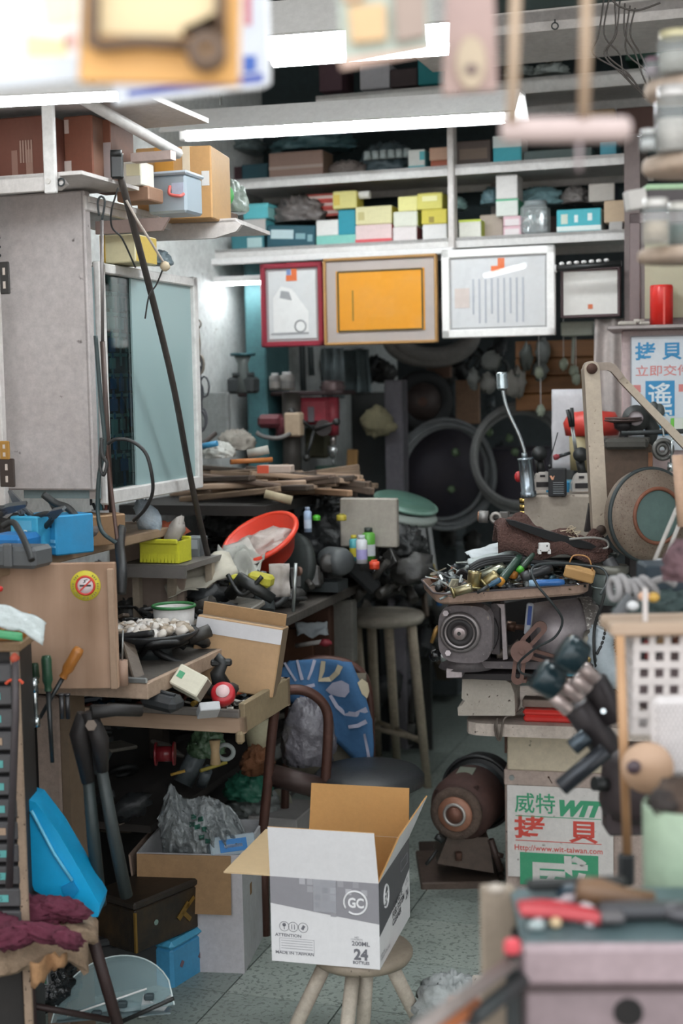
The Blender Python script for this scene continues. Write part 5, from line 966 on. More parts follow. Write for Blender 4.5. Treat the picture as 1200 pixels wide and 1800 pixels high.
# ================= BACK ALCOVE =================
k=kk(5.3)
def slab(name,lab,cat,r,D,dep,m,yaw=YAW,z=None,b=.004,tilt=0):
    p,w2,h=fit(*r,D,yaw)
    if z is not None: h+=p.z-z; p.z=z
    return solo(name,lab,cat,G().box((0,dep/2,h/2),(w2,dep,h),b=b),m,p,(0,tilt,yaw))
slab('teal_cabinet','narrow teal painted cabinet behind the red framed certificate','cabinet',(430,440,466,700),5.25,.25,mt('#3b666a',.6,0,.5,'#2a4a4e',4),b=.006,z=.9)
slab('metal_sheet','dusty grey metal panel standing behind the teal cabinet','panel',(335,690,400,790),5.0,.03,mt('#7f8382',.6,0,.5))
t=thing('oil_funnel','dark-capped grey funnel can left of the teal cabinet','can',W(428,690,5.1)); part(t,'body',G().lathe([(0,0),(.028,0),(.018,.10),(.03,.13),(0,.13)],18),mt('#5f6664',.4)); part(t,'cap',G().cyl((0,0,.13),(0,0,.14),.045,n=18),mt('#1d4a50',.4))
solo('motor_block','small dark electric motor on the drill press deck','motor',G().box((0,0,.03),(.1,.08,.06),b=.01).cyl((0,0,.06),(0,0,.075),.04),M_dark,W(428,692,5.12),YAW)
dp=thing('drill_press','old red drill press with long belt deck, spindle and chuck','drill press',W(540,840,5.25),YAW); o=dp.location; Rm=mt('#8e2f3a',.5,.1,.5,'#3c2024',8,.2)
def L_(px,py,D=5.25): 
    q=W(px,py,D)-o; return V((q.x*cs+q.y*sn,-q.x*sn+q.y*cs,q.z))
def lbox(r,D,dep,b=.006,g=None):
    a=L_(r[0],r[3],D); c=L_(r[2],r[1],D); m=(a+c)/2; return (g or G()).box((m.x,m.y+dep/2,m.z),(abs(c.x-a.x),dep,abs(c.z-a.z)),b=b)
part(dp,'belt_deck',lbox((405,686,612,698),5.25,.16,.005),mt('#3a2a2c',.6,.2,.4)); part(dp,'head_casting',lbox((492,698,582,748),5.25,.14,.015),Rm)
part(dp,'column',G().cyl(L_(512,690),L_(514,900),.035,n=16),mt('#4a4642',.5,.4)); part(dp,'clamp_collar',G().cyl(L_(508,735),L_(508,768),.05,n=16).box(L_(478,740),(.10,.07,.05),b=.015),mt('#6b3038',.5,.1,.5))
part(dp,'pulley',G().lathe([(0,0),(.05,0),(.042,.008),(.05,.016),(.04,.024),(.045,.032),(.03,.04),(0,.04)],24,c=L_(585,688)),mt('#5b4a4a',.4,.4)); part(dp,'spindle_housing',G().cyl(L_(585,698),L_(585,765),.022,n=14),Rm); part(dp,'spindle',G().cyl(L_(585,765),L_(585,782),.012,n=10),mt('#a09a96',.3,.8)); part(dp,'chuck',G().lathe([(0,0),(.008,0),(.018,.02),(.02,.045),(0,.045)],16,c=L_(585,805)),mt('#b9bcbc',.25,.8)); part(dp,'drill_bit',G().cyl(L_(585,805),L_(586,818),.003,n=6),M_steel)
for a in (.3,2.4,4.5): c=L_(552,756,5.15); part(dp,'feed_handle',G().cyl(c,c+V((math.cos(a)*.10,-.03,math.sin(a)*.10)),.006,n=8).blob(c+V((math.cos(a)*.1,-.03,math.sin(a)*.1)),(.014,)*3,0),M_black)
part(dp,'gear_boss',G().cyl(L_(568,752,5.15),L_(568,752,5.3),.03,n=18),mt('#2b2524',.5,.3)); part(dp,'switch_box',lbox((497,725,528,768),5.12,.05,.006),mt('#a8937c',.6)); part(dp,'front_plate',lbox((540,715,552,742),5.24,.01,.001).box(L_(545,728),(.005,.02,.005)),mt('#5a565a'))
part(dp,'counter_plate',lbox((533,750,575,806),5.4,.06,.01),mt('#4d4c36',.6,0,.4)); part(dp,'work_table',lbox((470,836,600,850),5.2,.2,.006),mt('#4a3f38',.6,.2))
part(dp,'base_leg',G().box(L_(520,960,5.3),(.16,.16,.45)),M_dark)
cable('grey hoses looped round the drill press collar',[(450,760,5.1),(465,768,5.1),(490,770,5.1),(510,762,5.12)],.008,'#6a6664',name='hose',cat='hose')
# bottles on deck
can('grey plastic bottle with pale cap standing on the drill press deck',505,686,32,14,5.2,['#7d7a76','#c4c6c6','#6b6a68'],'plastic_bottle'); can('grey square-shouldered jar on the drill press deck left',484,686,30,11,5.2,['#6d6a67','#b9bcbc','#888480'],'plastic_jar')
solo('white_bottle','tall narrow white bottle standing behind the deck jars','bottle',G().lathe([(0,0),(.018,0),(.018,.08),(.01,.1),(0,.1)],14),mt('#9aa0a2'),W(478,670,5.35))
# hanging sheets & columns
def drape(name,lab,cat,r,D,col,th=.01,seed=0,fold=.02,rough=.8):
    p,w2,h=fit(*r,D); g=G().sheet(lambda a,b:((a-.5)*w2*(1-.1*b),fold*math.sin(a*14+seed)+fold*noise.noise(V((a*4,b*2,seed))),h*b),24,8,th)
    return solo(name,lab,cat,g,mt(col,rough,0,.4,'#2b2f30',6,.3),p,YAW)
drape('grey_apron','grey apron hanging right of the drill press head','cloth',(562,612,600,700),5.7,'#6f7a7c',seed=1); drape('pale_apron','paler grey cloth hanging behind the grey apron','cloth',(598,615,648,690),5.9,'#5d6a6c',seed=2)
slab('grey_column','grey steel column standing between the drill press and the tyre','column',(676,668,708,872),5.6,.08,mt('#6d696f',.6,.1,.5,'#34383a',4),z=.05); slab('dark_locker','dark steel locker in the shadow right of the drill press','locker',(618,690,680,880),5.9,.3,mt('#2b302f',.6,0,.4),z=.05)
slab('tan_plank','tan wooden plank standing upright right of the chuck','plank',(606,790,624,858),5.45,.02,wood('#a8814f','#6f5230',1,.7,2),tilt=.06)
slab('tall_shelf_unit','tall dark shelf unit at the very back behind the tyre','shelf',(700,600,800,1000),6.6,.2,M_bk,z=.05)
solo('work_glove','dusty beige work glove hung on the dark locker','glove',G().blob((0,0,0),(.055,.03,.055),.3,2,3,20,14,ridge=True).blob((.05,0,-.02),(.03,.02,.02),.3,3,4),mt('#8b8468',.9,0,.5,'#4a4638',12,.6),W(662,742,5.5))
solo('round_green_tin','greenish tin at the foot of the drill press table','tin',G().cyl((0,0,-.04),(0,0,.04),.05,n=20),mt('#3f5a50',.5),W(578,838,5.3))
for i,(x0,y0_,x1,y1_) in enumerate([(470,600,480,655),(495,600,510,640),(530,600,545,690),(545,610,556,660)]):
    bar(['leftmost dark pipe hanging over the drill press','second dark pipe hanging over the drill press','third dark pipe hanging over the drill press','rightmost dark pipe hanging over the drill press'][i],(x0,y0_),(x0+3,y1_),5.6,5.6,.012,'#3a4243','dark_pipe','pipe')
# tyre & rims
t=thing('tyre','dusty black tyre with brown wheel centre hung at the back','tyre',W(742,706,6.0)); k=kk(6.0)
part(t,'tyre',G().ring((0,0,0),43*k,13*k,(.25,-1,0),48,12),mt('#181a1b',.8,0,.4,'#343434')); part(t,'wheel_disc',G().lathe([(0,0),(28*k,0),(33*k,.02),(0,.02)],36,z=(.25,-1,0)),mt('#3c302d',.6,.2,.5)); part(t,'hub',G().cyl((0,-.03,0),(0,.0,0),.02,n=12),M_rust)
slab('tan_disc_board','tan cut-out board hanging right of the tyre','board',(800,668,842,745),6.1,.02,mt('#8d6f58',.8,0,.5,'#55463a',6)); slab('tan_offcut','small tan board above the tyre','board',(748,642,792,664),6.1,.02,mt('#7c6152',.8,0,.5))
def coil(lab,c,rx,ry,D,col,n=4,r=.012,name='cable_coil',tiltv=(.2,-1,0)):
    t=thing(name,lab,'coil',W(c[0],c[1],D)); k=kk(D)
    for i in range(n): part(t,'winding',G().ring((RU(-.02,.02),i*.012,RU(-.02,.02)),(rx+RU(-5,5))*k,r,tiltv,52,8,sq=ry/rx),mt(col,.7,0,.4,'#2b2d2d'))
    return t
coil('big grey coil of cable hanging left at the back wall',(782,830),84,88,5.7,'#66696a',6,.0095); coil('second grey coil of cable overlapping the left coil',(915,808),88,88,5.6,'#7d7d7c',6,.0095)
coil('pale arc of thick hose hanging above the tyre',(765,588),72,42,5.9,'#807c78',2,.035)
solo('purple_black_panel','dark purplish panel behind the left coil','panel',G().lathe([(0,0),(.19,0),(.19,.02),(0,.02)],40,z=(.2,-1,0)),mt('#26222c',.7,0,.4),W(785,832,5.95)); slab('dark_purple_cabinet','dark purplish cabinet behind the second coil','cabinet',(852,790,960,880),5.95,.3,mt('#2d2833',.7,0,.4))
for i,(x,y) in enumerate([(800,795),(793,860),(895,770),(905,795),(860,760)]): solo('green_fitting','small dull green fitting hanging between the cable coils','fitting',G().blob((0,0,0),(.016,.01,.016),.4,3,i,10,7),mt('#53684a',.6),W(x,y,5.75),0,'green fittings between the coils')
# brown wooden cabinet
p,w2,h=fit(905,598,1046,722,5.4); t=thing('wood_cabinet','brown wooden cabinet front high at the back right','cabinet',p,YAW); M_br=wood('#8f5f33','#5c3a1e',.8,.6,0)
part(t,'carcass',G().box((0,.12,h/2),(w2,.2,h)),M_br)
for i in range(4): part(t,'drawer_front',G().box((0,-.0,h*(.125+.25*i)),(w2*.98,.02,h*.235),b=.003),M_br)
for i,(x,y) in enumerate([(947,655),(1008,652),(1012,665),(950,722),(990,640)]):
    t=thing('hanging_bulb',['white knobbly bulb hanging on a string before the brown cabinet','white bulb hanging at the right before the brown cabinet','lower white bulb just right of the other two','white bulb hanging lowest under the brown cabinet','small white bulb hanging in the middle'][i],'bulb',W(x,y,5.1)); part(t,'bulb',G().blob((0,0,0),(.016,.014,.022),.3,3,i,12,9),mt('#a8b09c',.4)); part(t,'string',G().cyl((0,0,.02),(0,0,.16),.0015,n=5),M_wpap)
for i in range(9):
    x=RU(800,960); y=RU(605,680)
    solo('hanging_sachet','pale plastic sachet hanging under the white framed certificate','sachet',G().blob((0,0,0),(RU(.02,.035),.01,RU(.025,.05)),.5,3,i,14,10,ridge=True),mt(rnd.choice(['#7c7c78','#6b6f6c','#8d8a84','#5a605c']),.5),W(x,y,5.35),YAW,'pale sachets hanging at the back')
for i in range(16):
    x=RU(560,900); y=RU(612,660)
    solo('hung_part','dark part hanging in the gloom under the certificates','part',bme[rnd.choice([0,1,5,7,8])],None,W(x,y,6.3),(R_()*3,R_()*3,0),'dark parts hanging in the gloom')
for i in range(14): solo('hung_part','dark grey part hung beside the coils at the back wall','part',bme[rnd.choice([0,1,5,7,8,2])],None,W(RU(700,1000),RU(700,960),6.4),(R_()*3,R_()*3,0),'dark grey parts beside the coils')
# white fixture, curtain, sheets
slab('white_lamp_box','pale green-white lamp box below the bright sheet','box',(985,565,1042,590),4.9,.08,mt('#c3cabc',.5)); bar('white pipe hanging below the pale lamp box',(1008,590),(1006,640),4.95,4.95,.006,'#aab0a4','white_pipe','pipe')
drape('white_curtain','white plastic sheet draped at the upper right behind the machine arm','curtain',(1042,560,1112,790),4.75,'#cfc4bf',seed=4,fold=.012,rough=.5)
solo('curtain_top','pale gathered top of the plastic sheet','curtain',G().tube([W(1100,530,4.75)-W(1070,560,4.75),V((0,0,0)),W(1052,600,4.75)-W(1070,560,4.75)],[.03,.05,.05],12),mt('#a8a09d',.6,0,.4),W(1070,560,4.75)) if False else None
sheetob('white paper sheet fixed upright behind the black clamps',W(1005,755,4.6),.13,.26,(PI/2,0,YAW),'#cfcdd0',.004)
slab('teal_small_box','small light teal box behind the black clamp knobs','box',(985,845,1045,870),4.5,.05,mt('#5f95a6'))
# mid clutter between bench and stool
slab('white_case','off-white flat metal case standing behind the spray cans','case',(597,876,697,962),4.4,.03,mt('#a8a196',.5,0,.35,'#6f685e',4),YAW)
solo('case_lid_line','raised lid edge on the off-white case','trim',G().box((0,0,0),(.18,.01,.006)),mt('#8f897e'),W(647,886,4.56),YAW) if False else None
t=thing('round_platter','large pale green round plastic lid leaning behind the cans','lid',W(712,888,4.9),(math.radians(12),math.radians(14),0)); part(t,'lid',G().lathe([(0,0),(.10,0),(.108,.01),(.10,.02),(0,.012)],40),mt('#55776a',.4,0,.3)); part(t,'lid_rim',G().ring((0,0,.008),.108,.007,n=40),mt('#6f8f82',.4))  # this and the next are flat plastic tub lids
t=thing('round_platter','grey plastic tub lid under the green one','lid',W(705,905,4.85),(math.radians(12),math.radians(14),0)); part(t,'lid',G().lathe([(0,0),(.12,0),(.125,.01),(.12,.02),(0,.012)],40),mt('#87908a',.4,0,.3))
solo('white_pipe_bundle','white plastic strips standing behind the yellow cloth','strip',G().box((0,0,0),(.03,.01,.22),r=(0,-.1,0)).box((.035,0,-.02),(.015,.01,.24),r=(0,-.12,0)),mt('#a4a6a6',.5),W(745,965,5.6))
solo('yellow_cloth','yellow cloth bunched over the grey bucket','cloth',G().blob((0,0,0),(.07,.04,.05),.35,2.5,9,20,14,ridge=True),mt('#b39b34',.8,0,.4,'#7a6a2a'),W(735,1010,5.6)); 
t=thing('grey_bucket','grey bucket with blue side right under the yellow cloth','bucket',W(745,1062,5.6)); part(t,'bucket_body',G().lathe([(0,0),(.05,0),(.062,.08),(0,.08)],24),mt('#7b8082',.5)); part(t,'blue_side',G().box((.06,.0,.03),(.02,.05,.07),b=.004),mt('#1f6fb0'))
bag('tan cloth bag standing left of the grey bucket',(690,1000,735,1080),5.6,.08,'#7d6b45',1,seed=90,rough=.9); bag('black round bag under the grey bucket',(730,1055,805,1150),5.75,.12,'#171717',1,seed=91,name='black_bag',amp=.15)
# rear low bench carrying them
zc0=W(740,1066,5.6).z
t=thing('rear_bench','low dark bench behind the tall stool','bench',W(742,1066,5.8)*1.0,YAW); t.location.z=0; part(t,'top',G().box((0,.1,zc0-.02),(.3,.5,.04)),mt('#2b2826')); part(t,'front_panel',G().box((-.04,-.1,zc0/2),(.2,.02,zc0-.05)),mt('#222422')); part(t,'leg',G().box((-.13,-.12,zc0/2),(.03,.03,zc0-.03)),M_dark)
for i in range(70):
    x=RU(560,790); y=RU(1010,1270); D=RU(5.5,6.1)
    if (x>740 and y>1180) or uv(W(x,y,D))[0]<-1.8: continue
    s=RU(1,2.1); ii=rnd.randrange(10); o_=solo('machine_part',BW[ii]+' piled in the dark behind the tall stool','part',bme[ii],None,W(x,y,D),(R_()*3,R_()*3,R_()*3),'greasy parts behind the tall stool'); o_.scale=(s,s,s)
for i in range(30):
    x=RU(560,735); y=RU(975,1035); D=RU(4.45,4.8)
    s=RU(.7,1.4); ii=rnd.randrange(10); o_=solo('workshop_scrap',BW[ii]+' heaped around the spray cans','scrap',bme[ii],None,W(x,y,D),(R_()*3,R_()*3,R_()*3),'scrap around the spray cans'); o_.scale=(s,s,s)
for i,(x,y,cc,lb,h,w2) in enumerate([(520,1110,'#4d2f20','brown wooden case behind the brown shipping carton',90,60),(590,1110,'#6c6a63','beige grey casing behind the chair',110,30),(500,1135,'#5a3722','rust brown panel left of the towel',60,50)]):
    slab('back_case',lb,'case',(x-w2/1,y-h/2,x+w2/1,y+h/2),4.5,.05,mt(cc,.7,0,.4),YAW)
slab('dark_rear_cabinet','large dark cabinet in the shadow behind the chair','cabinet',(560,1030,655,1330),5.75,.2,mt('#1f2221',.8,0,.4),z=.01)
sheetob('white plastic sheet lying behind the brown shipping carton',W(548,1105,4.4),.1,.05,(.8,0,.2),'#a9b0b4',.01); bar('white and red handled tool lying behind the chair',(520,1135),(565,1128),4.35,4.3,.007,'#b0aaa4','screw_tool','tool')
solo('red_tip','red handle tip of the tool behind the chair','handle',G().blob((0,0,0),(.02,.012,.012),.2),mt('#8a2a34'),W(572,1130,4.3))
bag('dark green bundle on the floor right of the stool at the back',(690,1175,745,1215),5.9,.1,'#2f4536',1,seed=95); solo('red_tin','dark red tin on the floor behind the stool','tin',G().cyl((0,0,0),(0,0,.06),.04),mt('#5a1a20'),WZ(785,1200,0)+V((0,0,.0)))
carton('brown carton on the floor at the very back',(735,1120,790,1195),6.0,.2,'#4a4032','#3a3228',z=None)
# ================= RIGHT BENCH =================
YR=math.radians(-13)
def HZ(px,py,D,x,y,z): pass
# lower cabinet with poster
Dc=3.95; pc,wc,hc=fit(887,1358,1180,1606,Dc,YR); pc.z=0
t=thing('bench_cabinet','cream steel bench cabinet with green and red lettered poster','cabinet',pc,YR)
zt3=W(1000,1358,Dc).z; k=kk(Dc)*1.02
M_cr=mt('#cfc0a8',.5,0,.35,'#8f7c64',4,speck=.05); M_pk=mt('#b8a49a',.5,0,.45,'#6e5a50',5,speck=.2)
part(t,'carcass',G().box((0,.22,zt3/2),(wc,.42,zt3),b=.004),M_pk)
part(t,'top_strip',G().box((0,-.002,zt3-.022),(wc,.014,.046),b=.003),M_pk)
xl=-wc/2
def cx(px): return xl+(px-887)*k
def cz(py,px=960): return zt3-(py-1358-(px-960)*.03)*k*1.04
part(t,'bolt',G().cyl((cx(901),-.014,cz(1371)),(cx(901),-.006,cz(1371)),.008,n=6),M_steel); part(t,'keyhole',G().cyl((cx(966),-.010,cz(1368)),(cx(966),-.006,cz(1368)),.003,n=8).tube([(cx(966),-.010,cz(1368)),(cx(972),-.011,cz(1378))],.0012,4),M_rust)
po=part(t,'poster',G().box((cx(892)+(1078-892)*k/2,-.003,zt3-.05-.12),((1078-892)*k,.004,.29),b=.001),mt('#dcd6d2',.6,0,.25,'#a79a92',6,.1,speck=.15,scol='#8a7f78'))
Gr=mt('#3f9b71',.6,0,.15,'#7fb69a',20); Rd=mt('#cf4a3e',.6,0,.15,'#d98a80',20); yy=-.0056
txt(po,'威特',.062,Gr,(cx(905),yy,cz(1429)),align='LEFT',bold=.0007,xs=.95); txt(po,'WIT',.058,Gr,(cx(978),yy,cz(1433)),align='LEFT',bold=.0042,shear=.35,xs=1.05,sp=1.08)
part(po,'rule_line',G().box((cx(982),yy,cz(1438)),(.243,.0006,.0022)),Gr); part(po,'rule_line',G().box((cx(982),yy,cz(1481)),(.243,.0006,.0022)),Rd)
txt(po,'拷',.071,Rd,(cx(904),yy,cz(1473)),align='LEFT',bold=.0016,xs=1.25); txt(po,'貝',.068,Rd,(cx(1000),yy,cz(1476)),align='LEFT',bold=.0016,xs=1.25)
txt(po,'Http://www.wit-taiwan.com',.0228,Rd,(cx(904),yy,cz(1498)),align='LEFT',bold=.0003,xs=.93,sp=1.05)
part(po,'green_field',G().box((cx(983),yy+.0002,cz(1530)),(.222,.0008,.095)),Gr); txt(po,'威',.155,mt('#d9d5d0',.6,0,.2),(cx(926),yy-.0008,cz(1584)),align='LEFT',bold=.0035,xs=1.15)
# cream drawer unit + slab
p,w2,h=fit(890,1290,1100,1357,Dc-.01,YR); p.z=zt3+.001; h=W(890,1291,3.82).z-p.z-.002
t=thing('cream_drawer_unit','plain cream metal drawer unit between bench slab and lettered cabinet','drawer unit',p,YR); part(t,'carcass',G().box((0,.2,h/2),(w2,.38,h),b=.003),M_cr); part(t,'side_trim',G().box((-w2/2-.003,.02,h*.6),(.006,.03,h*.5)),M_rust); part(t,'hook',G().cyl((-w2/2+.06,-.01,h-.014),(-w2/2+.06,-.004,h),.004,n=6),M_rust)
zsl=p.z+h+.002; t1=.034
pL=W(816,1275,3.82); 
t=thing('bench_slab','thick worn whitish bench slab with rounded end under the key machine','bench top',V((pL.x,pL.y,zsl)),YR)
poly=[(0,.05),(.008,.02),(.03,.004),(.06,0),(.9,0),(.9,.5),(.03,.5),(.0,.46)]
g=G(); n=len(poly); vs=[V((x,y,0)) for x,y in poly]+[V((x,y,t1)) for x,y in poly]; g.add(vs,[list(range(n))[::-1],[n+i for i in range(n)]]+[[i,(i+1)%n,n+(i+1)%n,n+i] for i in range(n)])
part(t,'slab',g,mt('#c4b6ab',.6,0,.5,'#6b5a50',7,.3,speck=.25)); ZS=zsl+t1
bslab=t
def B(px,py,D=3.8): q=W(px,py,D); return q
solo('wire_tie','twisted wire loop tied round the bench slab edge','wire',G().curve([(0,-.004,.01),(-.008,-.012,-.01),(-.004,-.012,-.04),(.006,-.01,-.05),(.01,-.012,-.02),(.02,-.008,.012),(.05,.0,.02),(.07,.02,.03)],.003).curve([(0,-.008,.006),(-.004,-.016,-.01),(.002,-.014,-.045)],.003),mt('#6a6058',.5,.4),W(874,1268,3.80))
def ppoly(pts,D,th,name,lab,cat,m,yaw=0,edge=None,parent=None):
    q0=W(sum(p[0] for p in pts)/len(pts),sum(p[1] for p in pts)/len(pts),D); n=V((-math.sin(yaw),math.cos(yaw),0)); P=[]
    for x,y in pts:
        r=ray(x,y); P.append(O+r*((q0-O).dot(n)/r.dot(n))-q0)
    c_,s_=math.cos(yaw),math.sin(yaw); poly=[(v.x*c_+v.y*s_,v.z) for v in P]
    g=G().prism(poly,th,mi=0,edge=1 if edge else None)
    if parent is not None: return part(parent,name,g,[m,edge or m],q0-parent.location,(0,0,yaw))
    return solo(name,lab,cat,g,[m,edge or m],q0,yaw)
t=ppoly([(805,1258),(804,1244),(811,1240),(817,1232),(811,1228),(812,1194),(885,1194),(897,1201),(904,1220),(905,1258)],3.80,.14,'support_block','pitted cream support block with holes at the bench slab end','block',mt('#b5aca1',.7,0,.35,'#7d6f60',8,.3,speck=.35,scol='#3b3028'),YR)
solo('machine_rail','pale steel ledge on top of the pitted block','rail',G().box((0,.06,0),(.11,.12,.014),b=.002),mt('#8b857c',.5,.3),W(850,1188,3.8),YR)
t=thing('red_tin_box','flat bright red lidded tin lying on the bench slab','tin',V((W(965,1260,3.8).x,3.8,ZS+.001)),YR); part(t,'tin_body',G().box((0,.05,.009),(.14,.10,.018),b=.005),mt('#c8322c',.3,0,.15)); part(t,'lid',G().box((0,.05,.026),(.144,.104,.016),b=.006),mt('#d23a33',.3,0,.15))
solo('flat_brown_bar','flat brown steel bar lying on the red tin','bar',G().box((0,.05,0),(.15,.05,.022),b=.002),mt('#8a7a70',.5,.3,.4),V((W(965,1260,3.8).x,3.8,ZS+.047)),YR)
# ---- key machine ----
km=thing('key_machine','dark greasy key duplicating machine with round motor flange on the bench','machine',V((W(900,1190,3.75).x,3.75,ZS)),YR); o=km.location
M_km=mt('#6d6668',.5,.35,.5,'#1c1a1b',9,.25,speck=.3,scol='#8a7f78'); M_kd=mt('#2e2a2b',.5,.3,.4,'#151414'); M_km2=mt('#b3a9ab',.45,.4,.35,'#3a3536',8,.15)
def KL(px,py,D=3.75):
    q=W(px,py,D)-o; c_,s_=math.cos(YR),math.sin(YR); return V((q.x*c_+q.y*s_,-q.x*s_+q.y*c_,q.z))
def kpoly(pts,D,th,m,name,edge=None,lab=None): 
    P=[KL(x,y,D) for x,y in pts]; y0=sum(v.y for v in P)/len(P); o_=part(km,name,G().prism([(v.x,v.z) for v in P],th,(0,y0,0),edge=1 if edge else None),[m,edge or m]); 
    if lab: o_['label']=lab
    return o_
kpoly([(781,1198),(786,1190),(960,1183),(1000,1186),(1000,1196)],3.7,.22,M_kd,'base_plate',M_km)
kpoly([(783,1175),(800,1166),(1040,1158),(1040,1172),(800,1178)],3.68,.24,M_km,'slide_plate'); kpoly([(784,1192),(784,1176),(812,1178),(812,1190)],3.69,.1,M_km2,'end_block')
kpoly([(815,1192),(1000,1185),(1000,1176),(815,1178)],3.78,.1,M_kd,'rail_gap')
sqc=[]; 
for i in range(32):
    a=2*PI*i/32; c_,s_=math.cos(a),math.sin(a); r=49/(abs(c_)**3.6+abs(s_)**3.6)**(1/3.6); sqc.append((817+r*c_,1115-r*s_*1.03))
kpoly(sqc,3.62,.06,M_km,'motor_flange',M_km2,'rounded square motor flange with pale worn rim')
c0=KL(808,1112,3.615); part(km,'flange_ring',G().lathe([(0,0),(20*k,0),(22*k,.004),(30*k,.004),(33*k,.0),(33*k,-.004),(0,-.004)],36,c=c0,z=(0,-1,0)),mt('#8b8484',.35,.6,.3)); part(km,'flange_groove',G().ring(c0+V((0,-.003,0)),26*k,.003,(0,1,0),36,6),M_kd)
part(km,'bearing_ring',G().lathe([(0,.004),(15*k,.004),(19*k,.008),(22*k,.003)],30,c=c0,z=(0,-1,0)),M_kd); part(km,'shaft_end',G().lathe([(0,.016),(8*k,.016),(11*k,.014),(12*k,.004)],24,c=c0,z=(0,-1,0)),mt('#a09494',.3,.7)); part(km,'shaft_hole',G().cyl(c0+V((0,-.0175,0)),c0+V((0,-.015,0)),.005,n=12),M_black)
for x,y in ((783,1078),(787,1148),(853,1078),(852,1146)): part(km,'flange_bolt',G().cyl(KL(x,y,3.61),KL(x,y,3.64),.008,n=6),M_km2)
part(km,'motor_body',G().cyl(KL(822,1112,3.66),KL(838,1106,3.95),.078,n=28),M_kd)
part(km,'motor_pedestal',G().lathe([(0,0),(.075,0),(.065,.02),(.06,.05),(0,.05)],28,c=KL(820,1172,3.75)),M_km)
kpoly([(862,1062),(878,1060),(878,1150),(864,1150)],3.7,.1,M_km,'side_frame'); kpoly([(872,1062),(886,1062),(892,1158),(884,1160),(880,1070)],3.68,.02,M_km2,'upright_plate')
kpoly([(880,1062),(942,1050),(942,1150),(880,1160)],3.95,.05,mt('#191717',.7),'dark_recess')
part(km,'gear_shaft',G().cyl(KL(876,1100,3.8),KL(928,1104,3.8),.008,n=10).cyl(KL(890,1100,3.8),KL(905,1102,3.8),.014,n=12),mt('#6a4f42',.4,.5)); part(km,'lever_tube',G().curve([KL(872,1150,3.72),KL(895,1146,3.72),KL(915,1130,3.72)],.013,10),mt('#7a6f66',.5,.3))
a=KL(936,1118,3.8); b_=KL(1030,1108,3.8); part(km,'motor_cylinder',G().lathe([(0,-.004),(.055,0),(.088,.012),(.09,.05),(.09,(b_-a).length),(0,(b_-a).length)],36,c=a,z=(b_-a)),M_km2,label='horizontal grey motor cylinder')
part(km,'motor_cap',G().lathe([(.092,0),(.090,.03),(.075,.045),(0,.05)],36,c=b_-(b_-a).normalized()*.012,z=(b_-a)),mt('#8f8884',.5,.3,.4,'#5a5350',14,.4,speck=.8,scol='#d4cec8')); part(km,'motor_saddle',G().box(KL(990,1172,3.85),(.12,.1,.05),b=.006),M_kd)
part(km,'ball_knob',G().blob(KL(765,1152,3.66),(.017,.017,.017),0,1,0,18,12),mt('#0f0f11',.15)); part(km,'knob_stem',G().cyl(KL(765,1152,3.66),KL(800,1158,3.7),.006,n=8).cyl(KL(776,1148,3.66),KL(782,1160,3.66),.012,n=10),M_steel); part(km,'brass_lever',G().tube([KL(770,1100,3.64),KL(766,1108,3.64),KL(758,1130,3.64)],[.004,.007,.005],8),mt('#8a6a3a',.4,.6))
# slotted bracket
Mb=mt('#6e5148',.55,.3,.4,'#3a2a26',9); part(km,'bracket_hub',G().cyl(KL(917,1146,3.61),KL(917,1146,3.64),18*k,n=28).cyl(KL(917,1146,3.6),KL(917,1146,3.61),4*k,n=8),Mb)
def slot(a,b,w_,nm,par=km,D=3.63,m=Mb):
    A=KL(*a,D);Bq=KL(*b,D); d=(Bq-A); L=d.length; d.normalize(); nrm=V((-d.z,0,d.x)); P=[]; w_=w_*k
    for i in range(9): t_=PI/2+PI*i/8; P.append(A+d*math.cos(t_)*w_+nrm*math.sin(t_)*w_)
    for i in range(9): t_=-PI/2+PI*i/8; P.append(Bq+d*math.cos(t_)*w_+nrm*math.sin(t_)*w_)
    Q=[]; w2=w_*.38
    for i in range(9): t_=PI/2+PI*i/8; Q.append(A+d*math.cos(t_)*w2+nrm*math.sin(t_)*w2+d*L*.12)
    for i in range(9): t_=-PI/2+PI*i/8; Q.append(Bq+d*math.cos(t_)*w2+nrm*math.sin(t_)*w2-d*L*.12)
    n=18; th=V((0,.008,0)); vs=P+Q+[v+th for v in P]+[v+th for v in Q]; fs=[]
    for i in range(n):
        j=(i+1)%n; fs+= [[i,j,n+j,n+i],[2*n+j,2*n+i,3*n+i,3*n+j],[j,i,2*n+i,2*n+j],[n+i,n+j,3*n+j,3*n+i]]
    part(par,nm,G().add(vs,fs),m)
slot((925,1130),(949,1104),11,'slotted_arm'); slot((913,1160),(909,1193),10,'slotted_arm'); slot((935,1150),(985,1164),9,'slotted_arm'); kpoly([(902,1196),(925,1194),(925,1200),(902,1202)],3.63,.03,Mb,'bracket_foot')
solo('printed_tube','blue and silver printed tube stuck behind the slotted bracket','tube',G().box((0,0,0),(.018,.012,.085),b=.004).box((0,-.007,.01),(.010,.001,.05),mi=1),[mt('#b4b8c0',.35),mt('#2f4a8c')],W(929,1088,3.66),(0,.1,0))
part(km,'rear_arm',G().tube([KL(1018,1048,3.9),KL(1045,1080,3.9),KL(1050,1150,3.9)],.012,8),M_kd)
solo('white_capacitor','white ribbed capacitor end pointing forward beside the motor','capacitor',G().lathe([(0,-.02),(.019,-.02),(.019,-.017),(.012,-.017),(.012,-.02),(.006,-.02)],24,z=(0,1,0)).cyl((0,-.018,0),(.02,.09,.01),.019,n=24),mt('#b7b2a4',.5),W(1034,1136,3.6)); solo('brass_drop','small brass nut hanging under the white capacitor','nut',G().blob((0,0,0),(.006,.006,.010),.1),M_brass,W(1035,1158,3.6))
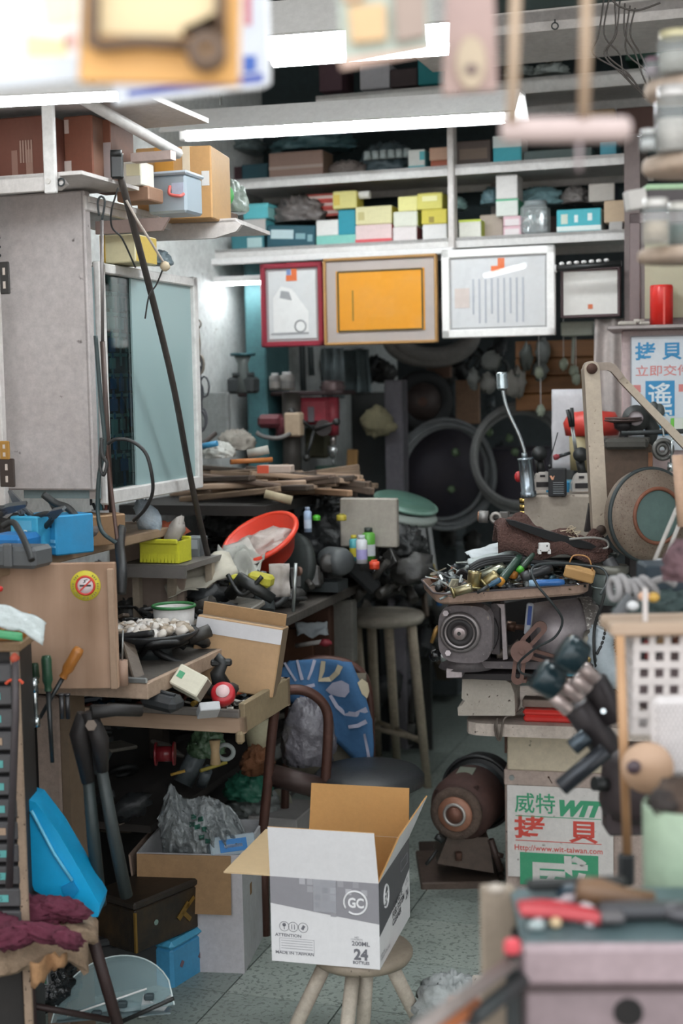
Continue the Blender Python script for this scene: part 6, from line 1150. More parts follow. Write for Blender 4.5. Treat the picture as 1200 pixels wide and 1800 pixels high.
# ---- parts tray ----
ZT=W(905,1052,3.55).z; yt=math.radians(4); tl=math.radians(-2.5)
pt=W(905,1045,3.52); T=thing('parts_tray','shallow rounded tray heaped with keys, brass locks and tools on the machine','tray',V((pt.x,pt.y,ZT)),(0,tl,yt))
wt,dt,hl=.395,.30,.026
def rr(w_,d_,r,n=6):
    P=[]
    for cx_,cy_,a0 in ((w_/2-r,r,-PI/2),(w_/2-r,d_-r,0),(-w_/2+r,d_-r,PI/2),(-w_/2+r,r,PI)):
        for i in range(n+1): a=a0+PI/2*i/n; P.append((cx_+r*math.cos(a),cy_+r*math.sin(a)))
    return P
def loft(loops): 
    vs=[];fs=[]; n=len(loops[0][0])
    for P,z in loops: vs+=[V((x,y,z)) for x,y in P]
    for k_ in range(len(loops)-1):
        for i in range(n): j=(i+1)%n; fs.append([k_*n+i,k_*n+j,(k_+1)*n+j,(k_+1)*n+i])
    fs.append([ (len(loops)-1)*n+i for i in range(n)]); fs.append(list(range(n))[::-1]); return G().add(vs,fs)
def off(P,s,dy=0): return [(x*s,(y-dt/2)*s+dt/2) for x,y in P]
P=rr(wt,dt,.04)
part(T,'tray_body',loft([(off(P,.94),0),(off(P,.985),.006),(off(P,1.0),hl),(off(P,1.015),hl),(off(P,1.015),hl+.003),(off(P,.985),hl+.003),(off(P,.965),.008)]),mt('#a68b7b',.5,.1,.45,'#5c4c44',8,.25,speck=.2)); part(T,'dark_rim',G().tube([V((x,y,hl+.003)) for x,y in off(P,1.012)],.0028,5,closed=True),mt('#4a4346',.5))
from mathutils import Matrix as _M
TM=_M.Translation(T.location)@Euler((0,tl,yt)).to_matrix().to_4x4()
def tp(x,y,z): return TM@V((x,y,z+hl))
def hz(x,y): return .045*math.exp(-((x/.16)**2))*(.4+y/.3)
kmes=[]
for c_ in ('#a8aeae','#8f9694','#8f8468','#6d7474','#c3c8c6'):
    g=G().cyl((0,0,0),(0,0,.002),.011,n=12).box((.024,0,.001),(.03,.006,.002)); kmes.append(g.mesh('key',mt(c_,.3,.85,.2)))
for i in range(170):
    x=RU(-.18,.18); y=RU(.01,.29); ii=rnd.randrange(5); o_=solo('key_blank',['silver','dull grey','brassy','dark grey','bright silver'][ii]+' loose key blank in the heap on the rounded tray','key',kmes[ii],None,tp(x,y,-.006+hz(x,y)*RU(.5,1)),(RU(-.5,.5),RU(-.5,.5),R_()*6.3),'loose key blanks on the rounded tray')
pmes=[G().blob((0,0,0),(.012,.01,.008),.5,3,i,9,6,ridge=True).mesh('small_part',mt(c_,.4,.4)) for i,c_ in enumerate(('#232628','#3a3f42','#8a8f8f','#6d4a38','#2b4450'))]
for i in range(130):
    x=RU(-.18,.18); y=RU(.01,.29); ii=rnd.randrange(5); o_=solo('small_part',['black','charcoal','grey metal','brown','navy blue'][ii]+' small part in the heap on the rounded tray','part',pmes[ii],None,tp(x,y,-.004+hz(x,y)*R_()),(R_()*3,R_()*3,R_()*6.3),'small dark parts on the rounded tray')
def lock(lab,px,py,D,L,r,d,col='#9d9478'):
    p=W(px,py,D); d=V(d).normalized(); t=thing('lock_cylinder',lab,'lock',p); part(t,'barrel',G().lathe([(0,0),(r,0),(r,L*.8),(r*1.02,L*.82),(r*1.02,L),(0,L)],20,z=d),mt(col,.28,.9,.2,'#5f5436')); part(t,'face_ring',G().lathe([(0,-.002),(r*1.25,-.002),(r*1.25,.003),(r,.003)],20,z=d),mt('#a79a70',.3,.9)); part(t,'keyhole',G().box((0,0,0),(.002,.006,.001)),M_black,-d*.0025,fr(d).to_euler()); return t
lock('brass lock cylinder pointing left at the tray front corner',795,1042,3.46,.05,.0115,(1,.1,.25)); lock('stout upright brass lock in the middle of the lock group',832,1033,3.5,.042,.017,(.1,.1,1),'#a89a74'); lock('brass lock lying tilted right of the stout one',850,1028,3.5,.042,.015,(.8,.2,.55),'#a3966f'); lock('long silver-gold lock cylinder lying across the back of the locks',838,1015,3.58,.075,.014,(.9,.1,.3),'#a0a190')
for i,(x,y) in enumerate([(808,1020),(800,1025),(815,1010),(870,1020)]): solo('latch_plate',['thin steel latch plate standing at the left of the brass locks','square pale latch plate at the far left of the tray','dark steel latch behind the brass locks','latch plate right of the brass locks'][i],'latch',G().box((0,0,0),(.035,.006,.022),b=.001).box((.0,-.004,0),(.012,.004,.012)),[M_steel,mt('#b5b09a',.5),M_kd,M_steel][i],W(x,y,3.55),(R_(),R_()*.6,R_()*2))
screwdriver('blue-handled flat pliers lying along the tray front rim',(880,1018),(838,1042),3.45,.007,'#23506b',.5,.005)
def driver(lab,px,py,D,d,L,r,col,col2):
    p=W(px,py,D); d=V(d).normalized(); t=thing('tool_handle',lab,'tool',p); part(t,'handle',G().lathe([(0,0),(r*.8,.002),(r,.01),(r*.92,L*.5),(r,L*.8),(r*.7,L),(0,L)],14,z=d),mt(col,.3,0,.2)); part(t,'end_cap',G().lathe([(0,-.012),(r*.85,-.012),(r*.98,-.002),(r*.98,.004)],14,z=d),mt(col2,.4)); return t
driver('dark green handle with orange end lying in the tray middle',880,1021,3.5,(.45,.4,.45),.09,.011,'#1f3a2e','#c98a2c'); driver('dark green handle with amber end right of the first',900,1010,3.55,(-.5,.5,.1),.08,.011,'#22352b','#b9762a')
driver('bright green banded dark handle at the back of the tray',915,1000,3.58,(.5,.3,.5),.06,.009,'#2b3f33','#5ac03a')
t=driver('clear blue-barrelled screwdriver lying at the tray right front',938,1025,3.48,(1,-.05,.02),.075,.009,'#2a5f9c','#8aa8c0')
driver('black ribbed grip behind the blue screwdriver',925,1012,3.52,(.8,.2,.2),.07,.013,'#232427','#3a3c3e')
t=thing('wooden_block','tan wooden block with a thin wire on the tray right side','block',W(1018,1008,3.52),(.1,.25,-.2)); part(t,'block',G().box((0,0,0),(.075,.045,.028),b=.004),wood('#c39a66','#96703f',1,.6,0)); part(t,'wire_loop',G().curve([(-.03,0,.01),(-.025,0,.04),(.01,0,.045),(.03,0,.015)],.0018),mt('#a87a4a'))
cable('black cable looping off the tray and down over the machine',[(1055,1045,3.35),(1068,1020,3.38),(1058,1000,3.42),(1030,994,3.45),(985,990,3.44),(945,993,3.42),(934,1005,3.4),(945,1030,3.38),(970,1060,3.38),(988,1090,3.4),(975,1120,3.42),(940,1140,3.45),(912,1165,3.5),(915,1182,3.5),(935,1188,3.55)],.0032,'#2a3032')
cable('second black cable hanging down right of the motor cylinder',[(1068,1010,3.4),(1058,1060,3.4),(1045,1100,3.42),(1044,1150,3.42),(1050,1180,3.45)],.004,'#1c1f20')
cable('black loop of cable hanging by the white capacitor',[(1045,1095,3.42),(1056,1085,3.42),(1064,1100,3.42),(1058,1130,3.42),(1048,1150,3.42)],.0035,'#1a1c1d')
# papers, cloth, blade on the tray back
sheetob('pale glass-like sheet lying over the back of the tray',W(905,975,3.68),.22,.10,(.12,-.1,.05),'#b9c4be',.003); sheetob('white paper corner sticking out left under the sheet',W(855,968,3.72),.10,.07,(.2,-.25,.2),'#cdd3d6',.003); sheetob('second light sheet under the brown cloth on the left',W(862,978,3.66),.12,.06,(.1,-.2,-.1),'#aeb6b6',.003,seed=3)
t=thing('brown_cloth','brown towelling rag draped over the papers on the tray','cloth',W(965,960,3.66)); 
def bc_(a,b):
    x=-.14+.28*a; e=.014+.022*abs(noise.noise(V((a*5,b*3,3.3))))*2+.03*math.exp(-((a-.2)/.22)**2); return V((x,(b-.5)*.14,(.6-.6*a)*.04-.012+e*math.sin(min(1,b*1.0)*PI)*1.5-(.02 if b<.02 else 0)+.01*math.sin(a*13+b*4)*(1-b)))
part(t,'cloth_sheet',G().sheet(bc_,36,16,.006),mt('#5d413a',.95,0,.3,'#3a2722',30,.9)); part(t,'cloth_knot',G().blob((.12,-.04,-.01),(.03,.025,.016),.4,3,6,18,12,ridge=True),mt('#4f3630',.95,0,.3,'#33221d',30,.9))
ppoly([(890,914),(905,916),(950,930),(1000,944),(1040,956),(1050,962),(1040,966),(1010,962),(965,950),(925,935),(895,922)],3.6,.03,'black_scraper','long glossy black handle lying diagonally on the brown cloth','handle',mt('#0b0c0e',.85,0,.1),0)  # the long black piece is a knife blade
t=thing('white_plug','small white plastic adapter standing on the sheet before the cloth','adapter',W(957,968,3.57)); part(t,'body',G().box((0,.01,.008),(.028,.02,.022),b=.002).box((.012,.01,-.003),(.008,.02,.012),b=.001).box((-.012,.01,-.003),(.008,.02,.012),b=.001),mt('#d5d3d1',.4)); part(t,'slot',G().box((.006,-.0005,.012),(.003,.001,.004)),M_black)
t=thing('second_tray','dark green steel tray edge behind the cloth','tray',W(1010,985,3.72),.1); part(t,'tray_body',G().box((0,.05,0),(.2,.14,.02),b=.008).tube([(.1,-.02,.01),(.115,.0,.01),(.115,.1,.01),(.08,.13,.01)],.006,6),mt('#4f5653',.4,.4,.4)); solo('wire_scribble','tangle of thin pale wire on top of the beige machine housing','wire',G().curve([(RU(-.03,.03),RU(-.01,.01),RU(-.015,.02)) for i in range(16)],.0012,5),mt('#b9a890',.4,.5),W(1000,938,3.62))
cable('grey cord looping past the cloth to the right',[(1000,948,3.6),(1040,945,3.6),(1065,950,3.6),(1068,962,3.6),(1050,966,3.6)],.003,'#8a8883')
for i in range(3): cable(['lowest thick dark strap wrapped beneath the sheets','middle dark strap wrapped beneath the sheets','upper dark strap beneath the sheets'][i],[(825,1005-4*i,3.58),(850,992-4*i,3.58),(900,985-3*i,3.6),(960,990-2*i,3.6),(1040,996,3.6)],.006,'#2a2b2d')
# ---- upper machine: beige housing ----
M_hs=mt('#a3978a',.55,.1,.35,'#756a5e',8,.2,speck=.35,scol='#6d6156')
p,w2,h=fit(921,870,1050,948,3.95,YR); t=thing('beige_housing','worn beige metal machine housing behind the tray','machine',p,YR); HS=t; part(t,'housing_shell',G().box((0,.11,h/2),(w2,.22,h),b=.006),M_hs); part(t,'lower_column',G().box((0.0,.14,-.12),(w2*.8,.14,.25)),M_kd)
for i in range(3): part(t,'brass_ring',G().cyl((-w2/2-.004,.04,h-.012-.018*i),(-w2/2-.004,.04,h-.026-.018*i),.014-.001*i,n=16),mt('#c9a763',.25,.9))
p=W(868,910,3.9); t=thing('spray_nozzle','steel rod joint with brown capped end projecting left of the housing','fitting',p,YR); k=kk(3.9)
part(t,'cap',G().cyl((-26*k,0,2*k),(-10*k,0,1*k),11*k,n=20),mt('#8b8886',.4,.5)); part(t,'cap_face',G().cyl((-28*k,0,2*k),(-26*k,0,2*k),9*k,n=20),mt('#9a6a4a',.6)); part(t,'ring',G().ring((4*k,-.01,0),8*k,3.5*k,(0,1,0),20,8),mt('#a09a94',.4,.5)); part(t,'rod',G().cyl((-10*k,0,0),(40*k,0,2*k),5*k,n=10).box((18*k,0,4*k),(18*k,.02,14*k),b=.003),mt('#5b5855',.4,.5)); part(t,'stem',G().cyl((6*k,.01,-6*k),(6*k,.01,-60*k),4*k,n=8),M_kd)
# silver cylinder with bent tube
base=W(929,874,3.95); t=thing('bent_handle_tool','silver cylinder with bent tube and ribbed knob standing on the housing','tool',base); k=kk(3.95)
up_=V((-.085,0,1)).normalized(); H=70*k
part(t,'cylinder',G().lathe([(0,0),(13*k,0),(14*k,.003),(14*k,H*.14),(12.5*k,H*.16),(12.5*k,H*.93),(14*k,H*.95),(14*k,H),(0,H)],28,z=up_),mt('#9aa4ac',.22,.85,.2,'#5f686e'))
q=lambda x,y:W(x,y,3.95)-base
part(t,'bent_tube',G().curve([q(922,803),q(921,792),q(912,765),q(898,735),q(889,712),q(883,684)],.0052,12),mt('#b4bcc0',.2,.9)); part(t,'tube_collar',G().cyl(q(922,806),q(921,796),.008,n=12),mt('#8f989c',.3,.9))
part(t,'ribbed_knob',G().lathe([(0,0),(8*k,0),(10*k,.004)]+sum([[(10.5*k,.006+i*.0085),(9.8*k,.008+i*.0085)] for i in range(4)],[])+[(10.5*k,.044),(9*k,.05),(0,.05)],24,c=q(883,686),z=(-.04,0,1)),mt('#a4adb0',.25,.85,.3,'#5a6468')); 
# knobs & castings
def clampk(lab,x,y,wx):
    b0=W(x,y+70,4.0); t=thing('clamp_knob',lab,'clamp',b0); k=kk(4.0); part(t,'knob',G().lathe([(0,0),(11*k,0),(13*k,.006),(13*k,.016),(0,.018)],20,c=(-2*k,-.01,68*k),z=(0,-1,.1)),M_black); part(t,'stem',G().cyl((-1*k,0,58*k),(4*k,0,30*k),8*k,7*k,12),M_black)
    part(t,'casting',G().prism([(-14*k,4*k),(-14*k,18*k),(-8*k,32*k),(-3*k,36*k),(12*k,36*k),(18*k,26*k),(18*k,4*k)],.03,(wx*k,-.015,0)),mt('#c9c3bc',.4,.3,.3)); part(t,'casting_slot',G().box(((wx+2)*k,-.0165,14*k),(22*k,.004,9*k)).box(((wx+2)*k,-.0165,29*k),(9*k,.004,4*k)),M_kd); return t
clampk('black knobbed white clamp left, beside the silver cylinder',948,795,2); clampk('black knobbed white clamp right, just before the tall arm',1020,797,-2)
solo('red_knob_end','small red knob end left of the silver cylinder','knob',G().blob((0,0,0),(.012,.012,.016),0,1,0,12,8),mt('#b02a2e',.3),W(911,838,4.02)); screwdriver('red-ended dark screwdriver lying behind the black carton',(972,805),(1002,796),4.1,.009,'#8f2f38',.35,.006)
t,w2,h=carton('small black carton with white print and antenna on the housing',(963,824,994,873),3.93,.035,'#15171b','#1b1d22',yaw=math.radians(-14)); 
for i in range(6): part(t,'print',G().box((.004,-.0008,h*.12+i*.006),(w2*.6,.0006,.0014)),mt('#8f9498'))
part(t,'print',G().prism([(-.02,h*.75),(-.014,h*.75),(-.012,h*.68),(-.008,h*.75),(-.006,h*.75),(-.010,h*.6),(-.014,h*.6)],.0008,(0,-.001,0)),mt('#d99a78')); part(t,'antenna',G().curve([(-w2*.4,.01,h),(-w2*.35,.01,h+.03),(w2*.05,.01,h+.1)],.0015,6).blob((-w2*.42,.01,h+.006),(.006,.006,.006),0),M_black)
slab('blue_card','bright blue card standing behind the black carton','card',(959,846,1000,872),4.05,.01,mt('#2f8fc0'))
# tall arm
AR=thing('hinged_linkage','tall beige hinged steel arm rising from the housing with diagonal link','arm',W(1055,945,3.7)); o=AR.location
def apoly(pts,D,th,m,nm,edge=None):
    P=[W(x,y,D)-o for x,y in pts]; part(AR,nm,G().prism([(v.x,v.z) for v in P],th,(0,P[0].y,0),edge=1 if edge else None),[m,edge or m])
ev=mt('#8b7d6e',.5,.1,.35,'#5d5145'); am=mt('#b3a594',.45,.1,.3,'#8c7d6c',7,.12,speck=.15,scol='#77695b')
cap=lambda cx_,cy_,r,a0,a1,n=8:[(cx_+r*math.cos(math.radians(a0+(a1-a0)*i/n)),cy_-r*math.sin(math.radians(a0+(a1-a0)*i/n))) for i in range(n+1)]
apoly(cap(1040,648,13.5,180,0)+cap(1056,932,14,0,-180),3.66,.035,am,'upright_link',ev); apoly([(1024,650),(1030,640),(1046,935),(1042,940)],3.70,.03,ev,'upright_side')
part(AR,'hinge_bolt',G().lathe([(0,.008),(.006,.008),(.008,.005),(.0135,.004),(.014,0)],20,c=W(1040,648,3.655)-o,z=(0,-1,0)),M_rust); part(AR,'hinge_bolt',G().lathe([(0,.006),(.012,.006),(.0135,0)],20,c=W(1056,932,3.655)-o,z=(0,-1,0)),mt('#4a3b33',.6,.3))
apoly([(1048,637),(1072,637),(1082,641),(1097,661),(1087,668),(1074,653),(1068,651),(1052,652)],3.69,.02,mt('#93857a',.5,.1,.3,'#5f5146',12,.2),'elbow_plate',ev)
apoly([(1096,661),(1220,788),(1212,800),(1086,668)],3.70,.02,am,'diagonal_link',ev)
solo('dark_wedge','dark steel wedge plate between the housing and the arm foot','plate',G().prism([(-.012,-.03),(.0,.045),(.012,.045),(.012,-.03)],.02),M_kd,W(1036,915,3.72))
# brown machine behind arm
p,w2,h=fit(1056,780,1146,935,4.05,YR); t=thing('brown_gear_machine','dark brown oily machine body with steel turntable on top','machine',p,YR); Mg2=mt('#5d4a3c',.5,.2,.6,'#1e1814',5,.2)
part(t,'machine_body',G().box((0,.1,h/2),(w2,.2,h),b=.01),Mg2); part(t,'top_ledge',G().box((-.0,-.01,h+.0),(w2*.85,.06,.03),b=.008).box((0,.08,h+.008),(w2*.9,.16,.018),b=.004),mt('#4a4843',.5,.3,.4)); k=kk(4.05)
part(t,'turntable',G().lathe([(0,0),(20*k,0),(34*k,.006),(34*k,.010),(0,.010)],32,c=(-.01,.06,h+.058)).lathe([(0,.012),(33*k,.012),(33*k,.016),(0,.016)],32,c=(-.01,.06,h+.058)),mt('#5a4a46',.4,.5)); part(t,'turntable_stand',G().lathe([(9*k,0),(6*k,.02),(16*k,.03),(18*k,.05),(0,.05)],20,c=(-.01,.06,h+.012)),M_kd); part(t,'side_label',G().box((w2*.5-.005,-.002,h*.5),(.012,.004,h*.8)),mt('#8a5a3a')); part(t,'hook',G().tube([(.02,-.01,h*.3),(.022,-.02,h*.42),(.03,-.02,h*.42)],.004,6),M_steel)
bar('black horizontal steel rod running right behind the diagonal link',(1092,762),(1230,757),3.95,3.9,.007,'#23282a','steel_rod','rod')
t=thing('horn_speaker','dark round horn with pale centre above the turntable','horn',W(1117,736,4.1)); k=kk(4.1); part(t,'rim',G().lathe([(22*k,0),(24*k,.006),(15*k,.01),(13*k,.02)],32,z=(-.2,-1,.1)),mt('#3d3f3e',.5,.2)); part(t,'cone',G().lathe([(0,.01),(13*k,.01),(20*k,.0)],28,c=(0,0.0,0),z=(-.2,-1,.1)),mt('#b9aeb0',.5)); part(t,'bell',G().tube([(.0,.02,0),(.03,.03,.0),(.055,.03,-.03),(.04,.02,-.09)],[.03,.03,.022,.016],14),mt('#323534',.5,.2))
for i,(x,y) in enumerate([(1148,718),(1158,722)]): solo('wing_nut',['upper left grey wing nut by the horn','grey wing nut right beside the horn'][i],'nut',G().blob((0,0,0),(.016,.012,.02),.15,2,i,12,8),mt('#4c5150',.5,.2),W(x,y,4.05))
t=thing('red_funnel_tub','red plastic tub partly hidden behind the tall arm','tub',W(1040,765,4.35)); k=kk(4.35); part(t,'tub_body',G().lathe([(0,0),(46*k,0),(50*k,22*k),(40*k,40*k),(0,44*k)],28),mt('#c03a30',.4,0,.15)); part(t,'lower_bottle',G().lathe([(0,-60*k),(22*k,-60*k),(24*k,0),(0,0)],20,c=(-18*k,-.02,0)),mt('#a89a74',.5))
t=thing('scissors','black-handled scissors standing upright before the red tub','scissors',W(1012,780,4.15)); part(t,'blade',G().tube([(0,0,-.04),(-.014,0,.05)],.003,6).tube([(.004,0,-.04),(-.008,0,.05)],.003,6),M_steel); part(t,'handle',G().tube([(-.014,0,.05),(-.024,0,.10)],.0055,8),M_black); part(t,'handle',G().tube([(-.008,0,.05),(-.012,0,.105)],.0055,8),M_black)
t=thing('hanging_ring_bearing','grey bearing ring hanging under the diagonal arm','bearing',W(1165,790,3.9)); part(t,'ring',G().ring((0,0,0),.026,.006,(.1,-1,0),28,10).ring((0,.01,0),.014,.007,(.1,-1,0),24,8),mt('#6c6b68',.4,.6)); part(t,'hanger',G().curve([(.0,-.01,.035),(-.004,-.01,.06),(-.008,-.01,.075)],.003).cyl((.022,-.015,.04),(.018,-.015,-.035),.003,n=8).cyl((.018,-.015,-.035),(.016,-.015,-.06),.009,n=12),M_chrome)
# headlight wheel
c0=W(1143,906,3.55); wn=V((.38,-1,.05)).normalized(); k=kk(3.55); t=thing('headlamp_dish','large rusty speckled round dish with green glass centre at the right edge','dish',c0); R1=84*k
part(t,'rim',G().ring((0,0,0),R1*.98,.006,wn,56,8),mt('#2b3334',.5,.2)); part(t,'dish_shell',G().lathe([(R1*.97,-.03),(R1,-.01),(R1*.97,.005),(R1*.82,.022),(R1*.68,.022),(R1*.60,.034),(R1*.56,.034)],56,z=wn),mt('#75675a',.6,.15,.6,'#4d382c',26,.2,speck=.5,scol='#4a3022')); part(t,'inner_ring',G().ring(wn*.034,R1*.57,.005,wn,48,8),mt('#7a4a36',.6,.2,.5)); part(t,'glass_disc',G().lathe([(0,.036),(R1*.3,.036),(R1*.56,.031)],40,z=wn),mt('#4c605c',.3,0,.25,'#6f8680',5)); part(t,'back_shell',G().lathe([(0,-.12),(R1*.5,-.10),(R1*.97,-.03)],40,z=wn),mt('#3d332d',.6,.2,.5)); part(t,'mount_bracket',G().box((0,.14,-.10),(.06,.06,.16)),M_kd)
cable('dark grey pipe slanting down behind the dish to the jar',[(1068,985,3.6),(1085,1010,3.58),(1105,1040,3.55)],.018,'#4d4e50',name='pipe',cat='pipe')
# poster cabinet upper right
p,w2,h=fit(1092,578,1290,900,4.25,YR); t=thing('upper_poster_cabinet','pinkish grey steel cabinet with blue and red lettered notice, upper right','cabinet',p,YR); part(t,'carcass',G().box((0,.15,h/2),(w2,.28,h),b=.004),mt('#b9a5a3',.5,0,.35,'#8b7877')); part(t,'top_ledge',G().box((-.01,.12,h+.006),(w2+.06,.36,.012),b=.003),mt('#9d9492',.4,.3)); k=kk(4.25); x0=-w2/2+.028
nb=part(t,'notice',G().box((x0+.11,-.003,h-.19),(.22,.004,.34)),mt('#cfd4da',.4,0,.1)); part(t,'notice_frame',G().box((x0+.0,-.004,h-.19),(.004,.006,.34)).box((x0+.11,-.004,h-.02),(.22,.006,.004)),mt('#8f8c90'))
Bl=mt('#2b86b8',.5,0,.1); Rp=mt('#cf7f7c',.5,0,.1)
txt(nb,'拷 貝',.055,Bl,(x0+.012,-.0062,h-.085),align='LEFT',bold=.0012,xs=1.1); txt(nb,'立即交件',.034,Rp,(x0+.012,-.0062,h-.135),align='LEFT',bold=.0003,xs=1.2); part(nb,'blue_field',G().box((x0+.085,-.0056,h-.205),(.085,.001,.105)),Bl); txt(nb,'遙\n控',.078,mt('#dfe6ea'),(x0+.085,-.0066,h-.225),bold=.0008,xs=.95); part(nb,'red_mark',G().box((x0+.018,-.006,h-.175),(.022,.001,.022)).box((x0+.15,-.006,h-.175),(.022,.001,.022)),Rp); part(nb,'small_print',G().box((x0+.085,-.006,h-.30),(.09,.001,.03)),Bl)
zl2=p.z+h+.013
t=thing('red_can','bright red cylindrical can standing on the upper cabinet ledge','can',V((W(1173,570,4.2).x,4.28,zl2))); part(t,'can_body',G().lathe([(0,0),(.034,0),(.034,.112),(.032,.118),(0,.118)],30),mt('#d02a22',.3,0,.1)); part(t,'seam',G().box((.0,-.034,.055),(.006,.002,.11)),mt('#e05a50',.3))
solo('cream_fittings','cream plastic fittings lying on the upper cabinet ledge','fitting',G().box((-.02,0,.006),(.05,.03,.012),b=.003).box((.03,0,.005),(.03,.03,.010),b=.003).cyl((0,0,.012),(.03,0,.012),.006),mt('#b3aba2'),V((W(1120,570,4.2).x,4.25,zl2)))
carton('green and white packet behind the diagonal arm',(1178,735,1200,760),4.15,.02,'#6fc04a','#8fc77a',patch=[(.3,.0,1,1,'#d5d9cf')])
# hose, jar etc right of machine
t=thing('glass_jar','dusty glass jar with metal lid beside the tray right end','jar',W(1075,1060,3.6)); k=kk(3.6); part(t,'jar_body',G().lathe([(0,0),(34*k,0),(36*k,10*k),(34*k,48*k),(26*k,56*k),(0,56*k)],28),mt('#5f6765',.15,0,.4,'#2d3332',alpha=.85)); part(t,'lid',G().lathe([(29*k,54*k),(30*k,56*k),(30*k,66*k),(28*k,68*k),(0,68*k)],28),mt('#6f6e66',.4,.5)); part(t,'jar_ridge',G().ring((0,0,30*k),35*k,.002,n=28,m=5),mt('#8d9694',.2))
t=thing('ribbed_hose','grey white ribbed plastic hose coil hanging right of the capacitor','hose',W(1085,1150,3.45)); q0=t.location
hp=smooth([W(x,y,3.45)-q0 for x,y in ((1062,1105),(1055,1130),(1062,1160),(1080,1185),(1105,1195),(1130,1180))],7)
part(t,'hose_tube',G().tube(hp,[.030+.004*(i%2) for i in range(len(hp))],14),mt('#a9b2b8',.35,0,.25,'#6f787c'))
solo('teal_strip','teal plastic strip lying behind the clamp knobs on the machine','strip',G().box((0,0,0),(.1,.02,.008)),mt('#2f6f80'),W(990,1185,3.6)); 
slab('dark_back_block','dark cast block behind the jar and hose','block',(1040,1040,1200,1290),4.05,.2,M_kd,YR)
# floor grinder
gd=thing('floor_grinder','rusty red-brown bench grinder with wire wheel standing on the floor','grinder',V((W(815,1550,4.2).x,4.25,0))); o=gd.location; k=kk(4.2)
ax=V((.12,.30,0)).normalized(); F0=W(800,1431,4.05)-o
part(gd,'wire_wheel',G().lathe([(0,.0),(31*k,.0),(33*k,-.004),(45*k,-.002),(46*k,.012),(44*k,.026),(0,.026)],48,c=F0,z=ax),mt('#65544a',.95,.1,.5,'#2a211e',30,.8)); part(gd,'wheel_disc',G().lathe([(0,-.008),(29*k,-.008),(31*k,-.002)],40,c=F0,z=ax),mt('#a3715a',.5,.2,.3)); part(gd,'washer_ring',G().ring(F0-ax*.009,18*k,.005,ax,32,8),mt('#b9b3ae',.35,.5)); part(gd,'hub_nut',G().lathe([(0,-.022),(8*k,-.022),(10*k,-.018),(15*k,-.012),(15*k,-.006)],24,c=F0,z=ax),mt('#7a5244',.5,.4))
part(gd,'motor_body',G().lathe([(0,.03),(38*k,.03),(52*k,.045),(58*k,.07),(58*k,.19),(50*k,.215),(0,.22)],40,c=F0,z=ax),mt('#4d342e',.75,.1,.5,'#2b201d',6,.2)); part(gd,'name_plate',G().box(F0+ax*.11+V((-.0,-.0,58*k)),(.05,.05,.003),r=(.25,0,-.4)),mt('#8f9486',.4,.4))
for a in (.6,2.2,3.9,5.4): R=fr(ax); c=F0+ax*.062+R@V((math.cos(a)*50*k,math.sin(a)*50*k,0)); part(gd,'motor_bolt',G().cyl(c,c-ax*.02,.008,n=8),mt('#3f2c28',.5,.4))
part(gd,'wheel_guard',G().lathe([(20*k,.235),(60*k,.235),(66*k,.24),(66*k,.30),(60*k,.305),(0,.305)],44,c=F0,z=ax),mt('#202122',.45,.1)); part(gd,'guard_ridge',G().ring(F0+ax*.235,67*k,.006,ax,44,6),mt('#2d2e2f',.4,.1)); part(gd,'grinding_wheel',G().lathe([(0,.23),(55*k,.23),(55*k,.26),(0,.26)],40,c=F0,z=ax),M_dark)
def ggp(pts,D,th,m,nm): P=[W(x,y,D)-o for x,y in pts]; part(gd,nm,G().prism([(v.x,v.z) for v in P],th,(0,P[0].y,0)),m)
Mbs=mt('#5c4d44',.5,.2,.5,'#2a211d',8,.2)
ggp([(786,1472),(858,1472),(868,1535),(768,1518)],4.1,.16,Mbs,'pedestal'); part(gd,'base_plate',G().box(W(806,1545,4.18)-o+V((.0,.08,.0)),(.235,.30,.03),b=.004),Mbs); part(gd,'sub_frame',G().box(V((W(815,1550,4.2).x-o.x,.1,.012)),(.24,.34,.024),b=.003),mt('#3f332d',.6,.2,.4))
part(gd,'foot_bolt',G().cyl(W(806,1498,4.08)-o,W(806,1512,4.08)-o,.010,n=8),M_rust); part(gd,'tool_rest',G().tube([W(766,1470,4.0)-o,W(778,1478,4.0)-o],.010,8).tube([W(748,1520,4.0)-o,W(768,1495,4.02)-o],.005,6),M_black); part(gd,'side_lever',G().tube([W(862,1475,4.1)-o,W(880,1530,4.1)-o],.010,8).tube([W(868,1500,4.1)-o,W(884,1505,4.1)-o],.008,8),mt('#4a3b36',.5,.3))
# hanging wires top right
wm=mt('#4a4440',.5,.5)
for i in range(7):
    x=1062+i*9; cable(['first thin wire of the tangle hanging upper right','second thin wire of the tangle','third thin wire of the tangle','fourth thin wire, crossing the tangle','fifth thin wire, crossing lower','sixth thin wire near the jars','seventh and rightmost thin wire of the tangle'][i],[(x,-10+4*i,3.6),(x+RU(-12,12),60,3.6),(x+RU(-25,25),95,3.62),(x+RU(10,40),130,3.62),(1140+RU(-10,10),172,3.65)],.0022,'#4a4440',name='wire',cat='wire')
cable('wire loop drooping from the top above the tangle',[(1075,0,3.5),(1090,12,3.5),(1120,18,3.5),(1160,5,3.5)],.0025,'#4a4440',name='wire',cat='wire')
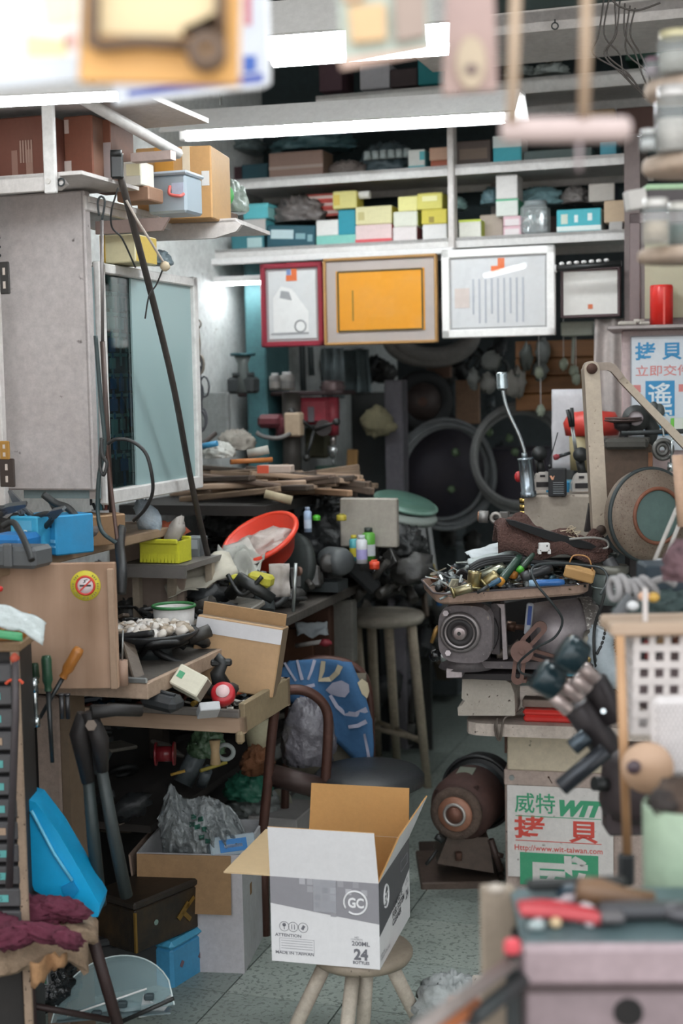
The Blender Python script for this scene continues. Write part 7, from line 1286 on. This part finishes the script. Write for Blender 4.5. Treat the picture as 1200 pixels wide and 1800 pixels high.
# ================= FOREGROUND =================
# tiered stand with jars
D=2.0; k=kk(D); pole=W(1215,300,D)
ts=thing('tiered_stand','three-tier hanging stand of worn round boards carrying jars at the right edge','stand',pole); wdb=wood('#bd9c7b','#7d6650',.6,.8,0); under=mt('#b9a6a4',.7,0,.4,'#9a7d62',4)
tiers=[(158,'',80,26),(292,'',84,26),(449,'',92,22)]
for py,_,r,th in tiers:
    z=W(1215,py,D).z-pole.z; part(ts,'round_board',G().lathe([(0,-th*k/2),(r*k*.93,-th*k/2),(r*k,-th*k*.2),(r*k,th*k*.2),(r*k*.96,th*k/2),(0,th*k/2)],40,c=(0,0,z)),[mt('#c6b3a3',.75,0,.55,'#80623f',5,.2)])
part(ts,'pole',G().cyl((0,0,W(1215,470,D).z-pole.z),(0,0,.5),.006),M_steel)
def jar(lab,px,base,w_,h_,lidc,D=1.95,fill=None,dy=0):
    i=min(range(3),key=lambda i:abs(tiers[i][0]-base)); z=W(1215,tiers[i][0],2.0).z+tiers[i][3]*kk(2)/2
    p=W(px,base,D); p.z=z+.0005; k=kk(D); r=w_*k/2; h=h_*k; t=thing('glass_jar',lab,'jar',p); part(t,'jar_body',G().lathe([(0,0),(r*.95,0),(r,r*.1),(r,h*.75),(r*.8,h*.84),(0,h*.84)],24),glass('#cfd6d6',.22,.08)); part(t,'lid',G().lathe([(r*.84,h*.84),(r*.86,h),(0,h)],24),mt(lidc,.4,.3))
    if fill: part(t,'contents',G().cyl((0,0,.003),(0,0,h*.5),r*.85,n=20),mt(fill,.8,0,.5,'#57503f',30,.8))
    return t
jar('glass jar with yellow lid on the top tier',1186,145,62,72,'#cfc6a0',fill='#a8a69e'); jar('small purple-grey jar left of the yellow-lidded one on the top tier',1147,148,28,34,'#7d5f6c',D=1.97,fill='#8a7480')
jar('wide pale jar on the middle tier',1182,278,62,112,'#d2cecb',fill='#c9c3bc'); jar('small white jar at the left of the middle tier',1138,280,28,36,'#d8d8d6',D=1.93,fill='#cdcfcf')
jar('glass jar with white lid on the bottom tier front',1152,438,48,78,'#d0cdc8',D=1.93,fill='#b9a892'); jar('jar with dark green goods at the right of the bottom tier',1192,438,40,76,'#c7c4bc',D=1.97,fill='#2f4a40')
carton('small white box tilted left of the bottom tier jars',(1108,332,1140,366),2.35,.03,'#c9c6c2',tilt=-.15,yaw=.1); carton('dark tub with pale green lid behind the bottom tier jars',(1137,323,1230,362),2.35,.06,'#4f4a4c',yaw=0,lid='#a9c9a4')
# hanging packets at top left (seen from the street)
def packet(lab,quad,D,col,th=.006,name='hanging_packet',cat='packet'):
    q0=W(sum(p[0] for p in quad)/4,sum(p[1] for p in quad)/4,D); P=[W(x,y,D)-q0 for x,y in quad]; t=thing(name,lab,cat,q0)
    part(t,'card',G().prism([(v.x,v.z) for v in P],th,(0,0,0)),mt(col,.5,0,.12,'#b9a890',7)); t['D']=D
    def add(nm,pts,c_,d=-.001,thk=.001): P2=[W(x,y,D)-q0 for x,y in pts]; part(t,nm,G().prism([(v.x,v.z) for v in P2],thk,(0,d,0)),mt(c_,.5,0,.12))
    return t,add,q0
t,add,q0=packet('white packet with faint yellow and pink print hanging at the top left corner',[(-60,-80),(142,-80),(136,142),(-60,160)],1.2,'#ecebea'); add('print',[(45,60),(120,70),(118,100),(45,102)],'#ece0b0'); add('print',[(115,55),(134,58),(134,88),(112,80)],'#e8b9ae'); add('print',[(-60,105),(136,98),(136,142),(-60,160)],'#d5dbe2'); add('print',[(60,-80),(135,-80),(132,40),(80,45)],'#eee6c4')
t,add,q0=packet('blue and white blister board hanging behind the yellow packet',[(190,-80),(470,-80),(474,148),(200,182)],1.45,'#c9ced8',.008); add('blue_print',[(225,160),(462,128),(462,145),(225,170)],'#5563a8'); add('blue_print',[(428,98),(450,98),(450,125),(428,128)],'#3a5fae'); add('red_print',[(430,-40),(442,-40),(442,45),(430,45)],'#c07a84')
part(t,'white_border',G().tube([W(x,y,1.449)-q0 for x,y in ((468,-80),(472,60),(473,146),(462,152),(202,182))],.0022,6),mt('#eef0f2',.3))
t,add,q0=packet('amber yellow packaged cable lock hanging at the upper left',[(148,-80),(424,-80),(420,148),(138,142)],1.12,'#dfa860',.012); add('cream_print',[(172,-80),(384,-80),(380,66),(172,60)],'#e6cfa4'); add('orange_print',[(320,50),(385,20),(384,66),(320,66)],'#e0a04a')
lk=mt('#66503e',.5,0,.2); part(t,'lock_bar',G().tube([W(x,y,1.11)-q0 for x,y in ((164,-80),(163,20),(162,78),(175,80),(250,74),(330,80))],.005,10),lk); part(t,'lock_head',G().lathe([(7*kk(1.1),0),(17*kk(1.1),.002),(34*kk(1.1),.002),(36*kk(1.1),-.008)],28,c=W(362,88,1.1)-q0,z=(0,-1,0)),lk); part(t,'lock_bar',G().tube([W(x,y,1.11)-q0 for x,y in ((388,-80),(388,80))],.0045,10),lk)
t,add,q0=packet('clear hanging packet with cream blocks near the top centre',[(590,-80),(748,-80),(760,88),(600,120)],1.25,'#b7c3b9',.006); add('product',[(612,15),(676,10),(678,72),(618,78)],'#dcb98c',-.008,.008); add('product',[(600,-60),(640,-60),(640,0),(604,5)],'#cfa98a',-.006,.006); add('product',[(690,-40),(745,-40),(748,66),(696,76)],'#a8958a',-.008,.008); add('pink_edge',[(596,105),(758,82),(760,92),(600,122)],'#d9b9a9')
t,add,q0=packet('pinkish clear packet with cream oval hanging right of centre',[(786,-80),(866,-80),(874,158),(778,166)],1.3,'#b59a94',.005,'clear_packet'); P=[(827+26*math.cos(a),112-46*math.sin(a)) for a in [i*2*PI/20 for i in range(20)]]; add('product',P,'#c9b79e',-.006,.005); P=[(827+12*math.cos(a),125-10*math.sin(a)) for a in [i*2*PI/16 for i in range(16)]]; add('product_hole',P,'#7d6a66',-.0075,.001)
# roller with rods
q0=W(995,228,1.25); t=thing('paint_roller','pinkish white roller hung on two pale wooden rods at the top','roller',q0); k=kk(1.25); part(t,'roller',G().lathe([(0,-112*k),(14*k,-112*k),(21*k,-105*k),(22*k,0),(21*k,102*k),(14*k,110*k),(0,110*k)],24,z=(1,0,-.01)),mt('#cdbab6',.8,0,.25,'#a39490',8,.3)); wr=wood('#c0a992','#9c8268',.8,.6,2)
part(t,'wooden_rod',G().cyl(W(899,215,1.24)-q0,W(908,-60,1.24)-q0,9*k,n=14),wr); part(t,'wooden_rod',G().cyl(W(1026,205,1.24)-q0,W(1032,-60,1.24)-q0,9*k,n=14),wr); part(t,'drip_end',G().cyl(W(1018,250,1.24)-q0,W(1017,300,1.24)-q0,4*k,n=8),mt('#a8989a',.6))
# clamp with knobs
q0=W(1030,1260,2.2); t=thing('rod_clamp','dark steel clamp with two black knobs and silver collars hanging at the right','clamp',q0); k=kk(2.2); Mc=mt('#3d383a',.45,.4,.4,'#1e1b1c'); Mk_=mt('#22343a',.2,.1)
def cl(nm,a,b,r,m,D=2.2): part(t,nm,G().lathe([(0,0),(r*k*.9,0),(r*k,r*k*.12),(r*k,(W(*b,D)-W(*a,D)).length-r*k*.12),(r*k*.9,(W(*b,D)-W(*a,D)).length),(0,(W(*b,D)-W(*a,D)).length)],24,c=W(*a,D)-q0,z=(W(*b,D)-W(*a,D))),m)
cl('knob',(945,1182),(982,1206),30,Mk_); cl('knob',(988,1138),(1022,1162),31,Mk_,2.15)
for (x0,y0_,x1,y1_) in ((972,1222,1000,1250),(990,1200,1020,1228)): cl('silver_collar',(x0,y0_),(x1,y1_),13,mt('#c4b4b0',.3,.6))
for (x0,y0_,x1,y1_) in ((1010,1190,1034,1214),(1024,1172,1048,1196)): cl('silver_collar',(x0,y0_),(x1,y1_),12,mt('#c4b4b0',.3,.6),2.18)
cl('clamp_body',(1012,1238),(1070,1320),28,Mc,2.24); cl('clamp_body',(1042,1195),(1080,1265),25,Mc,2.24); cl('steel_stub',(1005,1315),(1032,1292),15,mt('#45515a',.25,.5)); cl('long_barrel',(985,1385),(1065,1318),16,mt('#33373d',.25,.4),2.18)
part(t,'pin',G().cyl(W(1060,1250,2.17)-q0,W(1062,1252,2.2)-q0,.004,n=10),M_chrome)
q0=W(1118,1372,2.3); t=thing('dark_motor','dark round motor hanging under the clamp at the right','motor',q0); part(t,'motor_body',G().lathe([(0,-.06),(.05,-.06),(.058,-.04),(.058,.03),(.04,.05),(0,.05)],28,z=(.1,0,1)),mt('#3a3133',.5,.3,.3)); part(t,'motor_foot',G().box((-.01,0,-.06),(.085,.06,.05),b=.005),mt('#41383a',.5,.3)); part(t,'motor_stub',G().cyl((-.05,-.02,0),(-.075,-.03,.005),.012,n=12),M_black)
# white basket and board
p,w2,h=fit(1072,1094,1260,1118,2.0,0); solo('wooden_board','narrow tan wooden board above the white basket','board',G().box((0,.04,h/2),(w2,.09,h),b=.004),wood('#b9a390','#94795f',1,.7,0),p)
q0=W(1112,1290,2.02); k=kk(2.02); t=thing('white_basket','white plastic lattice basket hanging below the tan board','basket',q0); Mwb=mt('#cfc7c4',.5,0,.25,'#a89f9a')
g=G()
for i in range(7): g.box(((4+i*27)*k,0,95*k),(11*k,.004,185*k))
for j in range(7): g.box((82*k,-.001,(6+j*30)*k),(170*k,.005,13*k))
for j in range(7): g.box((0,.05,(6+j*30)*k),(.005,.10,13*k))
for i in range(5): g.box((0,.01+i*.02,95*k),(.005,.007,185*k))
part(t,'lattice',g,Mwb,(0,0,0),(0,.02,0)); part(t,'rim',G().box((82*k,-.003,188*k),(176*k,.012,14*k),b=.003),Mwb); part(t,'bottom',G().box((82*k,.05,2*k),(170*k,.1,.006),b=.002),Mwb)
part(t,'post',G().box((20*k,-.008,230*k),(9*k,.006,70*k),b=.002),Mwb)
for i,(dx,dz,cc,r) in enumerate([(40,150,'#c03a34',9),(70,150,'#c9a06a',14),(42,128,'#c03a34',7),(95,155,'#8a5a48',10)]): solo('wrapped_item',['small red item high in the white basket','tan item high in the white basket','small red item lower in the white basket','brown item at the right of the white basket'][i],'item',G().blob((0,0,0),(r*k,r*k,r*k),.2,3,i,10,7),mt(cc),q0+V((dx*k,.05,dz*k)))
solo('grey_bundle','grey pink bundle inside the lower part of the white basket','bundle',G().blob((0,0,0),(.06,.03,.04),.3,2,3,18,12,ridge=True),mt('#8c7c7e',.7),q0+V((85*k,.05,75*k)))
p,w2,h=fit(1147,1226,1260,1366,1.9,0); t=thing('mesh_holder','white perforated holder in front of the lattice basket at right','holder',p); part(t,'panel',G().box((0,.01,h/2),(w2,.02,h),b=.008),mt('#d3cdcc',.5,0,.2))
g=G()
for i in range(14):
    for j in range(16): g.box((-w2/2+.006+i*.0062+(.003 if j%2 else 0),-.0004,.006+j*.0062),(.0026,.001,.0026),r=(0,.8,0))
o_=part(t,'perforation',g,mt('#8e8786',.7)); o_['kind']='stuff'
q0=W(1098,1330,1.92); t=thing('wooden_rod_tool','long pale wooden rod with dark tip standing before the basket','rod',q0); part(t,'shaft',G().cyl(W(1089,1118,1.92)-q0,W(1102,1500,1.92)-q0,8.5*kk(1.92),n=14),wood('#c49a72','#8f6a4a',.6,.5,2)); part(t,'tip',G().box(W(1100,1528,1.92)-q0,(.022,.016,.045),b=.004),mt('#26292b',.4))
q0=W(1137,1348,1.88); k=kk(1.88); t=thing('wooden_disc','tan round wooden disc with dark bolt hanging in front of the rod','disc',q0); part(t,'disc',G().lathe([(0,-.004),(40*k,-.004),(46*k,-.001),(46*k,.008),(0,.008)],40,z=(-.1,-1,0)),wood('#c0a087','#9c7c62',.4,.6,0)); part(t,'bolt',G().lathe([(0,.014),(.006,.014),(.010,.008)],12,c=(-26*k,-.0,3*k),z=(0,-1,0)),mt('#4a3b42',.4))
t=thing('green_bin','pale green plastic bin standing on the front bench at right','bin',W(1205,1612,1.72)); k=kk(1.72); r=75*k; hh=212*k; part(t,'bin_body',G().lathe([(0,0),(r*.98,0),(r,r*.05),(r*1.03,hh*.97),(r*1.0,hh),(r*.95,hh*.97),(r*.92,.01),(0,.01)],40),mt('#9db099',.5,0,.35,'#7c9a70',3)); 
t=thing('bin_scraps','dark brown scraps filling the green bin','scraps',W(1205,1402,1.72)); part(t,'scrap',G().blob((0,0,-.01),(r*.85,r*.85,.03),.4,3,4,20,12,ridge=True),mt('#4a3a30',.8)); part(t,'scrap',G().blob((-.03,-.02,.0),(.02,.02,.015),.4,3,5,12,8),mt('#2c2523',.8))
# rope & dark box above board
q0=W(1112,1035,2.3); t=thing('rope_bundle','grey rope knotted over the bench junk at right','rope',q0); g=G()
for i in range(5): g.ring((-.03+i*.014,0,.004*math.sin(i*2)),.017,.006,(1,.3,.2*i),16,8)
g.curve([(.03,0,.01),(.05,0,.015),(.07,0,.005)],.006); part(t,'rope_coil',g,mt('#a3a0a0',.9,0,.3,'#6f6c6e',30,.8)); bar('dark steel bar slanting under the grey rope',(1066,1108),(1110,1048),2.25,2.25,.010,'#5d5f62','steel_bar','bar')
p,w2,h=fit(1135,994,1230,1042,2.4,0); carton('dark blue-black box above the basket at the right edge',(1135,994,1230,1042),2.4,.08,'#22303a',yaw=0); bag('dark teal rags behind the tan board',(1078,1048,1230,1100),2.35,.10,'#3f4f4e',1,seed=101,rough=.8)
for i,(x,y,cc,lb) in enumerate([(1032,0,'',''),]): pass
for i,(x,y,cc,lb) in enumerate([(1132,1048,'#d9a98a','small tan knob under the dark box'),(1148,1050,'#c9a04a','small brass knob under the dark box'),(1112,1065,'#d9dadb','small white block before the teal rags')]): solo('knob',lb,'knob',G().blob((0,0,0),(.010,.008,.008),.1,2,i,12,8),mt(cc,.4),W(x,y,2.2))
bag('dull pink cloth hanging at the right edge above the basket',(1165,960,1240,1040),2.2,.05,'#6d5358',1,seed=102,rough=.9); bar('white wooden peg at the right edge by the dish',(1190,800),(1200,925),2.6,2.6,.010,'#c9a68c','wooden_peg','peg')
for i,(a,b) in enumerate([((1195,880),(1150,985)),((1200,905),(1168,985))]): bar(['left thin white rod crossing before the dish','right thin white rod crossing before the dish'][i],a,b,2.7,2.65,.004,'#b9b4ae','thin_rod','rod')
solo('white_hook','white curved clip at the foot of the thin white rods','clip',G().blob((0,0,0),(.02,.012,.014),.2,2,3,14,9),mt('#b5b6b8',.5),W(1160,995,2.6))
# front bench
zfb=W(1060,1656,1.5).z; yf=math.radians(-2)
fb=thing('front_bench','dull pinkish grey steel bench with drawer hole at the lower right front','workbench',V((W(1060,1660,1.5).x,1.5,0)),yf); k=kk(1.5)
xL=(912-1060)*k*.98
part(fb,'bench_top',G().box((xL+.22,.08,zfb-.004),(.44,.18,.008),b=.002),mt('#5c7073',.5,.2,.4,'#3b4648')); part(fb,'front_lip',G().box((xL+.22,-.006,zfb-.022),(.45,.016,.046),b=.006),mt('#a18f93',.5,.1,.35,'#6d5a5c')); part(fb,'drawer_front',G().box((xL+.22,.002,zfb-.17),(.44,.014,.24),b=.004),mt('#8d7e81',.5,.1,.4,'#5e4c50',3)); part(fb,'drawer_hole',G().cyl(V((W(1102,1782,1.5).x-W(1060,1660,1.5).x,-.007,W(1102,1782,1.49).z)),V((W(1102,1782,1.5).x-W(1060,1660,1.5).x,.0,W(1102,1782,1.49).z)),.016,n=24),mt('#0c0c0d',.8)); part(fb,'side_panel',G().box((xL+.004,.12,zfb/2-.02),(.008,.24,zfb-.05)),mt('#2b2a2b',.6)); part(fb,'drawer_trim',G().box((xL+.22,-.004,zfb-.05),(.44,.006,.008)),mt('#4d4042',.5))
p,w2,h=fit(846,1562,908,1720,1.66,0); solo('worn_plate','worn beige grey plate standing left of the front bench','plate',G().box((0,.01,h/2-.3),(w2,.02,h+.6),b=.003),mt('#9a8c7c',.6,.1,.45,'#6a5d4f',9,.3),p)
solo('plate_cap','pale knob on the corner of the worn plate','knob',G().blob((0,0,0),(.011,.009,.006),.1),mt('#b3a89c'),W(872,1562,1.62))
q0=W(985,1622,1.55); t=thing('red_pliers','red-handled pliers lying on the front bench','tool',V((q0.x,q0.y,zfb+.012)),.0); k=kk(1.55)
part(t,'handle',G().curve([(-.045,0,.006),(-.02,-.004,.006),(.01,-.004,.002),(.042,-.015,.0)],.007,10),mt('#b5444a',.35,0,.15)); part(t,'handle',G().curve([(-.045,.02,.004),(-.01,.022,.004),(.04,.0,.0)],.006,10),mt('#b02a34',.35,0,.15)); part(t,'jaw',G().box((.055,-.01,0),(.03,.02,.012),b=.004),mt('#6d6a6c',.4,.6))
for i in range(16): 
    x=RU(925,1040); D=RU(1.53,1.62); p=W(x,1640,D); p.z=zfb+.007; solo('white_bit','small whitish part lying around the red pliers','part',G().blob((0,0,0),(RU(.006,.012),.007,.006),.3,3,i,9,6),mt(rnd.choice(['#d4cccf','#b9a9ad','#c9b08a','#a3b0b0']),.5),p,0,'whitish parts around the red pliers')
t=thing('hammer_handle','brown wooden hammer handle lying beside the green bin','handle',W(1078,1572,1.60)); t.location.z=zfb+.014; part(t,'handle',G().lathe([(0,-.045),(.014,-.042),(.018,-.02),(.013,.01),(.015,.045),(0,.05)],18,z=(1,.05,-.25)),wood('#7a5d45','#553c28',.8,.5,0))
solo('black_scraper','black flat tool lying across the back of the front bench','tool',G().box((0,0,0),(.12,.02,.012),b=.004),M_black,V((W(1010,1560,1.66).x,1.65,zfb+.012)),.05)
t=thing('dark_vise_jaw','dark grey steel tool lying at the right on the front bench','tool',V((W(1130,1640,1.55).x,1.56,zfb+.012))); part(t,'tool_body',G().box((0,0,0),(.10,.03,.016),b=.006),mt('#4b4c50',.4,.4)); part(t,'tool_head',G().blob((.05,-.01,.0),(.03,.018,.012),.2,2,4),mt('#57565a',.4,.4))
solo('blue_dark_cup','dark blue cap lying behind the red pliers','cap',G().lathe([(0,0),(.022,0),(.024,.006),(.014,.014),(0,.014)],20),mt('#1f3340',.35),V((W(1022,1600,1.6).x,1.64,zfb+.001)))
solo('red_clip','pinkish red clip at the front left corner of the front bench','clip',G().box((0,0,0),(.018,.012,.018),b=.004),mt('#d04a54',.35),W(900,1664,1.48))
A=W(905,1688,1.5);Bq=W(730,1815,1.25); t=thing('rusty_angle_bar','grey and orange rusty bar slanting into the lower right foreground','bar',(A+Bq)/2); d=(A-Bq)/2; part(t,'bar',G().tube([-d*1.3,d],.010,4),mt('#8d8480',.5,.3,.4,'#6b4a34')); part(t,'rusty_edge',G().tube([-d*1.3+V((.0,-.003,-.014)),d*.1+V((0,-.003,-.014))],.008,6),mt('#b5683a',.7,0,.3)); part(t,'under_bar',G().tube([-d*.2+V((.012,0,-.02)),d*1.0+V((.01,0,-.02))],.009,6),M_dark)
solo('dark_bracket','dark steel bracket below the corner of the front bench','bracket',G().box((0,0,0),(.012,.03,.10),b=.003),M_dark,W(900,1735,1.5))
bag('clear crumpled plastic bag on the floor at the bottom edge',(722,1742,850,1840),3.0,.12,'#a9adac',.8,seed=111)
solo('white_corner_post','white painted wooden leg standing right of the low stool','post',G().box((0,0,.07),(.028,.028,.15),b=.003),mt('#cfc6bb',.6,0,.4,'#6d5d4c',speck=.4),V((W(822,1730,3.0).x,3.02,.06)),(0,.22,.3)) 
slab('pink_block','pale pinkish block under the slanting bar','block',(790,1775,900,1850),1.75,.05,mt('#b59c90',.6),0)
